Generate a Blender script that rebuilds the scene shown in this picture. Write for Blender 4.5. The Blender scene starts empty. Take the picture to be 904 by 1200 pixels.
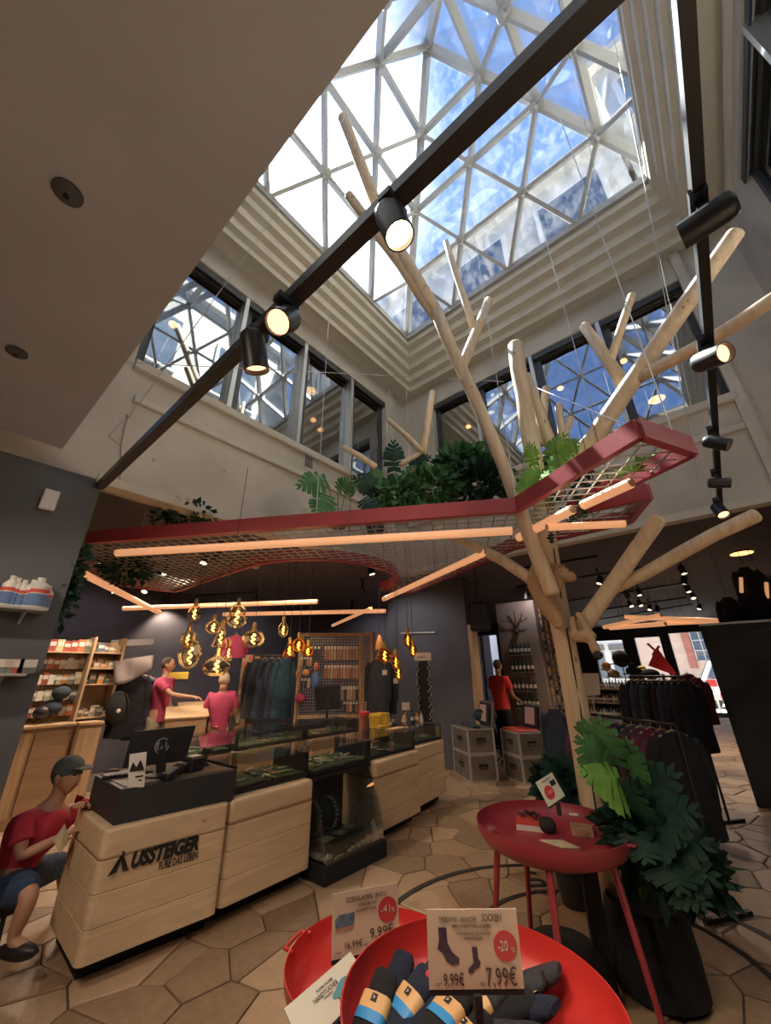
import bpy, math, random
from mathutils import Vector, Matrix, Quaternion
random.seed(7)
PI = math.pi
sc = bpy.context.scene
COL = sc.collection
# ------------------------------------------------------------------ camera
FPX, PITCH, ROLL, AZ, CAMH = 444.752, 0.402946, -0.0123058, 0.695741, 1.7
def _cam_axes(yaw, p, r):
    c, s = math.cos, math.sin
    right = Vector((c(yaw), -s(yaw), 0)); fwd = Vector((s(yaw)*c(p), c(yaw)*c(p), s(p)))
    up = right.cross(fwd)
    return right*c(r)+up*s(r), -right*s(r)+up*c(r), fwd
CR, CU, CF = _cam_axes(-AZ, PITCH, ROLL)
CPOS = Vector((0, 0, CAMH))
cam_data = bpy.data.cameras.new('camera'); cam = bpy.data.objects.new('camera', cam_data); COL.objects.link(cam)
cam_data.sensor_fit = 'HORIZONTAL'; cam_data.sensor_width = 36.0; cam_data.lens = 36.0*FPX/904.0
cam_data.clip_start = 0.02; cam_data.clip_end = 300
cam.matrix_world = Matrix(((CR.x, CU.x, -CF.x, 0), (CR.y, CU.y, -CF.y, 0), (CR.z, CU.z, -CF.z, CAMH), (0, 0, 0, 1)))
sc.camera = cam
# ------------------------------------------------------------------ view, world, sun
sc.view_settings.view_transform = 'Standard'; sc.view_settings.look = 'None'
sc.view_settings.gamma = 1; sc.view_settings.exposure = 0.14; sc.view_settings.use_curve_mapping = False
sc.cycles.max_bounces = 8; sc.cycles.diffuse_bounces = 4; sc.cycles.glossy_bounces = 4
sc.cycles.transparent_max_bounces = 16; sc.cycles.transmission_bounces = 4
sc.cycles.caustics_reflective = False; sc.cycles.caustics_refractive = False
sc.cycles.sample_clamp_indirect = 4.0
SUN_DIR = Vector((-0.43, 0.18, 0.885)).normalized()
SKY_GAIN, SUN_POWER = 1.25, 36.0
world = bpy.data.worlds.new('sky'); sc.world = world; world.use_nodes = True
wn = world.node_tree; wn.nodes.clear()
def wnode(t, **k):
    n = wn.nodes.new(t)
    for a, v in k.items(): setattr(n, a, v)
    return n
w_out = wnode('ShaderNodeOutputWorld'); w_bg = wnode('ShaderNodeBackground'); w_tc = wnode('ShaderNodeTexCoord')
w_map = wnode('ShaderNodeMapping'); w_map.inputs['Scale'].default_value = (1.0, 1.0, 1.6)
w_noise = wnode('ShaderNodeTexNoise'); w_noise.inputs['Scale'].default_value = 2.3; w_noise.inputs['Detail'].default_value = 7
w_noise.inputs['Roughness'].default_value = 0.6; w_noise.inputs['Distortion'].default_value = 0.4
w_ramp = wnode('ShaderNodeValToRGB'); w_ramp.color_ramp.elements[0].position = 0.58; w_ramp.color_ramp.elements[1].position = 0.95
w_ramp.color_ramp.elements[0].color = (0.20, 0.36, 0.78, 1); w_ramp.color_ramp.elements[1].color = (0.75, 0.86, 1.0, 1)
# the glow of the air round the sun
w_dot = wnode('ShaderNodeVectorMath', operation='DOT_PRODUCT'); w_dot.inputs[1].default_value = SUN_DIR
w_nrm = wnode('ShaderNodeVectorMath', operation='NORMALIZE')
w_mr = wnode('ShaderNodeMapRange'); w_mr.inputs['From Min'].default_value = 0.93; w_mr.inputs['From Max'].default_value = 1.0
w_pow = wnode('ShaderNodeMath', operation='POWER'); w_pow.inputs[1].default_value = 3.0
w_mul = wnode('ShaderNodeMath', operation='MULTIPLY'); w_mul.inputs[1].default_value = 16
w_add = wnode('ShaderNodeMixRGB', blend_type='ADD'); w_add.inputs['Fac'].default_value = 1
L = wn.links.new
L(w_tc.outputs['Generated'], w_map.inputs['Vector']); L(w_map.outputs[0], w_noise.inputs['Vector']); L(w_noise.outputs['Fac'], w_ramp.inputs['Fac'])
L(w_tc.outputs['Generated'], w_nrm.inputs[0]); L(w_nrm.outputs[0], w_dot.inputs[0]); L(w_dot.outputs['Value'], w_mr.inputs['Value'])
L(w_mr.outputs[0], w_pow.inputs[0]); L(w_pow.outputs[0], w_mul.inputs[0]); L(w_ramp.outputs[0], w_add.inputs['Color1']); L(w_mul.outputs[0], w_add.inputs['Color2'])
L(w_add.outputs[0], w_bg.inputs['Color']); w_bg.inputs['Strength'].default_value = SKY_GAIN
L(w_bg.outputs[0], w_out.inputs['Surface'])
sd = bpy.data.lights.new('sun', 'SUN'); sd.energy = SUN_POWER; sd.angle = math.radians(0.6); sd.color = (1.0, 0.95, 0.86)
so = bpy.data.objects.new('sun', sd); COL.objects.link(so); so.rotation_euler = SUN_DIR.to_track_quat('Z', 'Y').to_euler()
def lamp(kind, loc, power, color=(1.0, 0.78, 0.58), size=0.05, aim=None, angle=100, blend=0.6, sy=None):
    d = bpy.data.lights.new('shop_light', kind); d.energy = power; d.color = color
    if kind == 'AREA':
        d.size = size; d.shape = 'RECTANGLE' if sy else 'SQUARE'
        if sy: d.size_y = sy
    else: d.shadow_soft_size = size
    if kind == 'SPOT': d.spot_size = math.radians(angle); d.spot_blend = blend
    o = bpy.data.objects.new('shop_light', d); COL.objects.link(o); o.location = loc
    if aim is not None: o.rotation_euler = (Vector(loc)-Vector(aim)).to_track_quat('Z', 'Y').to_euler()
    return o
# ------------------------------------------------------------------ sight lines of the photograph -> room coordinates
def ray(x, y):
    return (CR*((x-452)/FPX) + CU*((600-y)/FPX) + CF).normalized()
def PZ(x, y, z):
    d = ray(x, y); return CPOS + d*((z-CAMH)/d.z)
def PX(x, y, X):
    d = ray(x, y); return CPOS + d*(X/d.x)
def PY(x, y, Y):
    d = ray(x, y); return CPOS + d*(Y/d.y)
def PD(x, y, D):
    d = ray(x, y); return CPOS + d*(D/math.hypot(d.x, d.y))
# ------------------------------------------------------------------ mesh collector
class MB:
    def __init__(s): s.v = []; s.f = []; s.m = []; s.cur = 0
    def _add(s, vs, fs):
        o = len(s.v); s.v += [Vector(v) for v in vs]
        for f in fs: s.f.append([i+o for i in f]); s.m.append(s.cur)
        return s
    def box(s, c, size, rz=0, M=None):
        x, y, z = size[0]/2, size[1]/2, size[2]/2
        R = M if M is not None else Matrix.Rotation(rz, 3, 'Z')
        vs = [Vector(c) + R @ Vector(p) for p in ((-x,-y,-z),(x,-y,-z),(x,y,-z),(-x,y,-z),(-x,-y,z),(x,-y,z),(x,y,z),(-x,y,z))]
        return s._add(vs, [(0,3,2,1),(4,5,6,7),(0,1,5,4),(1,2,6,5),(2,3,7,6),(3,0,4,7)])
    def b2(s, a, b):
        return s.box([(a[i]+b[i])/2 for i in range(3)], [abs(b[i]-a[i]) for i in range(3)])
    def tube(s, pts, rads, n=10, cap=True, dome=False):
        pts = [Vector(p) for p in pts]
        if not isinstance(rads, (list, tuple)): rads = [rads]*len(pts)
        rads = list(rads)
        if dome:
            d0 = (pts[0]-pts[1]).normalized(); d1 = (pts[-1]-pts[-2]).normalized(); r0, r1 = rads[0], rads[-1]
            pts = [pts[0]+d0*r0*.45, pts[0]+d0*r0*.3] + pts + [pts[-1]+d1*r1*.3, pts[-1]+d1*r1*.45]
            rads = [r0*.45, r0*.82] + rads + [r1*.82, r1*.45]
        vs = []; up = None
        for i, p in enumerate(pts):
            t = (pts[min(i+1, len(pts)-1)] - pts[max(i-1, 0)])
            if t.length < 1e-9: t = Vector((0,0,1))
            t.normalize()
            if up is None:
                a = Vector((0,0,1)) if abs(t.z) < .9 else Vector((1,0,0)); up = (a - t*a.dot(t)).normalized()
            else:
                up = (up - t*up.dot(t)); up = up.normalized() if up.length > 1e-6 else t.orthogonal().normalized()
            w = t.cross(up)
            for k in range(n):
                a = 2*PI*k/n; vs.append(p + (up*math.cos(a) + w*math.sin(a))*rads[i])
        fs = [(i*n+k, i*n+(k+1)%n, (i+1)*n+(k+1)%n, (i+1)*n+k) for i in range(len(pts)-1) for k in range(n)]
        if cap: fs += [tuple(range(n))[::-1], tuple((len(pts)-1)*n+k for k in range(n))]
        return s._add(vs, fs)
    def bar(s, a, b, w, h, up=(0,0,1)):
        a, b = Vector(a), Vector(b); t = (b-a).normalized(); u = Vector(up); u = (u - t*u.dot(t))
        u = u.normalized() if u.length > 1e-5 else t.orthogonal().normalized(); x = t.cross(u)
        vs = [p + x*(w/2*i) + u*(h/2*j) for p in (a, b) for i, j in ((-1,-1),(1,-1),(1,1),(-1,1))]
        return s._add(vs, [(0,1,2,3),(4,7,6,5),(0,4,5,1),(1,5,6,2),(2,6,7,3),(3,7,4,0)])
    def lathe(s, c, prof, n=16, axis=(0,0,1), cap=True):
        q = Vector((0,0,1)).rotation_difference(Vector(axis).normalized()); c = Vector(c)
        vs = [c + q @ Vector((r*math.cos(2*PI*k/n), r*math.sin(2*PI*k/n), z)) for r, z in prof for k in range(n)]
        m = len(prof); fs = [(i*n+k, i*n+(k+1)%n, (i+1)*n+(k+1)%n, (i+1)*n+k) for i in range(m-1) for k in range(n)]
        if cap: fs += [tuple(range(n))[::-1], tuple((m-1)*n+k for k in range(n))]
        return s._add(vs, fs)
    def ball(s, c, r, n=10, m=6, M=None):
        if not isinstance(r, (list, tuple)): r = (r, r, r)
        c = Vector(c); vs = []
        for i in range(m+1):
            th = PI*i/m
            for k in range(n):
                a = 2*PI*k/n; p = Vector((r[0]*math.sin(th)*math.cos(a), r[1]*math.sin(th)*math.sin(a), -r[2]*math.cos(th)))
                vs.append(c + (M @ p if M is not None else p))
        return s._add(vs, [(i*n+k, i*n+(k+1)%n, (i+1)*n+(k+1)%n, (i+1)*n+k) for i in range(m) for k in range(n)])
    def prism(s, poly, z0, z1):
        n = len(poly); vs = [(p[0], p[1], z0) for p in poly] + [(p[0], p[1], z1) for p in poly]
        return s._add(vs, [tuple(range(n))[::-1], tuple(range(n, 2*n))] + [(k, (k+1)%n, n+(k+1)%n, n+k) for k in range(n)])
    def slab(s, poly3, thick):
        """a plane polygon given in space, thickened along its normal"""
        P = [Vector(p) for p in poly3]; nn = Vector((0,0,0))
        for i in range(len(P)): nn += P[i].cross(P[(i+1)%len(P)])
        nn.normalize(); n = len(P)
        return s._add(P + [p - nn*thick for p in P], [tuple(range(n)), tuple(range(n, 2*n))[::-1]] + [(k, n+k, n+(k+1)%n, (k+1)%n) for k in range(n)])
    def build(s, name, mt, parent=None, smooth=False, bevel=0.0, segs=1):
        me = bpy.data.meshes.new(name)
        if parent is not None:
            inv = (Matrix.LocRotScale(parent.location, parent.rotation_euler, None) if parent.parent is None else WM(parent)).inverted()
            vs = [inv @ v for v in s.v]
        else: vs = s.v
        me.from_pydata([tuple(v) for v in vs], [], s.f)
        mts = mt if isinstance(mt, (list, tuple)) else [mt]
        for q in mts: me.materials.append(q)
        if len(mts) > 1: me.polygons.foreach_set('material_index', s.m)
        if smooth:
            me.polygons.foreach_set('use_smooth', [True]*len(me.polygons))
            try: me.set_sharp_from_angle(angle=math.radians(50))
            except Exception: pass
        me.update()
        o = bpy.data.objects.new(name, me); COL.objects.link(o)
        if parent is not None: o.parent = parent
        if bevel > 0:
            bv = o.modifiers.new('bevel', 'BEVEL'); bv.width = bevel; bv.segments = segs; bv.limit_method = 'ANGLE'
        return o
def WM(o):
    m = Matrix.LocRotScale(o.location, o.rotation_euler, None)
    return WM(o.parent) @ m if o.parent is not None else m
def tag(o, label=None, cat=None, group=None, kind=None):
    if label: o['label'] = label
    if cat: o['category'] = cat
    if group: o['group'] = group
    if kind: o['kind'] = kind
    return o
def thing(name, label, cat, loc=(0,0,0), rz=0, group=None):
    o = bpy.data.objects.new(name, None); COL.objects.link(o); o.location = loc; o.rotation_euler = (0,0,rz); o.empty_display_size = .1
    return tag(o, label, cat, group)
def copy_tree(o, parent=None):
    c = o.copy(); COL.objects.link(c); c.parent = parent
    for ch in list(o.children): copy_tree(ch, c)
    return c
def dup(o, loc, rz=None, label=None, group=None, scale=None):
    c = copy_tree(o); c.location = loc
    if rz is not None: c.rotation_euler = (0,0,rz) if not hasattr(rz, '__len__') else rz
    if label: c['label'] = label
    if group: c['group'] = group
    if scale is not None: c.scale = (scale,)*3 if not hasattr(scale, '__len__') else scale
    return c
def struct(name, mb, mt, parent=None, **k):
    o = mb.build(name, mt, parent, **k)
    if parent is None: o['kind'] = 'structure'
    return o
def text_mesh(name, body, size, mt, parent, origin, xdir, ydir, extrude=0.0008, xs=1.0, shear=0.0, bold=0.0, align='LEFT'):
    """flat print: real letters laid on a surface, in world coordinates (origin, direction of writing, direction of the letters' tops)"""
    cu = bpy.data.curves.new(name, 'FONT'); cu.body = body; cu.size = size; cu.extrude = extrude; cu.shear = shear; cu.offset = bold; cu.align_x = align
    cu.resolution_u = 3
    t = bpy.data.objects.new(name, cu); COL.objects.link(t)
    me = bpy.data.meshes.new_from_object(t.evaluated_get(bpy.context.evaluated_depsgraph_get()))
    COL.objects.unlink(t); bpy.data.objects.remove(t)
    X = Vector(xdir).normalized(); Yv = Vector(ydir); Yv = (Yv - X*Yv.dot(X)).normalized(); Zv = X.cross(Yv)
    M = Matrix(((X.x*xs, Yv.x, Zv.x, origin[0]), (X.y*xs, Yv.y, Zv.y, origin[1]), (X.z*xs, Yv.z, Zv.z, origin[2]), (0,0,0,1)))
    inv = WM(parent).inverted() if parent is not None else Matrix.Identity(4)
    me.transform(inv @ M); me.materials.clear(); me.materials.append(mt)
    o = bpy.data.objects.new(name, me); COL.objects.link(o)
    if parent is not None: o.parent = parent
    return o
# ------------------------------------------------------------------ materials
def mat(name, col, rough=0.6, metal=0.0, var=0.0, vscale=6.0, col2=None, bump=0.0, bscale=60.0, emit=0.0, ecol=None, spec=0.5, stretch=(1,1,1), detail=4, clear=0.0):
    m = bpy.data.materials.new(name); m.use_nodes = True; nt = m.node_tree; b = nt.nodes['Principled BSDF']
    c = tuple(col)+(1,); b.inputs['Base Color'].default_value = c; b.inputs['Roughness'].default_value = rough; b.inputs['Metallic'].default_value = metal
    b.inputs['Specular IOR Level'].default_value = spec; b.inputs['Coat Weight'].default_value = clear
    if emit: b.inputs['Emission Color'].default_value = tuple(ecol or col)+(1,); b.inputs['Emission Strength'].default_value = emit
    if var or bump or col2:
        tc = nt.nodes.new('ShaderNodeTexCoord'); mp = nt.nodes.new('ShaderNodeMapping'); mp.inputs['Scale'].default_value = stretch
        nt.links.new(tc.outputs['Object'], mp.inputs['Vector'])
    if var or col2:
        nz = nt.nodes.new('ShaderNodeTexNoise'); nz.inputs['Scale'].default_value = vscale; nz.inputs['Detail'].default_value = detail
        rp = nt.nodes.new('ShaderNodeValToRGB'); rp.color_ramp.elements[0].position = .32; rp.color_ramp.elements[1].position = .68
        d = col2 or [min(1, x*(1+var)) for x in col]; a = col if col2 else [x*(1-var) for x in col]
        rp.color_ramp.elements[0].color = tuple(a)+(1,); rp.color_ramp.elements[1].color = tuple(d)+(1,)
        nt.links.new(mp.outputs[0], nz.inputs['Vector']); nt.links.new(nz.outputs['Fac'], rp.inputs['Fac']); nt.links.new(rp.outputs[0], b.inputs['Base Color'])
    if bump:
        n2 = nt.nodes.new('ShaderNodeTexNoise'); n2.inputs['Scale'].default_value = bscale; n2.inputs['Detail'].default_value = 3
        bp = nt.nodes.new('ShaderNodeBump'); bp.inputs['Strength'].default_value = bump; bp.inputs['Distance'].default_value = 0.01
        nt.links.new(mp.outputs[0], n2.inputs['Vector']); nt.links.new(n2.outputs['Fac'], bp.inputs['Height']); nt.links.new(bp.outputs[0], b.inputs['Normal'])
    return m
def wood(name, c1, c2, knot=(0.28, 0.15, 0.07), axis='Z', rough=0.55, knots=0.12, gs=5.0):
    """pale timber: grain drawn out along one axis, a few dark knots"""
    m = bpy.data.materials.new(name); m.use_nodes = True; nt = m.node_tree; b = nt.nodes['Principled BSDF']; b.inputs['Roughness'].default_value = rough
    tc = nt.nodes.new('ShaderNodeTexCoord'); mp = nt.nodes.new('ShaderNodeMapping')
    st = {'X': (1.0, 12, 12), 'Y': (12, 1.0, 12), 'Z': (12, 12, 1.0)}[axis]; mp.inputs['Scale'].default_value = st
    nz = nt.nodes.new('ShaderNodeTexNoise'); nz.inputs['Scale'].default_value = gs/3; nz.inputs['Detail'].default_value = 8; nz.inputs['Distortion'].default_value = 0.8
    rp = nt.nodes.new('ShaderNodeValToRGB'); rp.color_ramp.elements[0].position = .3; rp.color_ramp.elements[1].position = .7
    rp.color_ramp.elements[0].color = tuple(c2)+(1,); rp.color_ramp.elements[1].color = tuple(c1)+(1,)
    mp2 = nt.nodes.new('ShaderNodeMapping'); mp2.inputs['Scale'].default_value = {'X': (2.2, 5, 5), 'Y': (5, 2.2, 5), 'Z': (5, 5, 2.2)}[axis]
    vo = nt.nodes.new('ShaderNodeTexVoronoi'); vo.inputs['Scale'].default_value = 1.5
    r2 = nt.nodes.new('ShaderNodeValToRGB'); r2.color_ramp.elements[0].position = knots*.5; r2.color_ramp.elements[1].position = knots
    r2.color_ramp.elements[0].color = (1,1,1,1); r2.color_ramp.elements[1].color = (0,0,0,1)
    mx = nt.nodes.new('ShaderNodeMixRGB'); mx.inputs['Color2'].default_value = tuple(knot)+(1,)
    bp = nt.nodes.new('ShaderNodeBump'); bp.inputs['Strength'].default_value = .25; bp.inputs['Distance'].default_value = .004
    l = nt.links.new
    l(tc.outputs['Object'], mp.inputs[0]); l(mp.outputs[0], nz.inputs['Vector']); l(nz.outputs['Fac'], rp.inputs['Fac'])
    l(tc.outputs['Object'], mp2.inputs[0]); l(mp2.outputs[0], vo.inputs['Vector']); l(vo.outputs['Distance'], r2.inputs['Fac'])
    l(rp.outputs[0], mx.inputs['Color1']); l(r2.outputs[0], mx.inputs['Fac']); l(mx.outputs[0], b.inputs['Base Color'])
    l(nz.outputs['Fac'], bp.inputs['Height']); l(bp.outputs[0], b.inputs['Normal'])
    return m
def glass(name, tint=(0.9,0.95,0.95), refl=0.06, dirt=0.0, edge=0.6, rough=0.0, dcol=(.8,.82,.85)):
    """pane: straight-through view, a mirror share that grows towards grazing, and dust"""
    m = bpy.data.materials.new(name); m.use_nodes = True; nt = m.node_tree; nt.nodes.clear(); l = nt.links.new
    out = nt.nodes.new('ShaderNodeOutputMaterial'); tr = nt.nodes.new('ShaderNodeBsdfTransparent'); tr.inputs[0].default_value = tuple(tint)+(1,)
    gl = nt.nodes.new('ShaderNodeBsdfGlossy'); gl.inputs['Roughness'].default_value = rough; gl.inputs['Color'].default_value = (.95,.97,1,1)
    lw = nt.nodes.new('ShaderNodeLayerWeight'); lw.inputs['Blend'].default_value = 0.25
    mr = nt.nodes.new('ShaderNodeMapRange'); mr.inputs['To Min'].default_value = refl; mr.inputs['To Max'].default_value = edge
    mx = nt.nodes.new('ShaderNodeMixShader'); l(lw.outputs['Fresnel'], mr.inputs['Value']); l(mr.outputs[0], mx.inputs['Fac']); l(tr.outputs[0], mx.inputs[1]); l(gl.outputs[0], mx.inputs[2])
    last = mx
    if dirt:
        df = nt.nodes.new('ShaderNodeBsdfTranslucent'); df.inputs[0].default_value = tuple(dcol)+(1,)
        tc = nt.nodes.new('ShaderNodeTexCoord'); mp = nt.nodes.new('ShaderNodeMapping'); mp.inputs['Scale'].default_value = (3, .8, 3); mp.inputs['Rotation'].default_value = (0, 0, .5)
        nz = nt.nodes.new('ShaderNodeTexNoise'); nz.inputs['Scale'].default_value = 2.5; nz.inputs['Detail'].default_value = 8; nz.inputs['Roughness'].default_value = .7
        rp = nt.nodes.new('ShaderNodeMapRange'); rp.inputs['From Min'].default_value = .42; rp.inputs['From Max'].default_value = .8; rp.inputs['To Max'].default_value = dirt
        m2 = nt.nodes.new('ShaderNodeMixShader')
        l(tc.outputs['Object'], mp.inputs[0]); l(mp.outputs[0], nz.inputs['Vector']); l(nz.outputs['Fac'], rp.inputs['Value']); l(rp.outputs[0], m2.inputs['Fac'])
        l(mx.outputs[0], m2.inputs[1]); l(df.outputs[0], m2.inputs[2]); last = m2
    l(last.outputs[0], out.inputs['Surface'])
    return m
def stone_mat():
    m = bpy.data.materials.new('flagstone'); m.use_nodes = True; nt = m.node_tree; b = nt.nodes['Principled BSDF']; l = nt.links.new
    g = nt.nodes.new('ShaderNodeNewGeometry'); n1 = nt.nodes.new('ShaderNodeTexNoise'); n1.inputs['Scale'].default_value = 1.3; n1.inputs['Detail'].default_value = 1
    n2 = nt.nodes.new('ShaderNodeTexNoise'); n2.inputs['Scale'].default_value = 14; n2.inputs['Detail'].default_value = 8; n2.inputs['Roughness'].default_value = .65
    oi = nt.nodes.new('ShaderNodeObjectInfo'); ad = nt.nodes.new('ShaderNodeMath'); ad.operation = 'ADD'; ad2 = nt.nodes.new('ShaderNodeMath'); ad2.operation = 'ADD'
    fr = nt.nodes.new('ShaderNodeMath'); fr.operation = 'FRACT'
    l(g.outputs['Position'], n1.inputs['Vector']); l(g.outputs['Position'], n2.inputs['Vector'])
    l(oi.outputs['Random'], ad.inputs[0]); l(g.outputs['Random Per Island'], ad.inputs[1]); l(ad.outputs[0], fr.inputs[0])
    sc_ = nt.nodes.new('ShaderNodeMath'); sc_.operation = 'MULTIPLY'; sc_.inputs[1].default_value = .55; l(fr.outputs[0], sc_.inputs[0])
    s2 = nt.nodes.new('ShaderNodeMath'); s2.operation = 'MULTIPLY'; s2.inputs[1].default_value = .55; l(n2.outputs['Fac'], s2.inputs[0])
    l(sc_.outputs[0], ad2.inputs[0]); l(s2.outputs[0], ad2.inputs[1])
    rp = nt.nodes.new('ShaderNodeValToRGB'); e = rp.color_ramp.elements; e[0].position = .12; e[1].position = .85
    e[0].color = (.15, .098, .065, 1); e[1].color = (.54, .39, .26, 1); k = e.new(.5); k.color = (.37, .26, .165, 1)
    l(ad2.outputs[0], rp.inputs['Fac']); l(rp.outputs[0], b.inputs['Base Color'])
    bp = nt.nodes.new('ShaderNodeBump'); bp.inputs['Strength'].default_value = .5; bp.inputs['Distance'].default_value = .012; l(n2.outputs['Fac'], bp.inputs['Height']); l(bp.outputs[0], b.inputs['Normal'])
    b.inputs['Roughness'].default_value = .42
    return m
M_conc = mat('concrete', (.56,.52,.46), .85, var=.12, vscale=1.6, bump=.25, bscale=25, detail=8)
M_conc2 = mat('concrete_band', (.62,.58,.51), .85, var=.1, vscale=2.0, bump=.2, bscale=30)
M_cream = mat('painted_frame', (.66,.62,.53), .55, var=.05, vscale=3)
M_barsk = mat('glazing_bar_paint', (.42,.41,.385), .4, metal=.2)
M_dark = mat('dark_paint', (.085,.082,.10), .7, var=.15, vscale=2)
M_pill = mat('grey_plaster', (.115,.12,.135), .8, var=.12, vscale=1.5, bump=.1, bscale=30)
M_ceil = mat('near_ceiling_plaster', (.56,.61,.70), .8, var=.06, vscale=1.5)
M_ceild = mat('shop_ceiling', (.11,.105,.125), .8, var=.1, vscale=2)
M_skyg = glass('skylight_glass', (.93,.97,1.0), .03, dirt=.05, edge=.5)
M_wing = glass('window_glass', (.45,.5,.52), .34, dirt=.03, edge=.85)
M_clear = glass('clear_glass', (.93,.96,.95), .06, edge=.6)
M_alu = mat('light_metal', (.62,.62,.60), .4, metal=.5)
M_frame = mat('dark_window_frame', (.055,.058,.06), .45)
M_log = wood('log_wood', (.74,.60,.42), (.56,.41,.26), axis='Z', knots=.10)
M_black = mat('black_metal', (.018,.018,.021), .42)
M_matblack = mat('matt_black', (.012,.012,.014), .8)
M_lens = mat('lamp_lens', (1,.8,.55), .3, emit=14, ecol=(1,.72,.42))
M_lenssoft = mat('lamp_lens_soft', (1,.7,.45), .3, emit=2.2, ecol=(1,.50,.26))
M_red = mat('red_steel', (.36,.05,.062), .42, var=.08, vscale=3)
M_tube = mat('tube_lamp', (.80,.46,.28), .5, emit=.50, ecol=(1,.46,.22))
M_wire = mat('galvanised_wire', (.50,.48,.45), .45, metal=.5)
M_cable = mat('steel_cable', (.55,.55,.55), .4, metal=.6)
M_stone = stone_mat()
M_grout = mat('grout', (.10,.075,.055), .9)
M_facade = mat('street_facade', (.62,.57,.47), .8, var=.06, vscale=1)
M_facwin = mat('facade_window', (.10,.13,.17), .15)
M_facwin2 = mat('facade_trim', (.72,.68,.58), .7)

XL, XR, YB, YN = -3.76, 1.41, 5.14, 0.34
ZW, ZS, ZH, ZT = 3.29, 4.6, 6.5, 6.9
# ------------------------------------------------------------------ structure: atrium shell
m = MB(); m.b2((XL-.3, YN, ZW), (XL, YB+.3, ZS)); wl = struct('wall_left', m, M_conc)
q = MB(); q.b2((XL-.02, .70, 4.14), (XL+.05, YB, 4.22)); q.build('ledge', M_conc2, wl, bevel=.008)
q = MB(); q.b2((XL-.1, .62, ZS-.1), (XL+.07, 4.6, ZS)); q.build('sill', M_conc2, wl, bevel=.008)
q = MB(); q.b2((XL-.1, .62, ZW-.06), (XL+.04, YB, ZW+.03)); q.build('lower_edge', M_conc2, wl, bevel=.006)
q = MB(); q.b2((XL-.3, YN-.6, ZS), (XL, .62, ZT)); q.build('pier', M_conc, wl)
q = MB(); q.b2((XL-.3, 4.55, ZS), (XL, YB+.3, ZT)); q.build('pier', M_conc, wl)
q = MB(); q.b2((XL-.02, 4.60, ZW), (XL+.045, 4.72, ZT)); q.build('pilaster', M_conc2, wl)
q = MB(); q.b2((XL-.3, .62, ZH), (XL, 4.55, ZT)); q.build('lintel', M_conc, wl)
m = MB(); m.b2((XL, YB, ZW), (XR+.3, YB+.3, ZS-.05)); wb = struct('wall_back', m, M_conc)
q = MB(); q.b2((XL, YB-.05, 4.08), (.80, YB+.02, 4.16)); q.build('ledge', M_conc2, wb, bevel=.008)
q = MB(); q.b2((-3.1, YB-.07, ZS-.15), (.84, YB+.1, ZS-.05)); q.build('sill', M_conc2, wb, bevel=.008)
q = MB(); q.b2((XL, YB-.04, ZW-.06), (XR, YB+.1, ZW+.03)); q.build('lower_edge', M_conc2, wb, bevel=.006)
q = MB(); q.b2((XL, YB, ZS-.05), (-3.08, YB+.3, ZT)); q.build('pier', M_conc, wb)
q = MB(); q.b2((.82, YB, ZS-.05), (XR+.3, YB+.3, ZT)); q.build('pier', M_conc, wb)
q = MB(); q.b2((.80, YB-.06, ZW), (.90, YB+.02, ZT)); q.build('pilaster', M_conc2, wb)
q = MB(); q.b2((-3.08, YB, ZH-.05), (.82, YB+.3, ZT)); q.build('lintel', M_conc, wb)
YR1 = 4.25
m = MB(); m.b2((XR, YN-.6, ZW), (XR+.3, YB, ZS)); wr = struct('wall_right', m, M_conc)
q = MB(); q.b2((XR, YR1, ZS), (XR+.3, YB, ZT)); q.build('pier', M_conc, wr)
q = MB(); q.b2((XR, YN-.6, ZH), (XR+.3, YR1, ZT)); q.build('lintel', M_conc, wr)
q = MB(); q.b2((XR-.05, YN-.6, ZH+.15), (XR+.02, YR1+.3, ZH+.22)); q.build('ledge', M_conc2, wr)
q = MB(); q.b2((XR-.07, YN-.6, ZS-.1), (XR+.1, YR1, ZS)); q.build('sill', M_conc2, wr)
# near side of the atrium above the low ceiling
m = MB(); m.b2((XL-.3, YN-.62, 3.64), (XR+.3, YN-.32, ZT)); struct('wall_front', m, M_conc)
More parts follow.
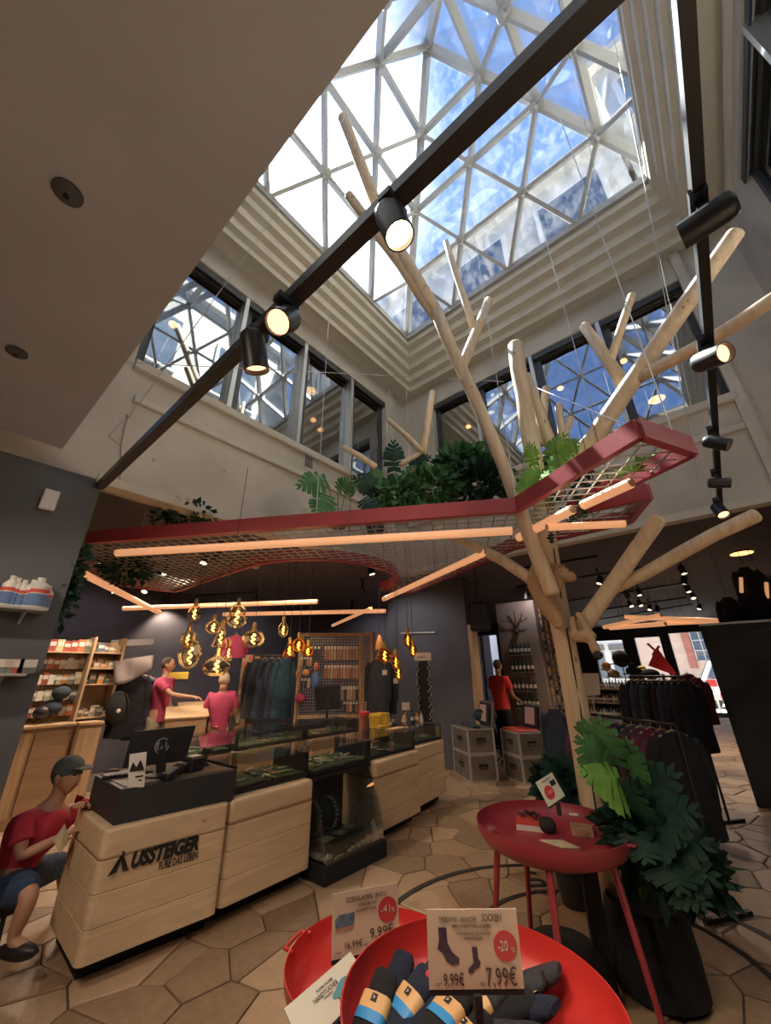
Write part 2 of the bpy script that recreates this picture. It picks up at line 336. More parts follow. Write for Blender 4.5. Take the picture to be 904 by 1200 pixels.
# clerestory windows
def window(name, axis, c, u0, u1, z0, z1, mulls, inward, recess=.14, lamps=()):
    """axis 'X': pane in plane x=c (u is y); axis 'Y': pane in plane y=c. inward = direction towards the room"""
    def P(u, d, z): return (c + inward*d, u, z) if axis == 'X' else (u, c + inward*d, z)
    def bx(mb, u_0, u_1, d0, d1, z_0, z_1): mb.b2(P(u_0, d0, z_0), P(u_1, d1, z_1))
    mb = MB(); f = .075
    bx(mb, u0, u1, -recess-.03, -recess+.04, z0, z0+f); bx(mb, u0, u1, -recess-.03, -recess+.04, z1-f, z1)
    bx(mb, u0, u0+f, -recess-.03, -recess+.04, z0+f, z1-f); bx(mb, u1-f, u1, -recess-.03, -recess+.04, z0+f, z1-f)
    w = struct(name, mb, M_frame)
    for k in range(3):
        r = MB(); bx(r, u0, u1, -recess+.04+k*.03, -recess+.055+k*.03, z1-.03-k*.035, z1-.0-k*.005); r.build('head_rail', M_alu if k == 1 else M_frame, w)
    edges = [u0+f] + sorted(mulls) + [u1-f]
    for mu in mulls:
        r = MB(); bx(r, mu+.02, mu+.12, -recess-.03, -recess+.05, z0+f, z1-f); r.build('mullion', M_frame, w)
        r = MB(); bx(r, mu-.035, mu+.02, -recess-.02, -.01, z0, z1); r.build('mullion', M_alu, w)
    for a, b in zip(edges[:-1], edges[1:]):
        r = MB(); bx(r, a+.02, b-.01, -recess-.005, -recess+.005, z0+f, z1-f); r.build('glass_pane', M_wing, w)
    # the office behind
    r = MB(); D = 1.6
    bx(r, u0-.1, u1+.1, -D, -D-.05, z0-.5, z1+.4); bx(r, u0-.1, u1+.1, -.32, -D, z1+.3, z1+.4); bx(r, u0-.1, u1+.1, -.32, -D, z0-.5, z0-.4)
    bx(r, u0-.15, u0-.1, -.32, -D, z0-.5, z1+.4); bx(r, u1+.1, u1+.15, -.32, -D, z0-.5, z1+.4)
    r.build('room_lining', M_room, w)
    return w
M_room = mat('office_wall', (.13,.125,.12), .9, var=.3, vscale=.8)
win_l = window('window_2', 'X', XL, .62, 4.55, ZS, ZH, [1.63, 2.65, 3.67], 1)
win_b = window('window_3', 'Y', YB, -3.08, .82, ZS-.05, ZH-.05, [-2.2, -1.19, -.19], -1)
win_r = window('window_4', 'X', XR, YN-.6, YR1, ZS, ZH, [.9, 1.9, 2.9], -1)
# stepped cream frame under the skylight
def ring(mb, r0, r1, z0, z1):
    """rectangles r=(x0,x1,y0,y1) joined by a band"""
    def c(r, z): return [(r[0], r[2], z), (r[1], r[2], z), (r[1], r[3], z), (r[0], r[3], z)]
    mb._add(c(r0, z0)+c(r1, z1), [(k, (k+1)%4, 4+(k+1)%4, 4+k) for k in range(4)])
OUT = (-3.48, 1.09, -.12, 4.97); INN = (-3.02, .80, .36, 4.33)
prof = [(0,6.84),(.07,6.84),(.09,6.93),(.27,6.95),(.31,7.06),(.50,7.08),(.54,7.19),(.73,7.21),(.77,7.31),(.94,7.33),(.97,7.42),(1,7.42),(1,7.50)]
WALLR = (XL, XR, YN-.32, YB)
m = MB(); ring(m, WALLR, OUT, ZT-.002, ZT-.002); ring(m, OUT, OUT, ZT, 6.84)
def lerp_r(t): return tuple(OUT[i]+(INN[i]-OUT[i])*t for i in range(4))
for (t0, z0), (t1, z1) in zip(prof[:-1], prof[1:]): ring(m, lerp_r(t0), lerp_r(t1), z0, z1)
ring(m, INN, (XL-.4, XR+.4, YN-1, YB+.4), 7.52, 7.52); ring(m, (XL-.4, XR+.4, YN-1, YB+.4), (XL-.4, XR+.4, YN-1, YB+.4), 6.9, 7.52)
struct('trim_1', m, M_cream)
# skylight pyramid of triangular panes
cx, cy, hw, zb, rise = -1.03, 2.32, 2.02, 7.47, .66
def node(face, j, i):
    """row j (0 = eaves, 4 = apex), place i of the 5-j nodes of that row, on face 0..3"""
    a = -hw + hw*2*(i + j/2)/4; b = hw*(1 - j/4); z = zb + rise*j
    x, y = [(a, b), (b, -a), (-a, -b), (-b, a)][face]
    return Vector((cx+x, cy+y, z))
m = MB()
for f_ in range(4): m.bar(node(f_, 0, 0), node(f_, 0, 4), .10, .12)
sky = struct('window_1', m, M_barsk)
for f_ in range(4):
    nrm = (node(f_,0,4)-node(f_,0,0)).cross(node(f_,4,0)-node(f_,0,0)).normalized()
    if nrm.z < 0: nrm = -nrm
    for j in range(5):
        for i in range(5-j):
            p = node(f_, j, i)
            if j > 0 and i < 4-j or (j == 4 and f_ == 0):
                h = MB(); h.lathe(p - nrm*.07, [(.03,-.03),(.065,-.02),(.075,.03),(.075,.08)], 10, nrm); h.build('glazing_hub', M_barsk, sky)
            if j > 0 and i < 4-j:
                b_ = MB(); b_.bar(p, node(f_, j, i+1), .05, .10, nrm); b_.build('glazing_bar', M_barsk, sky)
            if j < 4 and i < 4-j:   # rising bars; the hip is drawn once per face
                b_ = MB(); b_.bar(p, node(f_, j+1, i), .075 if i == 0 else .05, .11, nrm); b_.build('glazing_bar', M_barsk, sky)
                if i > 0:
                    b_ = MB(); b_.bar(p, node(f_, j+1, i-1), .05, .10, nrm); b_.build('glazing_bar', M_barsk, sky)
                g = MB(); off = nrm*.035
                g.slab([q_ + off for q_ in (p, node(f_, j, i+1), node(f_, j+1, i))], .012); g.build('glass_pane', M_skyg, sky)
                if i < 3-j:
                    g = MB(); g.slab([q_ + off for q_ in (node(f_, j, i+1), node(f_, j+1, i+1), node(f_, j+1, i))], .012); g.build('glass_pane', M_skyg, sky)
# ------------------------------------------------------------------ houses over the roof
def house(name, label, c0, c1, rows, cols, face, z0, dz, dx, ww, wh):
    h = thing(name, label, 'building', ((c0[0]+c1[0])/2, (c0[1]+c1[1])/2, c0[2]))
    b_ = MB(); b_.b2(c0, c1); b_.build('wall', M_facade, h)
    for r in range(rows):
        for c in range(cols):
            z = z0 + r*dz; u = (c+.5)*dx
            f = MB(); g = MB()
            if face == 'Y': x = c0[0]+u; f.b2((x-ww/2-.15, c0[1]-.12, z-.15), (x+ww/2+.15, c0[1], z+wh+.15)); g.b2((x-ww/2, c0[1]-.14, z), (x+ww/2, c0[1]-.08, z+wh))
            else: y = c0[1]+u; f.b2((c0[0]-.12, y-ww/2-.15, z-.15), (c0[0], y+ww/2+.15, z+wh+.15)); g.b2((c0[0]-.14, y-ww/2, z), (c0[0]-.08, y+ww/2, z+wh))
            fr = f.build('window', M_facwin2, h); g.build('pane', M_facwin, fr)
    r = MB(); r.b2((c0[0]-.3, c0[1]-.3, c1[2]), (c1[0]+.3, c1[1]+.3, c1[2]+.35)); r.build('cornice', M_facwin2, h)
    return h
house('apartment_building', 'pale stone facade with large windows seen beyond the far slope of the glass roof', (-7.5, 9.0, 7.6), (1.4, 12, 16.2), 2, 3, 'Y', 10.2, 3.0, 2.97, 1.7, 2.0)
house('apartment_building', 'taller beige house wall at the right edge of the glass roof', (6.5, -10, 7.6), (11, 8.9, 17.5), 2, 5, 'X', 9.3, 3.9, 3.6, 1.9, 2.5)
house('apartment_building', 'tall beige house wall closing the right end of the street facade', (1.6, 9.4, 7.6), (6.3, 13, 20.5), 3, 2, 'Y', 10.4, 3.3, 2.2, 1.2, 2.0)
#--STAGE2--
# ------------------------------------------------------------------ structure: ground floor shop
ZC = 3.62
FX0, FX1, FY0, FY1 = -10.0, 5.0, -3.0, 21.0
m = MB(); m.b2((FX0-1, FY0, -.12), (FX1+1, FY1+.2, -.014)); floor = struct('floor', m, M_grout)
def clip(poly, p, n):
    out = []
    for i in range(len(poly)):
        a, b = poly[i], poly[(i+1) % len(poly)]; da = (a[0]-p[0])*n[0]+(a[1]-p[1])*n[1]; db = (b[0]-p[0])*n[0]+(b[1]-p[1])*n[1]
        if da <= 0: out.append(a)
        if da*db < 0: t = da/(da-db); out.append((a[0]+(b[0]-a[0])*t, a[1]+(b[1]-a[1])*t))
    return out
rs = random.Random(11)
S = .40; gx0, gx1, gy0, gy1 = -8.4, 4.4, -.8, 20.9
nx, ny = int((gx1-gx0)/S), int((gy1-gy0)/S)
seed = {(i, j): (gx0+(i+.5+rs.uniform(-.48,.48))*S, gy0+(j+.5+rs.uniform(-.48,.48))*S) for i in range(-1, nx+1) for j in range(-1, ny+1)}
stones = []
for i in range(nx):
    for j in range(ny):
        p = seed[(i, j)]; poly = [(p[0]-S*2, p[1]-S*2), (p[0]+S*2, p[1]-S*2), (p[0]+S*2, p[1]+S*2), (p[0]-S*2, p[1]+S*2)]
        for di in (-2,-1,0,1,2):
            for dj in (-2,-1,0,1,2):
                if (di, dj) == (0, 0) or (i+di, j+dj) not in seed: continue
                q = seed[(i+di, j+dj)]; mx_, my_ = (p[0]+q[0])/2, (p[1]+q[1])/2; d = math.hypot(q[0]-p[0], q[1]-p[1]); n_ = ((q[0]-p[0])/d, (q[1]-p[1])/d)
                g_ = .006
                poly = clip(poly, (mx_-n_[0]*g_, my_-n_[1]*g_), n_)
                if len(poly) < 3: break
            if len(poly) < 3: break
        if len(poly) < 3: continue
        v = Vector((p[0], p[1], 0)) - CPOS; fz = v.dot(CF)
        vis = False
        if fz > .3:
            px_, py_ = 452+FPX*v.dot(CR)/fz, 600-FPX*v.dot(CU)/fz; vis = -60 < px_ < 960 and py_ < 1280
        stones.append((math.hypot(*p), vis, p, poly))
def stone(mb, p, poly, h):
    n = len(poly); inn = [(p[0]+(a-p[0])*.94, p[1]+(b-p[1])*.94) for a, b in poly]
    mb._add([(a, b, -.02) for a, b in poly]+[(a, b, h-.004) for a, b in poly]+[(a, b, h) for a, b in inn],
            [(k, (k+1)%n, n+(k+1)%n, n+k) for k in range(n)]+[(n+k, n+(k+1)%n, 2*n+(k+1)%n, 2*n+k) for k in range(n)]+[tuple(range(2*n, 3*n))])
near = sorted([s_ for s_ in stones if s_[1]])[:298]; nid = {id(s_) for s_ in near}
for s_ in near:
    mb = MB(); stone(mb, s_[2], s_[3], rs.uniform(-.003, .002)); mb.build('flagstone', M_stone, floor)
mb = MB()
for s_ in stones:
    if id(s_) not in nid: stone(mb, s_[2], s_[3], rs.uniform(-.003, .002))
o = mb.build('far_flagstones', M_stone, floor); o['kind'] = 'stuff'
# dark inlaid rings round the tree
TX, TY = -1.0, 3.48
M_inlay = mat('black_inlay', (.02,.018,.018), .6)
for r_, w_, ix, iy in ((1.41, .05, -1.15, 3.28), (.88, .04, -1.05, 3.45)):
    a0, a1 = -PI, PI
    mb = MB(); n = 90; vs = []
    for k in range(n+1):
        a = a0+(a1-a0)*k/n
        for rr in (r_-w_/2, r_+w_/2): vs += [(ix+rr*math.cos(a), iy+rr*math.sin(a), .001), (ix+rr*math.cos(a), iy+rr*math.sin(a), .0055)]
    fs = []
    for k in range(n): a = k*4; fs += [(a+1, a+3, a+7, a+5), (a, a+1, a+5, a+4), (a+3, a+2, a+6, a+7)]
    mb._add(vs, fs); mb.build('inlaid_ring', M_inlay, floor)
for k, (px_, py_, px2, py2) in enumerate(((618,1021,628,1024),(618,1030,634,1031),(634,1031,640,1037),(618,1038,640,1037))):
    a, b = PZ(px_, py_, .004), PZ(px2, py2, .004); mb = MB(); mb.bar(a, b, .035, .006); mb.build('inlaid_stroke', M_inlay, floor)
# ceilings
m = MB(); m.b2((FX0, FY0, ZC), (XL-.02, FY1, ZC+.2)); m.b2((XR+.02, FY0, ZC), (FX1, FY1, ZC+.2)); m.b2((XL-.02, YB+.02, ZC), (XR+.02, FY1, ZC+.2)); struct('ceiling', m, M_ceild)
m = MB(); m.b2((XL, FY0, 3.44), (XR+.02, YN, 3.66)); struct('ceiling_near', m, M_ceil)
m = MB(); m.b2((XL-.06, -2.9, 0), (XL, .66, 3.27)); pillar = struct('wall_left_near', m, M_pill)
m = MB(); m.b2((XL-.30, YN-.6, 3.27), (XL+.002, YN+.34, 3.60)); m.build('lintel', M_conc, pillar)
# enclosing walls
FXL = -9.6
m = MB(); m.b2((FX0-.2, FY0, 0), (FX0, FY1, ZC)); struct('wall_far_left', m, M_dark)
m = MB(); m.b2((FX1, FY0, 0), (FX1+.2, FY1, ZC)); struct('wall_far_right', m, M_dark)
m = MB(); m.b2((FX0, FY0-.2, 0), (FX1, FY0, ZC)); struct('wall_behind', m, M_dark)
def wall_y(name, y, x0, x1, holes, mt):
    mb = MB(); xs = x0
    for a, b, z0, z1 in sorted(holes):
        mb.b2((xs, y, 0), (a, y+.2, ZC))
        if z0 > 0: mb.b2((a, y, 0), (b, y+.2, z0))
        mb.b2((a, y, z1), (b, y+.2, ZC)); xs = b
    mb.b2((xs, y, 0), (x1, y+.2, ZC)); return struct(name, mb, mt)
wall_y('wall_street', FY1, -7.0, FX1, [(-4.75, -3.45, .9, 3.05), (-3.05, -2.0, .9, 3.1), (-1.75, -.12, .12, 3.2)], M_dark)
for nme, a, b, z0, z1 in (('window_5', -4.75, -3.45, .9, 3.05), ('window_6', -3.05, -2.0, .9, 3.1), ('door_1', -1.75, -.12, .12, 3.2)):
    mb = MB()
    mb.b2((a-.05, FY1-.03, z0-.05), (a+.05, FY1+.22, z1+.05)); mb.b2((b-.05, FY1-.03, z0-.05), (b+.05, FY1+.22, z1+.05)); mb.b2((a+.05, FY1-.03, z1-.04), (b-.05, FY1+.22, z1+.05)); mb.b2((a+.05, FY1-.03, z0-.05), (b-.05, FY1+.22, z0+.04))
    w = struct(nme, mb, M_frame); g = MB(); g.b2((a+.05, FY1+.1, z0+.04), (b-.05, FY1+.11, z1-.04)); g.build('glass_pane', M_clear, w)
m = MB(); m.b2((-10.0,9.2,0), (-6.15,9.4,ZC)); struct('wall_inner', m, M_dark)
wall_y('wall_side_street', 16.0, -10.0, -7.0, [(-8.9, -7.3, .1, 3.2)], M_dark)
m = MB(); m.b2((-7.2, 16.2, 0), (-7.0, 21.2, ZC)); struct('wall_jog', m, M_dark)
# grey column and its timber edge
m = MB(); m.b2((-6.1, 7.35, 0), (-3.98, 7.6, ZC)); colm = struct('wall_column', m, M_pill)
M_pale = wood('pale_timber', (.56,.40,.25), (.43,.29,.17), axis='Z', knots=.05)
m = MB(); m.b2((-3.98, 7.36, 0), (-3.88, 7.60, 2.62)); m.build('timber_edge', M_pale, colm)
# ------------------------------------------------------------------ tree of peeled logs
TB = Vector((TX, TY, 0))
tree = thing('timber_tree', 'tall tree of peeled pale logs rising from the floor through the red frame', 'tree', (TX, TY, 0))
def log(name, pts, rads, parent=tree, n=14):
    mb = MB()
    P = [Vector(p) for p in pts]; Q = []; Rr = []; rr = random.Random(int(P[0].x*1000+P[-1].z*77))
    for i in range(len(P)-1):
        k = max(2, int((P[i+1]-P[i]).length/.35))
        for j in range(k):
            t = j/k; q_ = P[i].lerp(P[i+1], t); 
            if j: q_ += Vector((rr.uniform(-1,1), rr.uniform(-1,1), rr.uniform(-1,1)))*.008
            Q.append(q_); Rr.append((rads[i]+(rads[i+1]-rads[i])*t)*rr.uniform(.97, 1.03))
    Q.append(P[-1]); Rr.append(rads[-1]); mb.tube(Q, Rr, n, dome=True)
    o = mb.build(name, M_log, parent, smooth=True); return o
trunk = log('trunk', [(TX,TY,0), (TX,TY,2.3), PD(604,405,3.6)], [.088,.086,.083], n=18)
for (x0,y0,D0,x1,y1,D1,w_) in ((705,985,3.52,668,735,3.5,.006), (662,700,3.5,655,640,3.5,.005)):   # drying cracks
    mb = MB(); a, b = PD(x0,y0,D0), PD(x1,y1,D1); pts = [a.lerp(b, t/6)+Vector((random.uniform(-.004,.004),0,0)) for t in range(7)]
    pts = [Vector((TX,TY,p.z)) + (Vector((p.x-TX,p.y-TY,0)).normalized()*.087) for p in pts]; mb.tube(pts, w_, 5); mb.build('drying_crack', M_matblack, trunk)
fork = PD(512,366,3.0)
log('branch', [PD(647,694,3.26), PD(590,545,3.22), PD(540,430,3.08), fork], [.062,.058,.062,.068])
log('branch', [fork, PD(450,262,2.7), PD(402,138,2.25)], [.065,.066,.062])
log('branch', [fork+Vector((-.02,.03,-.05)), PD(470,310,2.85), PD(409,229,2.55)], [.06,.055,.052])
log('branch', [PD(541,432,3.1), PD(573,352,3.45)], [.055,.05])
log('branch', [PD(556,388,3.28), PD(523,284,3.35)], [.042,.038])
log('branch', [PD(634,600,3.62), PD(700,508,3.45), PD(760,420,3.3), PD(863,273,3.0)], [.08,.08,.07,.055])
log('branch', [PD(745,445,3.34), PD(830,400,3.15), PD(925,338,2.95)], [.05,.048,.045])
log('branch', [PD(735,455,3.40), PD(685,382,3.5)], [.055,.048])
log('branch', [PD(716,422,3.44), PD(741,346,3.45)], [.04,.035])
log('branch', [PD(675,745,3.52), PD(715,690,3.4), PD(772,608,3.2)], [.062,.06,.055])
log('branch', [PD(715,692,3.45), PD(800,647,3.35), PD(886,604,3.25)], [.045,.046,.046])
log('branch', [PD(645,694,3.52), PD(590,657,3.6), PD(532,628,3.7)], [.05,.05,.05])
log('branch', [PD(655,545,3.75), PD(617,442,3.72)], [.065,.055])
log('branch', [PD(634,520,4.0), PD(640,455,4.1)], [.05,.045])
log('branch', [PD(662,525,4.0), PD(655,474,4.05)], [.04,.035])
log('branch', [PD(652,540,4.0), PD(669,490,4.05)], [.045,.04])
log('branch', [PD(495,532,3.75), PD(507,460,4.0)], [.05,.045])
log('branch', [PD(494,528,3.7), PD(455,492,3.8)], [.035,.03])
log('branch', [PD(440,547,3.7), PD(403,524,3.75)], [.035,.032])
log('branch', [PD(470,545,3.7), PD(495,530,3.75)], [.03,.03])
# ------------------------------------------------------------------ red planter tray hung in the tree
TZ = 2.94
CC = Vector((-4.22, 3.56)); CR_ = 1.12
arc = [(CC.x+CR_*math.cos(a), CC.y+CR_*math.sin(a)) for a in [math.radians(d) for d in range(78, -101, -13)]]
outline = [(-4.85,.72), (-1.03,2.97), (-.05,2.38), (.17,2.83), (-.72,3.36), (-.14,3.40), (-.36,3.92), (-1.5,3.98), (-2.4,4.45), (-3.9,5.25)] + arc + [(-5.0,2.45), (-6.5,2.5), (-6.6,1.5)]
tray = thing('planter_frame', 'dark red angular steel frame with wire mesh bottom carrying plants around the tree', 'planter', (-1.5, 3.0, TZ))
for a, b in zip(outline, outline[1:]+outline[:1]):
    mb = MB(); mb.bar((a[0],a[1],TZ+.06), (b[0],b[1],TZ+.06), .05, .13); mb.build('frame_rail', M_red, tray)
def inside(x, y):
    c = False; n = len(outline); j = n-1
    for i in range(n):
        xi, yi = outline[i]; xj, yj = outline[j]
        if (yi > y) != (yj > y) and x < (xj-xi)*(y-yi)/(yj-yi)+xi: c = not c
        j = i
    return c
mb = MB()
def gridlines(d, nrm_, step, z):
    for k in range(-60, 61):
        o_ = Vector((-2.8, 2.8)) + nrm_*(k*step); pts = []; run = None
        for t in range(-120, 121):
            q_ = o_ + d*(t*.05)
            if inside(q_.x, q_.y):
                if run is None: run = q_
                last = q_
            elif run is not None:
                if (last-run).length > .06: mb.bar((run.x,run.y,z), (last.x,last.y,z), .009, .007)
                run = None
dd = Vector((.86,.51)).normalized()
gridlines(dd, Vector((-dd.y, dd.x)), .11, TZ+.012); gridlines(Vector((-dd.y, dd.x)), dd, .11, TZ+.018)
mb.build('wire_mesh', M_wire, tray)
for x, y in ((-1.03,2.97), (.1,2.6), (-4.3,1.2), (-2.6,2.1), (-3.3,4.6), (-.4,3.7)):
    mb = MB(); mb.tube([(x,y,TZ+.1), (x+.02,y-.02,6.85)], .004, 5); mb.build('hanging_wire', M_cable, tray)
# thin steel cables crossing the atrium
def cable(label, a, b, r=.005, nme='steel_cable'):
    mb = MB(); mb.tube([a, b], r, 5); o = mb.build(nme, M_cable); tag(o, label, 'cable'); return o
cable('thin steel cable stretched level across the atrium below the window sills', PX(133,424,XL+.02), PD(590,447,3.2), .004)
cable('thin steel cable from the thick trunk post down to the red frame tip', PD(623,452,3.5), PZ(746,503,3.06), .004)
cable('thin steel cable slanting from the left wall bracket up to the skylight rim', PX(153,487,XL+.03), Vector((-1.6,1.4,7.4)), .004)
cable('thin steel cable falling past the right spotlight track to the wall hook', PY(819,565,YB-.03), Vector((.75,3.4,7.35)), .005)
cable('thin steel cable ending at the lowest spotlight of the right track', PZ(834,590,3.2), Vector((.72,2.6,7.35)), .003)
cable('thin steel cable crossing the blue panes from skylight rim to apex side', Vector((.3,3.9,7.42)), Vector((.5,1.2,7.9)), .004)
# ------------------------------------------------------------------ wooden tube lamps
def tube_lamp(a, b, label, r=.032, group=None, mt=None):
    a, b = Vector(a), Vector(b); c = (a+b)/2
    t = thing('tube_lamp', label, 'lamp', c, 0, group)
    mb = MB(); mb.tube([a, b], r, 12); mb.build('tube', mt or M_tube, t, smooth=True)
    d = (b-a).normalized()
    for e, s_ in ((a, -1), (b, 1)):
        mb = MB(); mb.tube([e, e+d*(.012*s_)], r*.8, 12); mb.build('end_cap', M_pale, t, smooth=True)
    for k in (.33, .62):
        p = a.lerp(b, k); mb = MB(); mb.tube([p+Vector((0,0,r*.8)), p+Vector((0,0,max(.1, 3.55-p.z)))], .003, 5); mb.build('hanging_wire', M_black, t)
    return t
def T(px, py, z=2.75): return PZ(px, py, z)
tube_lamp(T(137,648), T(600,622), 'longest glowing wooden tube lamp, running level under the near edge of the red frame', .034)
tube_lamp(T(97,672), T(187,718), 'glowing wooden tube lamp slanting down beside the hanging greenery at the left pillar', .040)
tube_lamp(T(145,713), T(372,705), 'glowing wooden tube lamp over the shelves, upper of the two level ones behind the bulbs', .036)
tube_lamp(T(262,720), T(452,716), 'glowing wooden tube lamp, lower of the two level ones behind the bulbs', .036)
tube_lamp(T(390,733), T(435,713), 'short thin wooden tube lamp crossing the level one above the wire display frame', .032)
tube_lamp(T(450,702), T(570,647), 'glowing wooden tube lamp slanting up from the grey column to the tree', .034)
tube_lamp(T(608,630,2.80), T(671,597,2.80), 'short glowing wooden tube lamp behind the trunk, under the red frame', .036)
tube_lamp(T(684,592,2.86), T(740,566,2.86), 'glowing wooden tube lamp under the right tip of the red frame, ivy over it', .036)
tube_lamp(T(642,618), T(732,614), 'glowing wooden tube lamp lying level right of the trunk under ivy', .030)
for k, (x0,y0,x1,y1) in enumerate(((708,735,775,721),(733,723,855,728),(715,736,780,731),(770,731,850,727))):
    a, b = PD(x0,y0,10.5), PD(x1,y1,9.8)
    tube_lamp(a, b, 'glowing wooden tube lamp in the crossed cluster in front of the street windows', .045, 'crossed tube lamps before the street windows')
# ------------------------------------------------------------------ spotlight tracks and spots
def track(a, b, label, w=.036, h=.04, name='lighting_track'):
    mb = MB(); mb.bar(a, b, w, h); t = mb.build(name, M_black); return tag(t, label, 'track')
track((XL, .66, 3.22), (1.35, .62, 3.22), 'long black lighting track crossing the whole picture from the left pillar to the top right', .06, .06)
track((.335, -.2, 3.20), (.335, YB-.04, 3.20), 'black lighting track running down the right side of the atrium', .036, .05)
def spot(p, aim, label, r=.055, l=.2, group=None, power=0, soft=True, drop=.07, color=(1,.76,.55), ang=70):
    """p = centre of the housing; aim = point it shines at"""
    p = Vector(p); d = (Vector(aim)-p).normalized()
    t = thing('track_spotlight', label, 'spotlight', p, 0, group)
    mb = MB(); mb.lathe(p-d*l/2, [(r*.75,0),(r*.95,.012),(r,.03),(r,l),(r*.9,l),(r*.86,l-.02)], 16, d, cap=False); mb.lathe(p-d*l/2, [(.001,0),(r*.75,0)], 16, d, cap=False); mb.build('housing', M_black, t, smooth=True)
    mb = MB(); mb.lathe(p+d*(l/2-.022), [(.001,0),(r*.88,0)], 16, d, cap=False); mb.build('lens', M_lenssoft if soft else M_lens, t)
    mb = MB(); mb.b2((p.x-.014,p.y-.014,p.z+r*.5), (p.x+.014,p.y+.014,p.z+drop+r*.5)); mb.b2((p.x-.025,p.y-.05,p.z+drop+r*.5-.01), (p.x+.025,p.y+.05,p.z+drop+r*.5+.02)); mb.build('bracket', M_black, t)
    if power: lamp('SPOT', p+d*(l/2+.02), power, color, .04, aim=p+d*2, angle=ang)
    return t
spot(PZ(461,262,3.08), PZ(461,262,3.08)+Vector((.30,.12,-1.2)), 'black spotlight on the long track, lens glaring in front of the log fork', .05, .16, soft=False, power=60)
spot(PZ(333,375,3.08), PZ(330,378,3.0)+Vector((.3,-.55,-.9)), 'black spotlight on the long track above the left windows, lens turned to the viewer', .055, .18, power=60)
spot(PZ(298,412,3.05), PZ(298,412,3.02)+Vector((-.15,.4,-1)), 'black spotlight pointing straight down, leftmost on the long track', .055, .18, power=90)
spot(PZ(830,257,3.08), PZ(830,257,3.08)+Vector((-.9,.15,.02)), 'large black spotlight seen from the side, topmost on the right track', .046, .15, power=60)
spot(PZ(833,420,3.08), PZ(833,420,3.08)+Vector((.55,-.55,-.35)), 'black spotlight on the right track with a glowing lens facing right', .05, .15, power=40)
spot(PZ(840,519,3.08), PZ(840,519,3.08)+Vector((.6,-.1,-.5)), 'black spotlight on the right track, third from the top, turned right', .042, .14, power=40)
spot(PZ(843,566,3.08), PZ(843,566,3.08)+Vector((.6,.1,-.15)), 'black spotlight on the right track, fourth from the top, seen from the side', .042, .14)
spot(PZ(844,598,3.06), PZ(844,598,3.06)+Vector((.15,-.5,-.8)), 'black spotlight at the lower end of the right track shining down', .05, .16, power=60)
SPOT_R = ['lone ceiling spotlight just right of the trunk, below the red frame', 'left one of the middle pair of ceiling spotlights right of the lower branches', 'right one of the middle pair of ceiling spotlights right of the lower branches', 'ceiling spotlight directly beneath the middle pair, left of its track mate', 'ceiling spotlight directly beneath the middle pair, on the right', 'ceiling spotlight above the crossed tube lamps, left of the last pair', 'ceiling spotlight above the crossed tube lamps, nearest to them', 'second spotlight from the top in the slanting row at the right', 'third spotlight from the top in the slanting row at the right', 'fourth spotlight from the top in the slanting row at the right', 'lowest spotlight of the slanting row at the right', 'topmost spotlight of the slanting row at the right', 'ceiling spotlight left of the trunk beside the plush bear']
SPOT_L = ['black ceiling spotlight nearest the left pillar, at the frame end', 'black ceiling spotlight just above the slanting left tube lamp', 'black ceiling spotlight in the left cluster, upper left one', 'black ceiling spotlight in the left cluster, in its middle', 'black ceiling spotlight in the left cluster, upper right one', 'black ceiling spotlight in the left cluster, lower one', 'black ceiling spotlight at the left end of the thin left track', 'black ceiling spotlight above the longest tube lamp, left half', 'black ceiling spotlight under the mesh at the middle of the frame', 'black ceiling spotlight under the mesh near the grey column', 'black ceiling spotlight beside the bulbs, above the longest tube lamp']
# shop ceiling tracks to the right with their spots
for k, (x0,y0,x1,y1) in enumerate(((605,688,775,662),(640,708,800,684),(690,717,805,700),(690,728,812,708),(600,668,700,652))):
    a, b = PZ(x0,y0,3.6), PZ(x1,y1,3.6); track(a, b, 'black ceiling track in the right-hand shop, number %s from the top of the picture' % ('two','three','four','five','one')[k] if False else ['black ceiling track behind the lower right branches, starting at the trunk', 'black ceiling track crossing behind the forked lower right branch', 'black ceiling track above the crossed tube lamps, nearer of two', 'black ceiling track above the crossed tube lamps, farther of two', 'black ceiling track just below the concrete wall edge beside the trunk'][k])
for k, (x, y, l_) in enumerate(((703,680,'under the first branch fork'),(735,696,''),(749,694,''),(739,708,''),(750,707,''),(762,712,''),(771,713,''),(802,680,''),(806,690,''),(812,698,''),(820,711,''),(800,668,''),(616,697,''))):
    p = PZ(x, y, 3.36); spot(p, p+Vector((random.uniform(-.4,.4), random.uniform(-.5,.2), -1)), SPOT_R[k], .055, .17, 'small spotlights on the right-hand shop ceiling', power=110 if k in (0,3,6,8,10) else 0, soft=False, drop=.19, ang=110)
# left shop ceiling: track, black spots in a cluster
track(PZ(195,700,3.6), PZ(300,694,3.6), 'thin black ceiling track above the hanging bulbs')
for k_, (x, y) in enumerate(((120,655),(134,690),(172,668),(176,676),(193,668),(171,690),(196,703),(254,652),(348,652),(435,668),(240,655))):
    p = PZ(x, y, 3.36); spot(p, p+Vector((random.uniform(-.5,.5), random.uniform(-.5,.5), -1)), SPOT_L[k_], .06, .18, 'black ceiling spotlights in the left-hand shop', power=100, soft=False, drop=.19, ang=115)
# unseen ceiling spots added behind the camera for extra light
for x, y in ((-2.6,-.8),(-1.0,-1.1)):
    p = Vector((x, y, 3.3)); spot(p, p+Vector((0,.6,-1)), 'added unseen spotlight on the low near ceiling behind the viewer, '+('left one' if x < -2 else 'right one'), .055, .18, 'added fill spotlights behind the viewer', power=85, soft=False, ang=120)
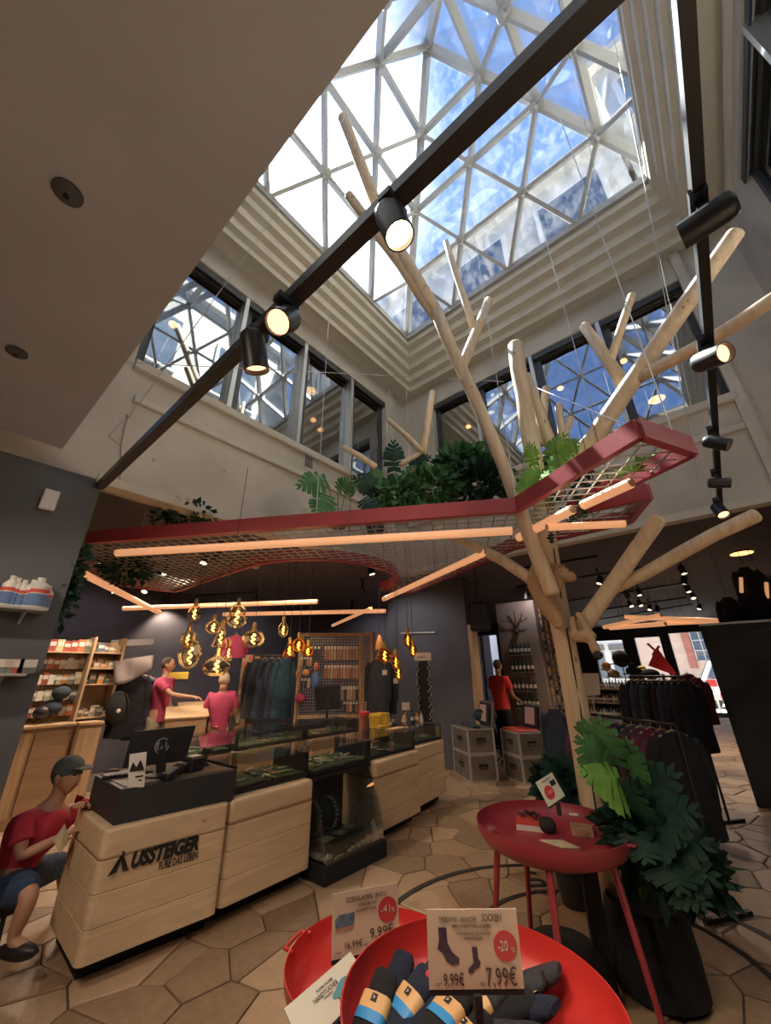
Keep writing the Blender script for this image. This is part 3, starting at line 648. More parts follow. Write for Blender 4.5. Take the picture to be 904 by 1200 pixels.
# discs on the near ceiling
for px_, py_, lb in ((80,225,'small round smoke detector high on the grey near ceiling'), (20,412,'small round smoke detector low on the grey near ceiling')):
    p = PZ(px_, py_, 3.44); t = thing('smoke_detector', lb, 'smoke detector', p); mb = MB(); mb.lathe(p, [(.05,0),(.05,-.012),(.03,-.025),(.001,-.027)], 20, cap=False); mb.build('housing', M_pill, t, smooth=True)
    mb = MB(); mb.lathe(p+Vector((0,0,-.026)), [(.012,0),(.010,-.006),(.001,-.006)], 10, cap=False); mb.build('sensor', M_black, t)
p = PX(57,587,XL); mb = MB(); mb.box(p+Vector((.02,0,0)), (.04,.10,.17)); tag(mb.build('wall_sensor', mat('white_plastic', (.75,.74,.70), .4), bevel=.01, segs=2), 'small white sensor box on the dark left pillar wall', 'sensor')
p = PY(868,646,8.5); p = PZ(869,647,3.60)
t = thing('ceiling_lamp', 'round orange glowing ceiling lamp above the dark partition on the right', 'lamp', p); mb = MB(); mb.lathe(p, [(.15,0),(.16,-.03),(.001,-.035)], 24, cap=False); mb.build('diffuser', mat('orange_diffuser', (1,.6,.3), .4, emit=3, ecol=(1,.42,.14)), t, smooth=True)
mb = MB(); mb.lathe(p, [(.17,.018),(.17,-.02),(.155,-.02)], 24, cap=False); mb.build('rim', M_black, t)
M_offl = mat('office_lamp_shade', (1,.6,.3), .4, emit=16, ecol=(1,.42,.14))
# office pendants behind the clerestory panes
for (fn, px_, py_, c, lb) in ((PX,203,380,XL-.9,'behind the leftmost upper pane'),(PX,364,458,XL-.7,'behind the third upper left pane, largest'),(PX,368,492,XL-1.0,'behind the second upper left mullion'),(PX,376,503,XL-1.2,'low behind the third upper left pane'),(PX,432,518,XL-1.2,'behind the last upper left pane'),(PY,770,468,YB+.9,'behind the right back pane, largest'),(PY,731,423,YB+1.2,'behind the right back pane, above'),(PY,657,455,YB+1.2,'behind the middle back pane'),(PY,549,500,YB+1.2,'behind the leftmost back pane')):
    p = fn(px_, py_, c); t = thing('office_lamp', 'small orange disc lamp '+lb, 'lamp', p); r_ = .11 if 'largest' in lb else .06
    mb = MB(); mb.lathe(p, [(r_*.6,.03),(r_,0),(r_*.8,-.02),(.001,-.025)], 16); mb.build('shade', M_offl, t, smooth=True)
    mb = MB(); mb.tube([p+Vector((0,0,.02)), p+Vector((0,0,.3))], .006, 5); mb.build('rod', M_black, t)
#--STAGE3--
# ------------------------------------------------------------------ shop counters
M_plank = wood('counter_board', (.80,.63,.42), (.66,.49,.31), axis='Y', knots=.075)
M_plank2 = wood('back_board', (.40,.26,.16), (.30,.19,.11), axis='Y', knots=.05)
M_moss = mat('moss', (.022,.038,.016), .95, col2=(.055,.075,.03), vscale=40, bump=1.0, bscale=120)
M_print = mat('black_print', (.012,.012,.012), .6)
def rounded(poly, r, n=4):
    out = []; N = len(poly)
    for i in range(N):
        a, b, c = Vector(poly[i-1]), Vector(poly[i]), Vector(poly[(i+1) % N]); u = (a-b).normalized(); w = (c-b).normalized()
        p0, p1 = b+u*r, b+w*r
        for k in range(n+1):
            t = k/n; out.append(tuple((p0*(1-t)**2 + b*2*t*(1-t) + p1*t*t)))
    return out
def counter(label, poly, z0=.12, z1=.78, npl=4, kick=.035, mt=None, r=.05):
    cx_ = sum(p[0] for p in poly)/len(poly); cy_ = sum(p[1] for p in poly)/len(poly)
    t = thing('shop_counter', label, 'counter', (cx_, cy_, 0), 0, None)
    rp = rounded(poly, r); h = (z1-z0)/npl
    for k in range(npl):
        mb = MB(); mb.prism(rp, z0+k*h+.0015, z0+(k+1)*h-(.0025 if k < npl-1 else 0)); mb.build('plank', mt or M_plank, t, bevel=(.03 if k == npl-1 else .0025), segs=(3 if k == npl-1 else 1))
    mb = MB(); mb.prism([(cx_+(p[0]-cx_)*.992, cy_+(p[1]-cy_)*.992) for p in rp], z0+.01, z1-.02); mb.build('core', M_plank2, t)
    mb = MB(); xm = max(p[0] for p in poly); ym = min(p[1] for p in poly)
    mb.prism([(p[0]-(.16 if p[0] > cx_ else -.02), p[1]+(.07 if p[1] < cy_ else .0)) for p in poly], 0, z0+.012); mb.build('plinth', M_matblack, t)
    return t
ZT_ = .78
c1 = counter('pale board counter with the black shop lettering on its front, nearest the viewer', [(-3.40,1.18), (-3.30,2.0), (-4.14,2.02), (-4.14,1.20)])
c2 = counter('pale board counter between the lettered counter and the glass display case', [(-3.33,2.03), (-3.33,2.88), (-4.1,2.88), (-4.1,2.03)])
c3 = counter('pale board counter just right of the glass display case', [(-3.36,3.80), (-3.41,4.72), (-4.1,4.72), (-4.1,3.80)])
c4 = counter('pale board counter at the far right end of the counter row', [(-3.52,4.76), (-3.62,5.66), (-4.2,5.66), (-4.2,4.76)])
# lettering on the front of the first counter
def on_front(px_, py_):   # the first counter's front passes through (-3.40,1.18) and (-3.30,2.0)
    n = Vector((.82,-.10,0)).normalized(); d = ray(px_, py_); p0 = Vector((-3.395,1.18,0)); t = (p0-CPOS).dot(n)/d.dot(n); return CPOS + d*t + n*.004
fx = Vector((.10,.82,0)).normalized()
a = on_front(152,1015); b = on_front(233,985); hgt = .085
fz_ = Vector((0,0,1)); slope = (b.z-a.z)/((b-a).length)
o = text_mesh('lettering', 'USSTEIGER', .105, M_print, c1, a+Vector((0,0,-.012)), fx, fz_, .0015, 1.0, .18, .0035)
w_ = o.dimensions.x
tw = (b-a).length; bb = [v.co for v in o.data.vertices]
# fit the word to its width on the board
ext = max((WM(c1) @ v.co - a).dot(fx) for v in o.data.vertices); bpy.data.objects.remove(o)
o = text_mesh('lettering', 'USSTEIGER', .115, M_print, c1, a+Vector((0,0,-.010)), fx, fz_, .0015, tw/ext*.105/.115, .18, .006)
mb = MB()   # the tent that stands for the A
def Fp(px_, py_): return on_front(px_, py_)
def quadf(*pp): mb.slab([Fp(*p) for p in pp], .002)
quadf((126,1027),(141,1003),(144,1003),(136,1022)); quadf((141,1003),(144.5,1000.5),(150.5,1019),(143.5,1021)); quadf((136,1022),(137.5,1015),(141,1009),(144,1003),(141,1003),(126,1027)); quadf((141.5,1004),(146,997),(147,998),(144,1004)); quadf((143,996.5),(144,996),(145.5,1001),(144,1002))
mb.build('tent_emblem', M_print, c1)
a2 = on_front(185,1019.5); b2_ = on_front(231.5,1003)
o = text_mesh('slogan', 'F\u00dcRE DAS LEBEN', .06, M_print, c1, a2, fx, fz_, .0012, .55, 0, .0006)
ext = max((WM(c1) @ v.co - a2).dot(fx) for v in o.data.vertices); bpy.data.objects.remove(o)
text_mesh('slogan', 'F\u00dcRE DAS LEBEN', .06, M_print, c1, a2, fx, fz_, .0012, .55*(b2_-a2).length/ext, 0, .0006)
# black riser with the till things
t = thing('till_riser', 'black raised box on top of the lettered counter carrying the till monitor', 'counter top', (-3.75, 1.62, .78))
mb = MB(); mb.prism([(-3.45,1.235),(-3.345,2.05),(-4.08,2.06),(-4.08,1.25)], .782, .985); mb.build('housing', mat('black_board', (.03,.033,.038), .5), t, bevel=.004)
mb = MB(); mb.prism([(-3.49,1.27),(-3.395,2.02),(-4.05,2.03),(-4.05,1.28)], .985, .99); mb.build('desk_pad', mat('brown_desk', (.10,.08,.07), .5), t)
t = thing('monitor', 'black till monitor seen from behind with a round emblem, on the black riser', 'monitor', PD(185,898,4.0))
q = [PD(155,857,3.9), PD(228,850,4.1), PD(216,891,4.08), PD(143,900,3.88)]
mb = MB(); mb.slab(q, .03); mb.build('screen_housing', M_black, t, bevel=.004)
mc = (q[0]+q[1]+q[2]+q[3])/4; nn = (q[1]-q[0]).cross(q[3]-q[0]).normalized(); nn = nn if nn.dot(CPOS-mc) > 0 else -nn
mb = MB(); u_ = (q[1]-q[0]).normalized(); v_ = nn.cross(u_)
mb.tube([mc+nn*.034+u_*.001+(u_*math.cos(k*.45+.8)+v_*math.sin(k*.45+.8))*.052 for k in range(13)], .005, 5)
mb.tube([mc+nn*.034+(u_*x+v_*y)*.036 for x, y in ((-.8,.7),(-.9,-.4),(-.3,-.8),(0,0),(.3,-.8),(.9,-.4),(.8,.7))], .005, 5)
mb.build('emblem', mat('grey_print', (.30,.32,.33), .4), t)
base = PD(187,915,3.95); base.z = .99
mb = MB(); mb.lathe(base, [(.11,0),(.11,.012),(.03,.02)], 20); mb.build('foot', M_black, t, smooth=True)
mb = MB(); mb.bar(base+Vector((0,0,.015)), mc-nn*.0+Vector((0,0,-.02))+nn*.03, .06, .03, nn); mb.build('neck', M_black, t)
mb = MB(); p = PD(159,903,3.72); s_ = [PD(152,884,3.72), PD(172,881,3.74), PD(169,922,3.7), PD(149,926,3.68)]
card = thing('price_card', 'white upright card with a dark mountain drawing beside the till monitor', 'card', PD(160,924,3.69))
mb.slab(s_, .004); mb.build('board', mat('card_white', (.70,.68,.62), .6), card)
mb = MB(); f_ = lambda x, y: PD(x, y, 3.70); mb.slab([f_(151,905), f_(156,893), f_(160,899), f_(165,890), f_(169,902)], .003); mb.slab([f_(151,911), f_(168,908), f_(168,910), f_(151,913)], .003); mb.slab([f_(151,916), f_(166,913), f_(166,915), f_(151,918)], .003); mb.build('print', M_print, card)
p = PZ(131,906,.99); t = thing('computer_mouse', 'small dark computer mouse near the left end of the black riser', 'mouse', p); mb = MB(); mb.ball(p+Vector((0,0,.012)), (.032,.055,.02), 12, 8); mb.build('shell', M_black, t, smooth=True)
p = PZ(142,910,.99); t = thing('keyboard', 'dark flat keyboard lying before the mouse on the black riser', 'keyboard', p); mb = MB(); mb.box(p+Vector((0,.05,.01)), (.13,.34,.02), -.35); mb.build('body', M_black, t, bevel=.004)
mb = MB()
for i in range(4):
    for j in range(11): mb.box(p + Matrix.Rotation(-.35,3,'Z') @ Vector((-.045+i*.03, -.1+j*.03, .023)), (.024,.024,.006), -.35)
mb.build('keys', mat('key_grey', (.05,.05,.055), .5), t)
for (px_, py_, lb, nm) in ((214,905,'black card terminal beside the monitor foot','card_terminal'), (225,903,'dark receipt printer at the right of the riser','receipt_printer'), (240,897,'small black barcode scanner at the right end of the riser','barcode_scanner'), (201,912,'black telephone in front of the monitor','telephone')):
    p = PZ(px_, py_, .99); t = thing(nm, lb, nm.replace('_', ' '), p)
    if nm == 'receipt_printer':
        mb = MB(); mb.box(p+Vector((0,0,.05)), (.14,.13,.10), .2); mb.build('housing', M_black, t, bevel=.012); mb = MB(); mb.box(p+Vector((0,0,.102)), (.07,.08,.01), .2); mb.build('paper', bpy.data.materials['card_white'], t)
    elif nm == 'barcode_scanner':
        mb = MB(); mb.lathe(p, [(.035,0),(.035,.01),(.012,.02),(.012,.09)], 12); mb.build('stand', M_black, t); mb = MB(); mb.box(p+Vector((0,0,.11)), (.05,.09,.05), .5); mb.build('head', M_black, t, bevel=.01)
    else:
        R_ = Matrix.Rotation(.3,3,'Z') @ Matrix.Rotation(.35,3,'X'); mb = MB(); mb.box(p+Vector((0,0,.04)), (.085,.16,.04), M=R_); mb.build('body', M_black, t, bevel=.006)
        mb = MB()
        for i in range(3):
            for j in range(4): mb.box(p+Vector((0,0,.04))+R_ @ Vector((-.024+i*.024, -.05+j*.022, .022)), (.016,.014,.005), M=R_)
        mb.build('keys', bpy.data.materials['grey_print'], t)
# glass vitrines on top of the counters, with moss and small goods
cols = [(.55,.18,.08),(.60,.52,.35),(.10,.16,.22),(.45,.40,.30),(.62,.30,.10),(.25,.28,.22),(.70,.66,.58),(.35,.08,.06),(.15,.15,.16)]
M_item = [mat('goods_%s' % n_, c_, .45, var=.12, vscale=20) for n_, c_ in zip(('rust','sand','navy','khaki','orange','olive','cream','maroon','charcoal'), cols)]
rg = random.Random(5)
def knife(p, rz, kind, group, label):
    t = thing('pocket_tool', label, 'pocket knife', p, 0, group); R_ = Matrix.Rotation(rz, 3, 'Z'); mb = MB()
    mb.box(p+Vector((0,0,.012)), (.085,.02,.018), rz); mb.build('handle', M_item[kind], t, bevel=.006)
    mb = MB(); mb.slab([p+R_ @ Vector(v) for v in ((.04,-.009,.014),(.10,-.007,.014),(.125,.008,.014),(.04,.009,.014))], .003); mb.build('blade', M_alu, t)
    return t
def vitrine(label, x0, x1, y0, y1, z0, z1, parts_, n, gname, glabel, z_open=False):
    t = thing('glass_vitrine', label, 'display case', ((x0+x1)/2, (y0+y1)/2, z0))
    mb = MB(); mb.b2((x0,y0,z0), (x1,y1,z0+.03)); mb.build('tray', M_matblack, t)
    mb = MB(); nx_, ny_ = 10, 24
    vs = [(x0+.015+(x1-x0-.03)*i/nx_, y0+.015+(y1-y0-.03)*j/ny_, z0+.034+rg.uniform(0,.02)) for i in range(nx_+1) for j in range(ny_+1)]
    mb._add(vs, [(i*(ny_+1)+j, (i+1)*(ny_+1)+j, (i+1)*(ny_+1)+j+1, i*(ny_+1)+j+1) for i in range(nx_) for j in range(ny_)]); o = mb.build('moss_bed', M_moss, t, smooth=True); o['kind'] = 'stuff'
    for y in parts_:
        mb = MB(); mb.b2((x0,y-.012,z0), (x1,y+.012,z1-.012)); mb.build('divider', M_black, t)
    mb = MB(); mb.b2((x0-.01,y0-.01,z1-.008), (x1+.01,y1+.01,z1)); mb.build('glass_top', M_clear, t)
    mb = MB(); mb.b2((x1-.002,y0,z0+.03), (x1+.004,y1,z1-.01)); mb.build('glass_front', M_clear, t)
    mb = MB(); mb.b2((x1-.006,y0,z0+.0), (x1+.008,y1,z0+.035)); mb.build('rail', M_black, t)
    for k in range(n):
        knife(Vector((rg.uniform(x0+.08,x1-.08), rg.uniform(y0+.08,y1-.1), z0+.045)), rg.uniform(0,PI), rg.randrange(len(M_item)), gname, glabel)
    return t
vitrine('glass-topped black display tray with moss behind the second pale counter', -4.0, -3.45, 2.10, 2.88, .785, 1.0, (2.10,2.88), 14, 'knives in the second counter display', 'small knife lying on moss in the display behind the second pale counter')
vitrine('glass-topped black display tray with moss above the glass display case', -4.0, -3.42, 2.92, 3.76, .785, 1.0, (3.76,), 14, 'knives above the glass display case', 'small knife lying on moss in the tray above the glass display case')
vitrine('glass-topped black display tray with moss behind the third pale counter', -4.02, -3.48, 3.82, 4.70, .785, 1.0, (4.70,), 14, 'knives in the third counter display', 'small knife lying on moss in the display behind the third pale counter')
vitrine('glass-topped black display tray with moss at the far end of the counter row', -4.15, -3.64, 4.78, 5.6, .785, 1.0, (5.6,), 10, 'knives in the last counter display', 'small knife lying on moss in the farthest display of the counter row')
# curved acrylic display case between the counters
t = thing('display_case', 'tall clear display case with curved sides on a black plinth between the pale counters', 'display case', (-3.45, 3.32, 0))
mb = MB(); mb.prism([(-3.19,2.93),(-3.16,3.74),(-4.0,3.76),(-4.0,2.92)], 0, .14); mb.build('plinth', M_matblack, t, bevel=.004)
M_greyb = mat('grey_back_panel', (.16,.15,.155), .7)
mb = MB(); mb.b2((-3.86,2.92,.14), (-3.84,3.76,.76)); mb.build('back_panel', M_greyb, t)
mb = MB(); mb.b2((-3.98,2.90,.74), (-3.42,3.78,.775)); mb.build('lid', M_black, t)
def side_glass(y):
    pr = [(-3.84,.14)] + [(-3.42 + .22*math.sin(PI/2*(1-k/6)), .14+(.60)*(k/6)) for k in range(7)] + [(-3.84,.74)]
    mb = MB(); n = len(pr); vs = [(x, y, z) for x, z in pr]+[(x, y+.008, z) for x, z in pr]
    mb._add(vs, [tuple(range(n)), tuple(range(n,2*n))[::-1]]+[(k, n+k, n+(k+1)%n, (k+1)%n) for k in range(n)]); return mb
side_glass(2.935).build('side_pane', M_clear, t); side_glass(3.735).build('side_pane', M_clear, t)
mb = MB(); pr = [(-3.42 + .22*math.sin(PI/2*(1-k/6)), .14+(.60)*(k/6)) for k in range(7)]
mb._add([(x,2.94,z) for x,z in pr]+[(x,3.74,z) for x,z in pr]+[(x-.006,2.94,z) for x,z in pr]+[(x-.006,3.74,z) for x,z in pr], [(k,k+1,7+k+1,7+k) for k in range(6)]+[(14+k,21+k,21+k+1,14+k+1) for k in range(6)]); mb.build('front_pane', M_clear, t, smooth=True)
rb = random.Random(3); mb = MB(); M_pebble = mat('white_pebble', (.62,.60,.52), .7, var=.15)
for k in range(150):
    u = rb.random(); x, y = (-3.24-rb.random()*.06, 2.97+u*.74) if k % 3 else (-3.26-rb.random()*.4, 2.965+rb.random()*.05)
    mb.ball((x, y, .15+rb.random()*.02), (.016,.02,.013), 6, 4, Matrix.Rotation(rb.random()*3,3,'Z'))
o = mb.build('white_pebbles', M_pebble, t); o['kind'] = 'stuff'
M_fabric_d = mat('dark_teal_fabric', (.03,.05,.065), .9, var=.3, vscale=30, bump=.4, bscale=200)
a_ = Vector((-3.55,3.12,.36)); t = thing('gear_reel', 'dark drum-shaped gear reel with ribbed rims inside the glass display case', 'reel', (-3.55,3.2,.14))
mb = MB(); mb.lathe((-3.55,3.05,.40), [(.12,0),(.13,.02),(.105,.03),(.105,.17),(.13,.18),(.12,.2)], 24, (.25,1,.1)); mb.build('drum', M_fabric_d, t, smooth=True)
for k in (0, 1):
    mb = MB()
    for i in range(22):
        a = 2*PI*i/22; c_ = Vector((-3.55,3.05,.40)) + Vector((.25,1,.1)).normalized()*(.01+.18*k) + Vector((math.cos(a)*.128,0,math.sin(a)*.128)); mb.box(c_, (.014,.025,.014))
    mb.build('rim_studs', M_alu, t)
mb = MB(); mb.bar((-3.55,3.1,.15), (-3.56,3.12,.30), .16, .05, (1,0,0)); mb.build('stand', M_fabric_d, t)
mb = MB(); R_ = Matrix.Rotation(.5,3,'Y'); mb.box((-3.42,3.30,.19), (.34,.5,.10), .1); tag(mb.build('stone_block', mat('dark_slate', (.06,.055,.055), .8, var=.3, bump=.5), bevel=.02), 'dark slate block on the floor of the glass display case', 'stone')
for k, (x, y, z) in enumerate(((-3.40,3.12,.245),(-3.42,3.32,.245),(-3.46,3.48,.245))):
    mb = MB(); mb.prism([(x-.05,y-.07),(x+.06,y-.04),(x+.05,y+.07),(x-.04,y+.05)], z, z+.012); tag(mb.build('leaf_blade', mat('pale_sage_%s' % 'abc'[k], (.30,.33,.22), .6)), ['pale green flat axe-head piece in the display case, nearest', 'pale green flat axe-head piece in the display case, middle one', 'pale green flat axe-head piece in the display case, farthest'][k], 'tool blade')
mb = MB(); mb.slab([(-3.22,3.62,.16),(-3.26,3.72,.16),(-3.30,3.70,.30),(-3.26,3.60,.30)], .004); tag(mb.build('price_card', bpy.data.materials['card_white']), 'small pale card leaning on pebbles in the display case corner', 'card')
# inner row of counters with vitrines
for k, (y0, y1) in enumerate(((2.1,3.05),(3.1,4.2),(4.25,5.4))):
    ttl = ('behind the till monitor','in the middle of the inner row','at the far end of the inner row')[k]
    c_ = counter('brown board counter '+ttl, [(-5.12,y0),(-5.12,y1),(-5.75,y1),(-5.75,y0)], z1=.80, mt=M_plank2, npl=3, r=.03)
    vitrine('black glass-topped vitrine on the inner row, '+ttl, -5.75, -5.16, y0+.02, y1-.02, .805, 1.0, (y0+.02, y1-.02), 12, 'knives in the inner vitrines, '+ttl, 'small tool lying on moss in the vitrine '+ttl)
# glass bridge shelf above the counter row
t = thing('glass_shelf', 'long clear glass shelf spanning over the counter row with glass uprights', 'shelf', (-4.3, 3.6, .8))
mb = MB(); mb.b2((-4.95,2.12,1.06), (-4.08,3.1,1.068)); mb.build('shelf_pane', M_clear, t)
mb = MB(); mb.b2((-4.30,2.2,.8), (-4.292,3.6,1.06)); mb.build('upright_pane', M_clear, t)
# ------------------------------------------------------------------ things standing on the far end of the counters
M_yel = mat('yellow_plastic', (.75,.55,.08), .45)
p = PX(445,848,-4.05); p.z = 1.0
t = thing('basket', 'yellow plastic basket standing on the counter row', 'basket', p)
for k, (dx, dy, sx, sy) in enumerate(((0,-.09,.2,.01),(0,.09,.2,.01),(-.1,0,.01,.18),(.1,0,.01,.18))):
    mb = MB()
    for j in range(5):
        mb.box(p+Vector((dx+(sx*(j/4-.5) if sx > .1 else 0), dy+(sy*(j/4-.5) if sy > .1 else 0), .08)), (.02 if sx > .1 else .01, .02 if sy > .1 else .01, .16))
    mb.box(p+Vector((dx,dy,.165)), (sx+.01,sy+.01,.03)); mb.box(p+Vector((dx,dy,.012)), (sx+.01,sy+.01,.024)); mb.build('side_panel', M_yel, t)
mb = MB(); mb.box(p+Vector((0,0,.007)), (.2,.18,.012)); mb.build('base', M_yel, t)
p = PX(427,852,-4.1); p.z = 1.0
t = thing('tumbler_stand', 'tall clear cylinder with a red lid left of the yellow basket', 'container', p); mb = MB(); mb.lathe(p, [(.06,0),(.06,.17)], 16); mb.build('cylinder', mat('brown_glass', (.30,.12,.10), .15), t, smooth=True); mb = MB(); mb.lathe(p+Vector((0,0,.17)), [(.07,0),(.08,.03),(.075,.045),(.001,.05)], 16); mb.build('lid', mat('red_plastic', (.60,.05,.06), .4), t, smooth=True)
rb = random.Random(9); M_bot = [mat('bottle_'+n_, c_, .25) for n_, c_ in (('amber',(.35,.16,.05)),('clearish',(.45,.45,.42)),('dark',(.04,.05,.04)),('blue',(.08,.14,.25)),('copper',(.5,.25,.12)))]
def bottle(p, mt, capm, label, group, h=.2, r=.03, nm='bottle'):
    t = thing(nm, label, 'bottle', p, 0, group); mb = MB(); mb.lathe(p, [(r*.9,0),(r,.01),(r,h*.62),(r*.4,h*.78),(r*.36,h*.93)], 10); mb.build('body', mt, t, smooth=True)
    mb = MB(); mb.lathe(p+Vector((0,0,h*.92)), [(r*.42,0),(r*.42,h*.09)], 8); mb.build('cap', capm, t); mb = MB(); mb.lathe(p+Vector((0,0,h*.2)), [(r*1.02,0),(r*1.02,h*.28)], 10, cap=False); mb.build('label', M_item[6], t, smooth=True)
    return t
for k, px_ in enumerate((462,467,471,476,481,485,490,459,494,474,487)):
    p = PD(px_, 845, 6.3+rb.uniform(-.2,.2)); p.z = 1.02 if False else 1.0
    p = Vector((rb.uniform(-4.12,-3.7), 4.80+k*.075, 1.0)); bottle(p, M_bot[k % 5], M_bot[2], 'small bottle standing on the far end of the counter row', 'bottles on the far end of the counter', rb.uniform(.12,.2), .024)
# wooden tray and sign stand
p = Vector((-3.72,4.62,1.0)); mb = MB(); mb.box(p+Vector((0,0,.01)), (.14,.3,.02)); tag(mb.build('wooden_tray', M_pale), 'thin wooden board in front of the bottles on the glass counter', 'board')
p = PD(476,836,6.1); p.z = 1.0; t = thing('sign_stand', 'small square cream sign on a thin stem among the bottles', 'sign', p)
mb = MB(); mb.tube([p, p+Vector((0,0,.22))], .004, 6); mb.lathe(p, [(.035,0),(.03,.01)], 12); mb.build('stem', M_alu, t); mb = MB(); q_ = p+Vector((0,0,.27)); mb.box(q_, (.11,.006,.10), .65); mb.build('board', M_item[6], t)
# black revolving rack with a cream headboard
p = PD(495,845,6.55); p.z = 1.0
p = Vector((-3.80,5.45,1.0)); t = thing('jewellery_rack', 'tall black rack hung with small shiny goods, cream headboard on top', 'rack', p)
q_ = PD(495,773,6.62); rr_ = math.atan2(q_.y, q_.x)-PI/2
R_ = Matrix.Rotation(rr_, 3, 'Z')
mb = MB(); mb.box(p+Vector((0,0,.45)), (.20,.12,.86), rr_); mb.build('panel', M_matblack, t)
mb = MB(); mb.box(p+Vector((0,0,.95)), (.27,.03,.12), rr_); hb = mb.build('headboard', mat('cream_board', (.66,.55,.42), .6), t)
text_mesh('lettering', 'CLARUS', .05, M_print, hb, p+Vector((0,0,.93))+R_ @ Vector((-.09,-.017,0)), R_ @ Vector((1,0,0)), (0,0,1), .0006, .75)
for s_ in (-1, 1):
    mb = MB()
    for k in range(26): mb.ball(p+R_ @ Vector((s_*.085+rb.uniform(-.02,.02), -.07, .06+k*.032)), .012, 6, 4)
    o = mb.build('hanging_goods', M_wire, t); o['kind'] = 'stuff'
# wall rail with lanterns
a, b = PY(470,742,7.32), PY(510,741,7.32); mb = MB(); mb.bar(a, b, .03, .03); tag(mb.build('wall_rail', M_alu), 'short light metal rail on the grey column above the cream headboard', 'rail')
#--STAGE4--
# ------------------------------------------------------------------ skinned figures
def skin_mesh(name, nodes, edges, mt, parent, sub=2, root=0):
    """nodes: list of (pos, radius); one continuous surface grown round a skeleton"""
    inv = WM(parent).inverted() if parent is not None else Matrix.Identity(4)
    me = bpy.data.meshes.new(name); me.from_pydata([tuple(inv @ Vector(p)) for p, r in nodes], edges, [])
    o = bpy.data.objects.new(name, me); COL.objects.link(o)
    sk = o.modifiers.new('skin', 'SKIN'); sk.use_smooth_shade = True
    for i, (p, r) in enumerate(nodes):
        rr = r if isinstance(r, tuple) else (r, r)
        me.skin_vertices[0].data[i].radius = rr; me.skin_vertices[0].data[i].use_root = (i == root)
    sb = o.modifiers.new('sub', 'SUBSURF'); sb.levels = sub; sb.render_levels = sub
    dg = bpy.context.evaluated_depsgraph_get(); m2 = bpy.data.meshes.new_from_object(o.evaluated_get(dg)); COL.objects.unlink(o); bpy.data.objects.remove(o)
    m2.materials.clear(); m2.materials.append(mt); m2.polygons.foreach_set('use_smooth', [True]*len(m2.polygons))
    m2.name = name; o = bpy.data.objects.new(name, m2); COL.objects.link(o)
    if parent is not None: o.parent = parent
    return o
def skin_mat(name, c, r=.5):
    m = mat(name, c, r, var=.06, vscale=12); m.node_tree.nodes['Principled BSDF'].inputs['Subsurface Weight'].default_value = .08; return m
M_skin = skin_mat('skin', (.50,.28,.19)); M_hair = mat('short_hair', (.10,.07,.05), .8, var=.3, vscale=60, bump=.6, bscale=200); M_hairg = mat('pale_hair', (.55,.45,.33), .8, var=.2, vscale=60, bump=.6, bscale=200)
M_shirt = mat('red_shirt', (.50,.035,.075), .85, var=.10, vscale=10, bump=.2, bscale=80); M_jean = mat('blue_denim', (.035,.065,.13), .9, var=.25, vscale=25, bump=.4, bscale=200)
M_pinkt = mat('pink_shirt', (.40,.05,.12), .85, var=.1, vscale=10); M_eye = mat('eye_dark', (.02,.015,.012), .2)
def V(*a): return Vector(a)
def head_nodes(c, face, up=V(0,0,1), r=.142):
    """returns nodes/edges for neck-top..crown, nose, ears; c = head centre, face = direction of gaze"""
    f = (face - up*face.dot(up)).normalized(); s = up.cross(f)
    N = [(c-up*.10-f*.02, (.055,.055)), (c-up*.0-f*.01, (.07,.07)), (c+up*.03-f*.008, (.06,.06)),
         (c+f*.04, .03)]
    return N, [(0,1),(1,2),(1,3)], f, s
def hand(nodes, edges, wrist_i, d, palm, side, L=.17, curl=.5, r=1.0):
    """five separate fingers: d = direction the hand points, palm = palm normal, side = towards the thumb"""
    w = nodes[wrist_i][0]; d = d.normalized(); palm = palm.normalized(); side = side.normalized()
    nodes.append((w+d*.045, (.034*r,.022*r))); a = len(nodes)-1; edges.append((wrist_i, a))
    nodes.append((w+d*.085, (.036*r,.018*r))); b = len(nodes)-1; edges.append((a, b))
    for k, ln in enumerate((.9,1.0,.93,.75)):
        q0 = w+d*.095+side*(.03-.02*k); nodes.append((q0, .0095*r)); i0 = len(nodes)-1; edges.append((b, i0))
        c_ = curl*.9; q1 = q0+(d*math.cos(c_)+palm*math.sin(c_))*.032*ln; nodes.append((q1, .009*r)); edges.append((i0, len(nodes)-1))
        q2 = q1+(d*math.cos(c_*2)+palm*math.sin(c_*2))*.028*ln; nodes.append((q2, .0075*r)); edges.append((len(nodes)-2, len(nodes)-1))
    q0 = w+d*.035+side*.036; nodes.append((q0, .012*r)); edges.append((a, len(nodes)-1)); q1 = q0+(d*.6+side*.6+palm*.35).normalized()*.035; nodes.append((q1, .010*r)); edges.append((len(nodes)-2, len(nodes)-1))
    q2 = q1+(d*.85+palm*.5).normalized()*.028; nodes.append((q2, .008*r)); edges.append((len(nodes)-2, len(nodes)-1))
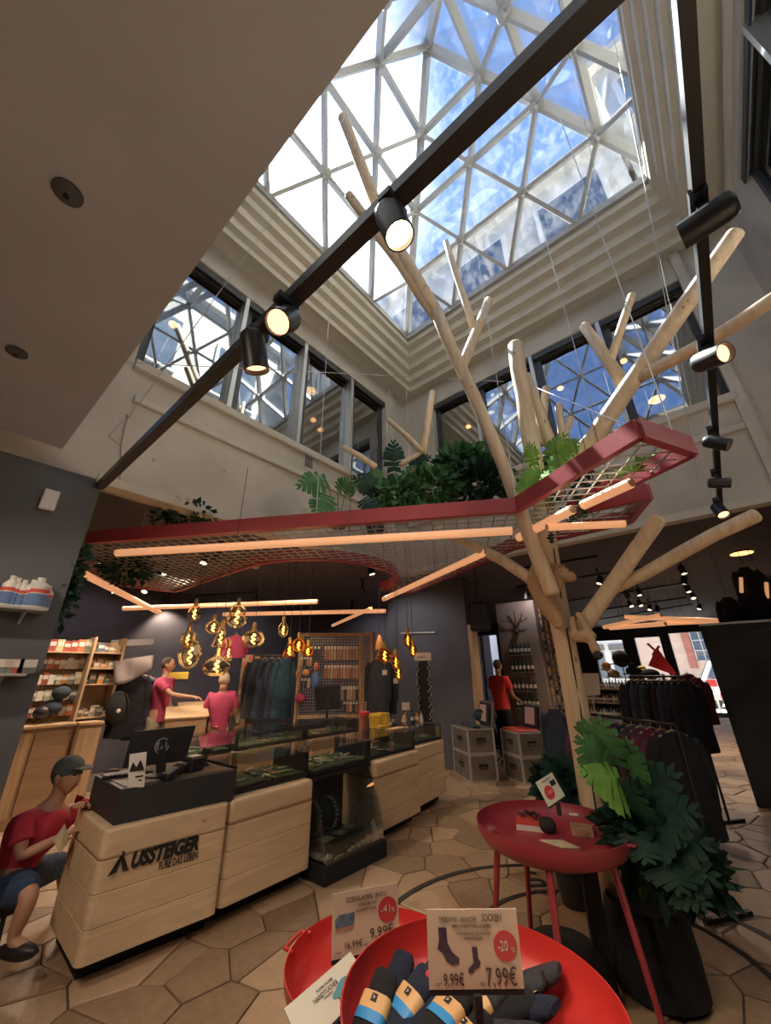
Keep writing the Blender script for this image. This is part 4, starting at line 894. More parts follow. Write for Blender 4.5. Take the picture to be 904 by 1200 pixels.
def add_head(bo, t, c, f, s, up):
    vs, fs = [], []; n, m_ = 24, 18
    for i in range(m_+1):
        th = PI*i/m_
        for k in range(n):
            a = 2*PI*k/n; x, y, z = math.sin(th)*math.cos(a), math.sin(th)*math.sin(a), -math.cos(th); w_, d_, h_ = .078, .098, .122
            if z < 0: w_ *= 1-.38*(-z)**1.6; d_ *= 1-.12*(-z)**2
            X, Y_, Z_ = x*w_, y*d_+(.018*(-z) if z < 0 else 0), z*h_
            if y > .75 and abs(x) < .3 and -.45 < z < .15: Y_ += .026*(1-abs(x)/.3)*(1-abs(z+.2)/.4 if abs(z+.2) < .4 else 0)
            if y > .6 and .05 < z < .3 and .2 < abs(x) < .6: Y_ -= .006
            vs.append(c+s*X+f*Y_+up*Z_)
    fs = [(i*n+k, i*n+(k+1)%n, (i+1)*n+(k+1)%n, (i+1)*n+k) for i in range(m_) for k in range(n)]
    tmp = MB(); tmp._add(vs, fs)
    for q in (-1, 1): tmp.ball(c+s*(.078*q)-up*.005-f*.005, (.014,.022,.034), 8, 6, Matrix(((s.x,f.x,up.x),(s.y,f.y,up.y),(s.z,f.z,up.z))))
    tmp.tube([c-up*.03-f*.02, c-up*.15-f*.035], [.052,.055], 12)
    inv = WM(t).inverted(); me = bo.data; ov = [v.co.copy() for v in me.vertices]; of = [tuple(p.vertices) for p in me.polygons]; o_ = len(ov)
    m2 = bpy.data.meshes.new('body'); m2.from_pydata([tuple(v) for v in ov]+[tuple(inv @ v) for v in tmp.v], [], of+[tuple(i+o_ for i in q) for q in tmp.f]); m2.materials.append(me.materials[0]); m2.polygons.foreach_set('use_smooth', [True]*len(m2.polygons)); bo.data = m2
def person(label, J, face, shirt, trousers, hair=M_hair, short=False, sleeve=.6, cap=None, up=V(0,0,1), skirt=None):
    """J: joints pelvis, chest, neck, head, shL, elL, haL, shR, elR, haR, hipL, knL, anL, hipR, knR, anR"""
    g = J['ground']; t = thing('person', label, 'person', g)
    hn, he, f, s = head_nodes(J['head'], face, up)
    N = [(J['pelvis'], (.13,.10)), (J['pelvis'].lerp(J['chest'], .5), (.12,.095)), (J['chest'], (.135,.10)), (J['neck'], .060)]; E_ = [(0,1),(1,2),(2,3)]
    o_ = len(N); N += hn; E_ += [(a+o_, b+o_) for a, b in he]; E_.append((3, o_))
    for sd in 'LR':
        i = len(N); N += [(J['sh'+sd], .058), (J['sh'+sd].lerp(J['el'+sd], .5), .046), (J['el'+sd], .040), (J['ha'+sd].lerp(J['el'+sd], .5), .034), (J['ha'+sd], .025)]
        E_ += [(2,i),(i,i+1),(i+1,i+2),(i+2,i+3),(i+3,i+4)]
        d = (J['ha'+sd]-J['el'+sd]).normalized(); pl = V(0,0,-1) if abs(d.z) < .8 else -f; sdv = d.cross(pl) * (1 if sd == 'L' else -1)
        hand(N, E_, i+4, d, pl, sdv, curl=.5)
        i = len(N); N += [(J['hip'+sd], .085), (J['hip'+sd].lerp(J['kn'+sd], .5), .075), (J['kn'+sd], .055), (J['kn'+sd].lerp(J['an'+sd], .35), .055), (J['an'+sd], .036), (J['an'+sd]+f*.11-up*.03, (.04,.03))]
        E_ += [(0,i),(i,i+1),(i+1,i+2),(i+2,i+3),(i+3,i+4),(i+4,i+5)]
    bo = skin_mesh('body', N, E_, M_skin, t, 2); add_head(bo, t, J['head'], f, s, up)
    # shirt
    td = (J['chest']-J['pelvis']).normalized()
    S_ = [(J['pelvis']-td*.09, (.185,.145)), (J['pelvis']-td*.06, (.185,.145)), (J['pelvis'], (.18,.14)), (J['pelvis'].lerp(J['chest'], .5), (.17,.135)), (J['chest'], (.175,.135)), (J['chest'].lerp(J['neck'], .55), (.13,.10)), (J['neck']-td*.02, (.085,.075))]; F_ = [(k_,k_+1) for k_ in range(6)]
    for sd in 'LR':
        i = len(S_); S_ += [(J['sh'+sd], .085), (J['sh'+sd].lerp(J['el'+sd], sleeve*.6), .078), (J['sh'+sd].lerp(J['el'+sd], sleeve), .076), (J['sh'+sd].lerp(J['el'+sd], sleeve+.05), .075)]; F_ += [(4,i),(i,i+1),(i+1,i+2),(i+2,i+3)]
    skin_mesh('shirt', S_, F_, shirt, t, 2)
    P_ = [(J['pelvis']+up*.02, (.165,.135)), (J['pelvis']-up*.04, (.165,.135))]; Q_ = [(0,1)]
    for sd in 'LR':
        i = len(P_); P_ += [(J['hip'+sd], .115), (J['hip'+sd].lerp(J['kn'+sd], .5), .105), (J['kn'+sd], .09)]; Q_ += [(1,i),(i,i+1),(i+1,i+2)]
        if not short: P_ += [(J['kn'+sd].lerp(J['an'+sd], .5), .068), (J['an'+sd]+(J['kn'+sd]-J['an'+sd])*.05, .056)]; Q_ += [(i+2,i+3),(i+3,i+4)]
    skin_mesh('trousers', P_, Q_, trousers, t, 2)
    for sd in 'LR':
        mb = MB(); mb.ball(J['an'+sd]+f*.06-up*.045, (.05,.14,.045), 10, 6, Matrix(((s.x,f.x,0),(s.y,f.y,0),(0,0,1)))); mb.build('shoe', M_black, t, smooth=True)
    for q in (-1, 1):
        mb = MB(); mb.ball(J['head']+f*.088+s*(.031*q)+up*.014, .009, 8, 6); mb.build('eye', M_eye, t, smooth=True)
    mb = MB(); mb.bar(J['head']+f*.099-up*.062-s*.02, J['head']+f*.099-up*.062+s*.02, .006, .008); mb.build('mouth', mat('lip', (.35,.12,.10), .5), t)
    Rm = Matrix((( s.x, f.x, up.x), (s.y, f.y, up.y), (s.z, f.z, up.z)))
    hb = MB(); hb.ball(J['head']-f*.020+up*.028, (.085,.100,.106), 16, 12, Rm); hb.build('hair', hair, t, smooth=True)
    if cap:
        mb = MB(); mb.ball(J['head']-f*.006+up*.050, (.090,.112,.088), 18, 12, Rm); c_ = mb.build('cap', cap, t, smooth=True)
        mb = MB(); mb.slab([J['head']+f*.09+up*.055+s*.07, J['head']+f*.17+up*.045+s*.045, J['head']+f*.185+up*.043, J['head']+f*.17+up*.045-s*.045, J['head']+f*.09+up*.055-s*.07], .008); mb.build('peak', cap, c_)
    return t
M_cap = mat('grey_cap', (.09,.11,.115), .85, var=.2, vscale=30)
# seated man behind the near end of the counter
A_ = lambda x, y, D: PD(x, y, D)
J = dict(pelvis=A_(14,1022,4.35), chest=A_(42,972,4.33), neck=A_(64,939,4.32), head=A_(79,909,4.30), shL=A_(92,948,4.5), elL=A_(112,950,4.55), haL=A_(98,944,4.22),
         shR=A_(26,965,4.18), elR=A_(24,1004,4.10), haR=A_(68,982,4.12), hipL=A_(30,1028,4.42), knL=A_(74,1012,4.75), anL=A_(78,1062,4.75), hipR=A_(8,1036,4.22), knR=A_(36,1048,3.92), anR=A_(14,1102,3.95))
J['ground'] = V(J['pelvis'].x, J['pelvis'].y, 0)
person('man in red t-shirt, jeans shorts and grey cap seated at the near counter end', J, (A_(120,915,4.1)-J['head']), M_shirt, M_jean, cap=M_cap, short=True, sleeve=.55)
t = thing('paper_sheet', 'small tan paper held in the hands of the seated man', 'paper', A_(72,985,4.05)); mb = MB(); mb.slab([A_(62,985,4.05), A_(76,965,4.05), A_(82,985,4.08), A_(70,1000,4.05)], .002); mb.build('sheet', M_item[1], t)
p = V(J['pelvis'].x, J['pelvis'].y, 0); t = thing('low_stool', 'low dark stool under the seated man', 'stool', p); hz = max(.18, J['pelvis'].z-.14)
mb = MB(); mb.lathe(p+V(0,0,hz-.05), [(.17,0),(.18,.02),(.17,.05)], 18); mb.build('seat', M_black, t, smooth=True)
for k in range(3):
    a = k*2.1; mb = MB(); mb.tube([p+V(math.cos(a)*.12,math.sin(a)*.12,hz-.05), p+V(math.cos(a)*.17,math.sin(a)*.17,0)], .015, 8); mb.build('leg', M_black, t)
def standing(pxh, pyh, D, H, facing, arms, label, shirt, trousers, hair, **k):
    """arms: dict of (el, ha) offsets in the figure's own frame (side, forward, up) from the shoulder"""
    hp = PD(pxh, pyh, D); g = V(hp.x, hp.y, 0); H = hp.z/.935; f = V(*facing, 0).normalized(); s = V(0,0,1).cross(f); u = V(0,0,1); q = H/1.75
    P = lambda a, b, c: g + s*a*q + f*b*q + u*c*q
    J = dict(ground=g, pelvis=P(0,0,.95), chest=P(0,0,1.28), neck=P(0,0,1.47), head=P(0,.02,1.63), shL=P(.17,0,1.40), shR=P(-.17,0,1.40),
             hipL=P(.09,0,.90), knL=P(.10,.03,.50), anL=P(.10,0,.09), hipR=P(-.09,0,.90), knR=P(-.10,.01,.50), anR=P(-.10,-.02,.09))
    for sd, sg in (('L',1),('R',-1)):
        e, h = arms[sd]; J['el'+sd] = J['sh'+sd] + (s*e[0]*sg + f*e[1] + u*e[2])*q; J['ha'+sd] = J['sh'+sd] + (s*h[0]*sg + f*h[1] + u*h[2])*q
    J['ground'] = V(g.x, g.y, 0)
    return person(label, J, f, shirt, trousers, hair, **k)
M_khaki = mat('khaki_cloth', (.28,.24,.17), .85, var=.15, vscale=15); M_beige = mat('beige_cloth', (.62,.48,.34), .85, var=.1, vscale=15); M_blackc = mat('black_cloth', (.02,.02,.022), .9, bump=.3)
standing(196, 779, 8.0, 1.88, (.55,.6), {'L': ((.04,.05,-.28),(.02,.18,-.5)), 'R': ((.05,.22,-.16),(.0,.5,-.2))}, 'man in pink-red t-shirt reaching over the cash desk in the back', M_pinkt, M_khaki, M_hair)
standing(263, 797, 7.4, 1.68, (-.6,.5), {'L': ((.06,.05,-.27),(-.03,.2,-.30)), 'R': ((.06,.05,-.27),(-.03,.2,-.30))}, 'woman with pale hair and pink shirt standing at the cash desk', M_pinkt, M_beige, M_hairg)
standing(583, 780, 9.2, 1.86, (.2,.98), {'L': ((.05,.05,-.27),(.0,.25,-.35)), 'R': ((.05,.05,-.27),(.0,.25,-.35))}, 'person in bright red shirt, back turned, at the far doorway', mat('bright_red_shirt', (.75,.05,.05), .8), M_blackc, M_hair)
# ------------------------------------------------------------------ plush animals in the tree
M_plush = mat('plush_brown', (.42,.26,.14), .95, col2=(.52,.34,.19), vscale=40, bump=.8, bscale=180)
t = thing('plush_bear', 'brown plush bear clinging to the trunk with its head turned right', 'plush toy', PD(640,700,3.4))
N = [(PD(638,700,3.42), .085), (PD(627,683,3.44), .085), (PD(634,668,3.44), .08), (PD(648,668,3.42), .07), (PD(660,674,3.38), .075), (PD(668,676,3.34), .05), (PD(675,677,3.31), .03),
     (PD(646,718,3.38), .07), (PD(655,728,3.36), .055), (PD(657,738,3.34), .045), (PD(632,655,3.46), .05), (PD(655,684,3.36), .045), (PD(655,694,3.36), .038), (PD(655,665,3.40), .028)]
skin_mesh('body', N, [(0,1),(1,2),(2,3),(3,4),(4,5),(5,6),(0,7),(7,8),(8,9),(2,10),(3,11),(11,12),(4,13)], M_plush, t, 2)
for a, r in ((PD(677.5,676,3.27), .010), (PD(668,669,3.28), .007)):
    mb = MB(); mb.ball(a, r, 8, 6); mb.build('nose' if r > .008 else 'eye', M_eye, t, smooth=True)
M_plush2 = mat('plush_tan', (.50,.34,.20), .95, col2=(.60,.43,.27), vscale=40, bump=.8, bscale=180)
t = thing('plush_sloth', 'tan plush sloth hanging by its arms from the lower right branch', 'plush toy', PD(683,745,3.35))
N = [(PD(684,752,3.36), .055), (PD(675,744,3.38), .034), (PD(671,728,3.40), .022), (PD(672,722,3.40), .026), (PD(692,745,3.34), .032), (PD(685,730,3.36), .022), (PD(676,717,3.38), .028), (PD(696,757,3.32), .032), (PD(701,767,3.30), .046), (PD(697,748,3.33), .03)]
skin_mesh('body', N, [(0,1),(1,2),(2,3),(0,4),(4,5),(5,6),(4,7),(7,8),(4,9)], M_plush2, t, 2)
mb = MB(); mb.ball(PD(701,768,3.26), (.034,.028,.03), 10, 8); mb.build('face_patch', M_eye, t, smooth=True)
# ------------------------------------------------------------------ plants
def leafmat(n, a, b): 
    m = mat(n, a, .58, col2=b, vscale=9, bump=.15, bscale=50, spec=.2); m.node_tree.nodes['Principled BSDF'].inputs['Subsurface Weight'].default_value = .0; return m
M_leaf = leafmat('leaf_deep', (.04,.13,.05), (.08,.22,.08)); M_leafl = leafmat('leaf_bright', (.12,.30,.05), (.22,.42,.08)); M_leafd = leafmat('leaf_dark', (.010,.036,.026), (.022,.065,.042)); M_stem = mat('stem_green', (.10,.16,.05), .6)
def monstera(mb, base, tip, normal, w):
    """a split leaf: midrib from base to tip with finger lobes on both sides"""
    base, tip = Vector(base), Vector(tip); d = tip-base; Ln = d.length; d.normalize(); n = (normal - d*normal.dot(d)).normalized(); s = d.cross(n)
    prof_ = [.62,.92,1.0,.94,.76,.50,.22]; K = len(prof_)
    def mid(t): return base + d*(Ln*t) + n*(math.sin(t*PI)*Ln*.10)
    for sg in (-1, 1):
        for k in range(K):
            t0, t1 = k/K, (k+.97)/K; o0 = prof_[k]*w*1.35; o1 = (prof_[k]*.86)*w*1.35
            a, b = mid(t0), mid(t1); sl = d*(.16*Ln if k > 1 else -.04*Ln if k == 0 else .06*Ln)
            c = b + s*sg*o1 + sl*.8 - n*o1*.22; e = a + s*sg*o0 + sl - n*o0*.22; m1 = a.lerp(e,.55)-d*Ln*.012+n*.03*w; m2 = b.lerp(c,.55)+d*Ln*.012+n*.03*w; e = e-d*Ln*.02; c = c+d*Ln*.0
            f = [(0,1,4,3),(3,4,2+0,5)] ; vs = [a,b,c,m1,m2,e]
            mb._add(vs, [(0,1,4,3),(3,4,2,5)] if sg > 0 else [(3,4,1,0),(5,2,4,3)])
def plant(name, label, pos, leaves, mt, cat='plant', pot=None, group=None):
    """leaves: (base, tip, normal, half width); every large leaf is a part with its stem"""
    t = thing(name, label, cat, pos, 0, group)
    for (a, b, n, w) in leaves:
        mb = MB(); monstera(mb, a, b, Vector(n), w); m_ = mt if not isinstance(mt, list) else random.choice(mt); l_ = mb.build('leaf', m_, t, smooth=True)
        mb = MB(); P = Vector(pos); a = Vector(a); mid = P.lerp(a, .5)+V(0,0,.05*(a-P).length); mb.tube([P, mid, a], .005, 5); mb.build('stem', M_stem, t, smooth=True)
    if pot: pot(t)
    return t
rl = random.Random(21)
def foliage(mb, c, rad, n, size, up=.3, rnd=rl, flat=1.0):
    for k in range(n):
        d = V(rnd.gauss(0,1), rnd.gauss(0,1), rnd.gauss(0,1)*flat+up).normalized(); p = Vector(c)+Vector((d.x*rad[0], d.y*rad[1], d.z*rad[2]))*rnd.uniform(.35,1.0)
        t_ = (d + V(rnd.uniform(-.6,.6), rnd.uniform(-.6,.6), rnd.uniform(-.5,.3))).normalized(); s = t_.orthogonal().normalized(); s = Quaternion(t_, rnd.uniform(0,PI)) @ s; L_ = size*rnd.uniform(.6,1.3)
        n_ = t_.cross(s)
        mb._add([p, p+t_*L_*.5+s*L_*.28+n_*L_*.06, p+t_*L_, p+t_*L_*.5-s*L_*.28+n_*L_*.06, p+t_*L_*.5], [(0,1,4),(1,2,4),(2,3,4),(3,0,4)])
def bush(name, label, c, rad, n, size, mt, group=None):
    t = thing(name, label, 'plant', (c[0], c[1], c[2]-rad[2]), 0, group); mb = MB(); foliage(mb, c, rad, n, size); o = mb.build('foliage', mt, t, smooth=False); o['kind'] = 'stuff'
    mb = MB()
    for k in range(5): a = k*1.26; mb.tube([(c[0], c[1], c[2]-rad[2]), (c[0]+math.cos(a)*rad[0]*.5, c[1]+math.sin(a)*rad[1]*.5, c[2]+rad[2]*.4)], .006, 5)
    mb.build('stems', M_stem, t); return t
def lv(px0,py0,px1,py1,D,w,D2=None,n=None):
    a = PD(px0,py0,D); b = PD(px1,py1,D2 or D-.08); nn = n or (CPOS-a).normalized()+V(0,0,.4); return (a, b, nn, w)
# on the tray, from left to right
pot = PD(398,590,3.6); pot.z = 3.06
def mkpot(c, r, h, mt=M_black):
    def f(t): mb = MB(); mb.lathe(c, [(r*.75,0),(r,h),(r*1.05,h),(r*.95,h-.01)], 18); mb.build('pot', mt, t, smooth=True)
    return f
plant('potted_monstera', 'split-leaf plant in a black pot, leftmost on the red frame', pot, [lv(383,563,350,570,3.5,.11), lv(384,580,372,604,3.45,.11), lv(396,574,408,562,3.5,.07), lv(405,575,418,570,3.5,.07)], M_leaf, pot=mkpot(pot-V(0,0,.0), .10, .12))
pot = PD(440,590,3.75); pot.z = 3.06
plant('rubber_plant', 'dark broad-leaved plant in the middle of the red frame, one upright oval leaf', pot, [lv(462,552,461,518,3.8,.10), lv(445,575,415,560,3.6,.10), lv(448,575,475,562,3.6,.11), lv(430,580,445,552,3.7,.11), lv(470,565,497,550,3.7,.10), lv(480,545,504,536,3.8,.07), lv(425,585,440,600,3.5,.08)], [M_leaf, M_leafd], pot=mkpot(pot, .11, .12))
def tz(px_, py_, D, dz=.0): p = PD(px_, py_, D); return (p.x, p.y, max(3.12, p.z+dz))
bush('fern', 'dense green fern bush behind the rail, left of the tall log post', tz(505,572,3.6), (.34,.25,.17), 620, .10, M_leaf)
bush('fern', 'dark spreading fern in the middle of the red frame, nearest the long branch', tz(560,568,3.75), (.36,.28,.20), 700, .11, M_leafd)
bush('fern', 'tall feathery dark fern rising against the back window at the red frame', tz(540,545,4.1), (.34,.2,.22), 380, .14, M_leaf)
bush('fern', 'green leafy bush between the twin fern and the tall log post', tz(470,580,3.5), (.28,.22,.12), 420, .09, M_leaf)
bush('trailing_fern', 'dark leafy bush tangled behind the right rail beside the log post', tz(668,545,3.75), (.24,.2,.16), 480, .09, M_leafd)
bush('dark_fern', 'dark low foliage on the far left end of the red frame', tz(215,606,4.3), (.50,.25,.09), 260, .08, M_leafd)
bush('dark_fern', 'dark drooping foliage beside the spotlights at the left end of the ceiling', (PD(150,668,5.6).x, PD(150,668,5.6).y, PD(150,668,5.6).z), (.35,.3,.16), 260, .10, M_leafd)
pt = V(PD(640,560,3.5).x, PD(640,560,3.5).y, 3.05)
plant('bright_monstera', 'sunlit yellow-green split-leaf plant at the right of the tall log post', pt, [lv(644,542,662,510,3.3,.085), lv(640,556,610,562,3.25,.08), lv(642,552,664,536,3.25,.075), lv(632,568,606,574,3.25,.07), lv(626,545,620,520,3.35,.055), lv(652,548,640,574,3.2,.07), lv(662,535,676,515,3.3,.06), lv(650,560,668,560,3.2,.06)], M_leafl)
bush('pale_blossom', 'pale pinkish blossom spray standing between the ferns at the left post', tz(490,562,3.55), (.07,.06,.13), 60, .07, mat('pale_blossom', (.50,.38,.32), .7))
# ivy hanging down from the frame
def ivy(label, strands, mt, n=16, sz=.04):
    t = thing('ivy', label, 'plant', strands[0][0]); 
    for P in strands:
        mb = MB(); mb.tube(P, .003, 5); s_ = mb.build('vine', M_stem, t)
        mb = MB()
        for k in range(n):
            u = k/(n-1)*(len(P)-1); i = min(int(u), len(P)-2); p = P[i].lerp(P[i+1], u-i)+V(rl.uniform(-.02,.02), rl.uniform(-.02,.02), rl.uniform(-.02,.02)); q = Matrix.Rotation(rl.uniform(0,6),3,'Z') @ Matrix.Rotation(rl.uniform(.2,1.2),3,'X')
            L_ = sz*rl.uniform(.7,1.3); mb._add([p+q @ V(*v)*L_ for v in ((0,0,0),(.5,.15,0),(.9,.6,.05),(.4,.6,0),(0,1.3,.05),(-.4,.6,0),(-.9,.6,.05),(-.5,.15,0))], [(0,1,2,3),(0,3,4,5),(0,5,6,7)])
        mb.build('leaves', mt, s_)
    return t
ivy('light green ivy trailing over the mesh at the right tip of the red frame', [[PD(700,560,3.0), PD(720,552,2.95), PD(745,545,2.9), PD(765,535,2.85)], [PD(718,560,2.9), PD(735,553,2.85), PD(755,552,2.85)]], M_leafl)
ivy('dark ivy hanging down beneath the frame above the bear', [[PD(655,585,3.35), PD(665,600,3.3), PD(672,612,3.3), PD(690,620,3.25)], [PD(668,575,3.3), PD(680,590,3.25), PD(685,610,3.25)], [PD(650,600,3.3), PD(648,620,3.3), PD(645,635,3.3)], [PD(655,560,3.35), PD(675,568,3.3), PD(700,572,3.2)]], M_leafd, 22)
hg = thing('hanging_greenery', 'strip of dark green trailing foliage hanging beside the left pillar', 'plant', (XL-.12,.74,2.5)); mb = MB()
a, b = PX(92,652,XL-.1), PX(68,720,XL-.1)
for k in range(14): u = k/13; p = a.lerp(b, u); foliage(mb, p, (.07,.07,.09), 26, .07)
o = mb.build('foliage', M_leafd, hg); o['kind'] = 'stuff'
mb = MB(); mb.tube([V(a.x,a.y,3.6), a, b], .006, 5); mb.build('stem', M_stem, hg)
#--STAGE5--
# ------------------------------------------------------------------ hanging filament bulbs
M_bulb = glass('amber_bulb_glass', (1.0,.90,.72), .05, edge=.75); M_bulba = glass('deep_amber_glass', (1.0,.62,.22), .05, edge=.7)
M_fil = mat('filament', (1,.6,.2), .4, emit=9, ecol=(1,.48,.10)); M_brass = mat('brass', (.55,.38,.15), .35, metal=.9)
def bulb(px_, py_, shape, w, h, D, label, amber=False):
    sc_ = ((PD(px_,py_,D)-CPOS).dot(CF))/FPX; c = PD(px_, py_, D); w_, h_ = w*sc_/2, h*sc_/2
    P = {'oval': [(0,-1),(.45,-.9),(.85,-.5),(1,0),(.88,.45),(.55,.82),(.25,1)], 'ball': [(0,-1),(.5,-.87),(.87,-.5),(1,0),(.87,.5),(.5,.87),(.28,1)],
         'pear': [(0,-1),(.6,-.92),(.98,-.55),(.95,-.15),(.72,.1),(.80,.4),(.70,.75),(.3,1)], 'cone': [(0,-.95),(.75,-1),(1,-.85),(.75,-.2),(.42,.55),(.25,1)], 'flat': [(0,-1),(.55,-.93),(.92,-.5),(1,0),(.85,.5),(.5,.8),(.25,1)]}[shape]
    t = thing('filament_bulb', label, 'lamp', c, 0, 'hanging filament bulbs over the counters')
    mb = MB(); mb.lathe(c, [(max(r,.01)*w_, z*h_) for r, z in P], 18, cap=False); mb.build('glass', M_bulba if amber else M_bulb, t, smooth=True)
    mb = MB(); mb.tube([c+V(math.cos(k*1.1)*w_*.17, math.sin(k*1.1)*w_*.17, -h_*.62+k*h_*1.1/14) for k in range(15)], .006, 5); mb.build('filament', M_fil, t)
    mb = MB(); mb.lathe(c+V(0,0,h_), [(w_*.26,-.01),(.022,.01),(.022,.06),(.01,.075)], 12); mb.build('socket', M_brass, t, smooth=True)
    mb = MB(); mb.tube([c+V(0,0,h_+.07), V(c.x,c.y,ZC)], .0035, 5); mb.build('cable', M_black, t)
    return t
for a_ in ((228,719,'oval',16,19,4.9,'oval clear filament bulb, topmost at the left of the bulb group'),(250,735,'ball',18,16,5.1,'small round clear filament bulb left of the cone-shaped one'),(278,722,'pear',24,27,4.9,'pinched pear-shaped clear filament bulb in the middle of the bulb group'),
           (220,749,'oval',16,20,5.2,'oval clear filament bulb half behind the largest oval one'),(223,767,'oval',26,33,4.8,'largest oval clear filament bulb, hanging lowest at the left'),(259,746,'cone',19,24,4.9,'cone-shaped clear filament bulb'),
           (297,748,'flat',26,21,4.8,'wide flattened clear filament bulb at the right of the group'),(254,780,'flat',31,23,4.7,'widest flattened filament bulb hanging lowest, above the woman'),(268,765,'cone',11,17,5.3,'tiny cone filament bulb above the widest bulb'),(332,738,'oval',12,17,5.0,'small oval filament bulb hanging alone left of the wire display')):
    bulb(*a_)
for a_ in ((339,762,'cone',16,16,5.6,'amber bulb at the wire display frame, leftmost of three'),(350,756,'ball',16,16,5.7,'amber bulb at the wire display frame, middle and highest of three'),(361,763,'ball',14,13,5.8,'amber bulb at the wire display frame, rightmost of three'),
           (451,768,'ball',19,18,5.2,'round amber bulb hanging right of the lattice panel'),(464,776,'oval',11,17,5.4,'slim amber bulb left of the black rack, upper one'),(467,789,'oval',10,15,5.3,'slim amber bulb left of the black rack, lower one'),(478,750,'oval',10,17,5.6,'slim amber bulb below the metal wall rail, left one'),(484,762,'oval',10,15,5.7,'slim amber bulb below the metal wall rail, right one')):
    bulb(*a_, True)
lamp('POINT', PD(258,750,4.6), 10, (1,.6,.25), .25); lamp('POINT', PD(350,756,5.4), 8, (1,.55,.2), .2)
# ------------------------------------------------------------------ near left wall shelves
M_white = mat('white_plastic_bottle', (.60,.60,.58), .4); M_bluel = mat('blue_label', (.10,.18,.38), .5); M_redl = mat('red_label', (.55,.08,.06), .5); M_shelfm = mat('shelf_metal', (.38,.38,.37), .45)
def wshelf(px_a, py_a, y0, lab, d=.17):
    e = PX(px_a, py_a, XL+d); z = e.z; t = thing('wall_shelf', lab, 'shelf', (XL+d/2, 0, z))
    mb = MB(); mb.b2((XL, y0, z-.018), (XL+d, .56, z)); mb.build('board', M_shelfm, t, bevel=.003)
    for y in (y0+.1, .45): mb = MB(); mb.bar((XL+.005,y,z-.10), (XL+.005,y,z-.02), .02, .01); mb.bar((XL+.005,y,z-.09), (XL+d*.8,y,z-.02), .015, .01); mb.build('bracket', M_shelfm, t)
    return z, e
z1, e1 = wshelf(62,714,-.3,'upper metal shelf on the dark left pillar wall carrying care bottles')
z2, e2 = wshelf(40,789,-.3,'lower metal shelf on the dark left pillar wall carrying small packs')
for k, (px_, w_, h_, lb) in enumerate(((6,.045,.21,'white and blue care bottle at the left picture edge'),(13,.04,.20,'second white and blue care bottle from the left on the upper shelf'),(22,.04,.19,'slimmer third care bottle on the upper shelf'),(33,.05,.20,'fourth care bottle on the upper shelf, beside the large canister'),(41,.07,.22,'largest care bottle, a wide canister on the upper shelf'),(53,.035,.17,'slim care bottle standing alone at the right end of the shelf'))):
    p = PX(px_, 704, XL+.09); p.z = z1; t = thing('care_bottle', lb, 'bottle', p, 0, 'care bottles on the upper pillar shelf')
    mb = MB(); mb.lathe(p, [(w_*.95,0),(w_,.01),(w_,h_*.72),(w_*.45,h_*.86)], 14); mb.build('body', M_white, t, smooth=True)
    mb = MB(); mb.lathe(p+V(0,0,h_*.84), [(w_*.4,0),(w_*.4,h_*.16)], 12); mb.build('cap', M_white, t, smooth=True)
    mb = MB(); mb.lathe(p+V(0,0,.015), [(w_*1.015,0),(w_*1.015,h_*.38)], 14, cap=False); mb.build('label', M_bluel, t, smooth=True)
    mb = MB(); mb.lathe(p+V(0,0,h_*.48), [(w_*1.01,0),(w_*1.01,h_*.12)], 14, cap=False); mb.build('label', M_redl, t, smooth=True)
for k, (px_, mt_, lb) in enumerate(((2,M_item[5],'green and white pack at the left picture edge on the lower pillar shelf'),(14,M_redl,'white pack with a red lower half on the lower pillar shelf'),(30,M_item[8],'dark pack with pale print at the right end of the lower pillar shelf'))):
    p = PX(px_, 786, XL+.08); p.z = z2; t = thing('boxed_product', lb, 'box', p); mb = MB(); mb.box(p+V(0,0,.045), (.05,.095,.09)); mb.build('box', mt_, t)
    mb = MB(); mb.box(p+V(.026,0,.062), (.004,.09,.05)); mb.build('label', M_item[6] if k < 2 else M_white, t)
# ------------------------------------------------------------------ product wall at the back left
ORD = ['first','second','third','fourth','fifth','sixth','seventh','eighth','ninth','tenth','eleventh','twelfth','thirteenth','fourteenth','fifteenth','sixteenth','seventeenth','eighteenth','nineteenth','twentieth']
XS = -7.7
SP = lambda x, y, d=0: PX(x, y, XS+d)
yA, yB, yC = SP(60,800).y, SP(93,800).y, SP(129,800).y
zt = SP(100,752).z; zb_ = SP(100,843).z
t = thing('shelf_wall', 'timber product wall at the far left with hanging grid and open shelves above brown cupboards', 'shelving', (XS, yB, 0))
mb = MB(); mb.b2((XS-.03,yA-.5,zb_-.1), (XS-.01,yC,zt)); mb.build('back_panel', M_plank2, t)
for y in (yB, yC): mb = MB(); mb.b2((XS-.02,y-.015,zb_), (XS+.28,y+.015,zt+.06)); mb.build('side_panel', M_pale, t)
rows = [SP(112,y).z for y in (765,783,801,838)]
for z in rows: mb = MB(); mb.b2((XS-.02,yB,z-.02), (XS+.27,yC,z)); mb.build('board', M_pale, t)
mb = MB(); mb.b2((XS-.02,yA-.5,rows[0]-.02), (XS+.2,yB,rows[0])); mb.build('board', M_pale, t)
mb = MB()
for k in range(24): z = zb_+ (rows[0]-zb_)*k/23; mb.bar((XS+.02,yA-.5,z), (XS+.02,yB,z), .005, .005)
for k in range(22): y = yA-.5+(yB-yA+.5)*k/21; mb.bar((XS+.02,y,zb_), (XS+.02,y,rows[0]), .005, .005)
mb.build('wire_grid', M_pale, t)
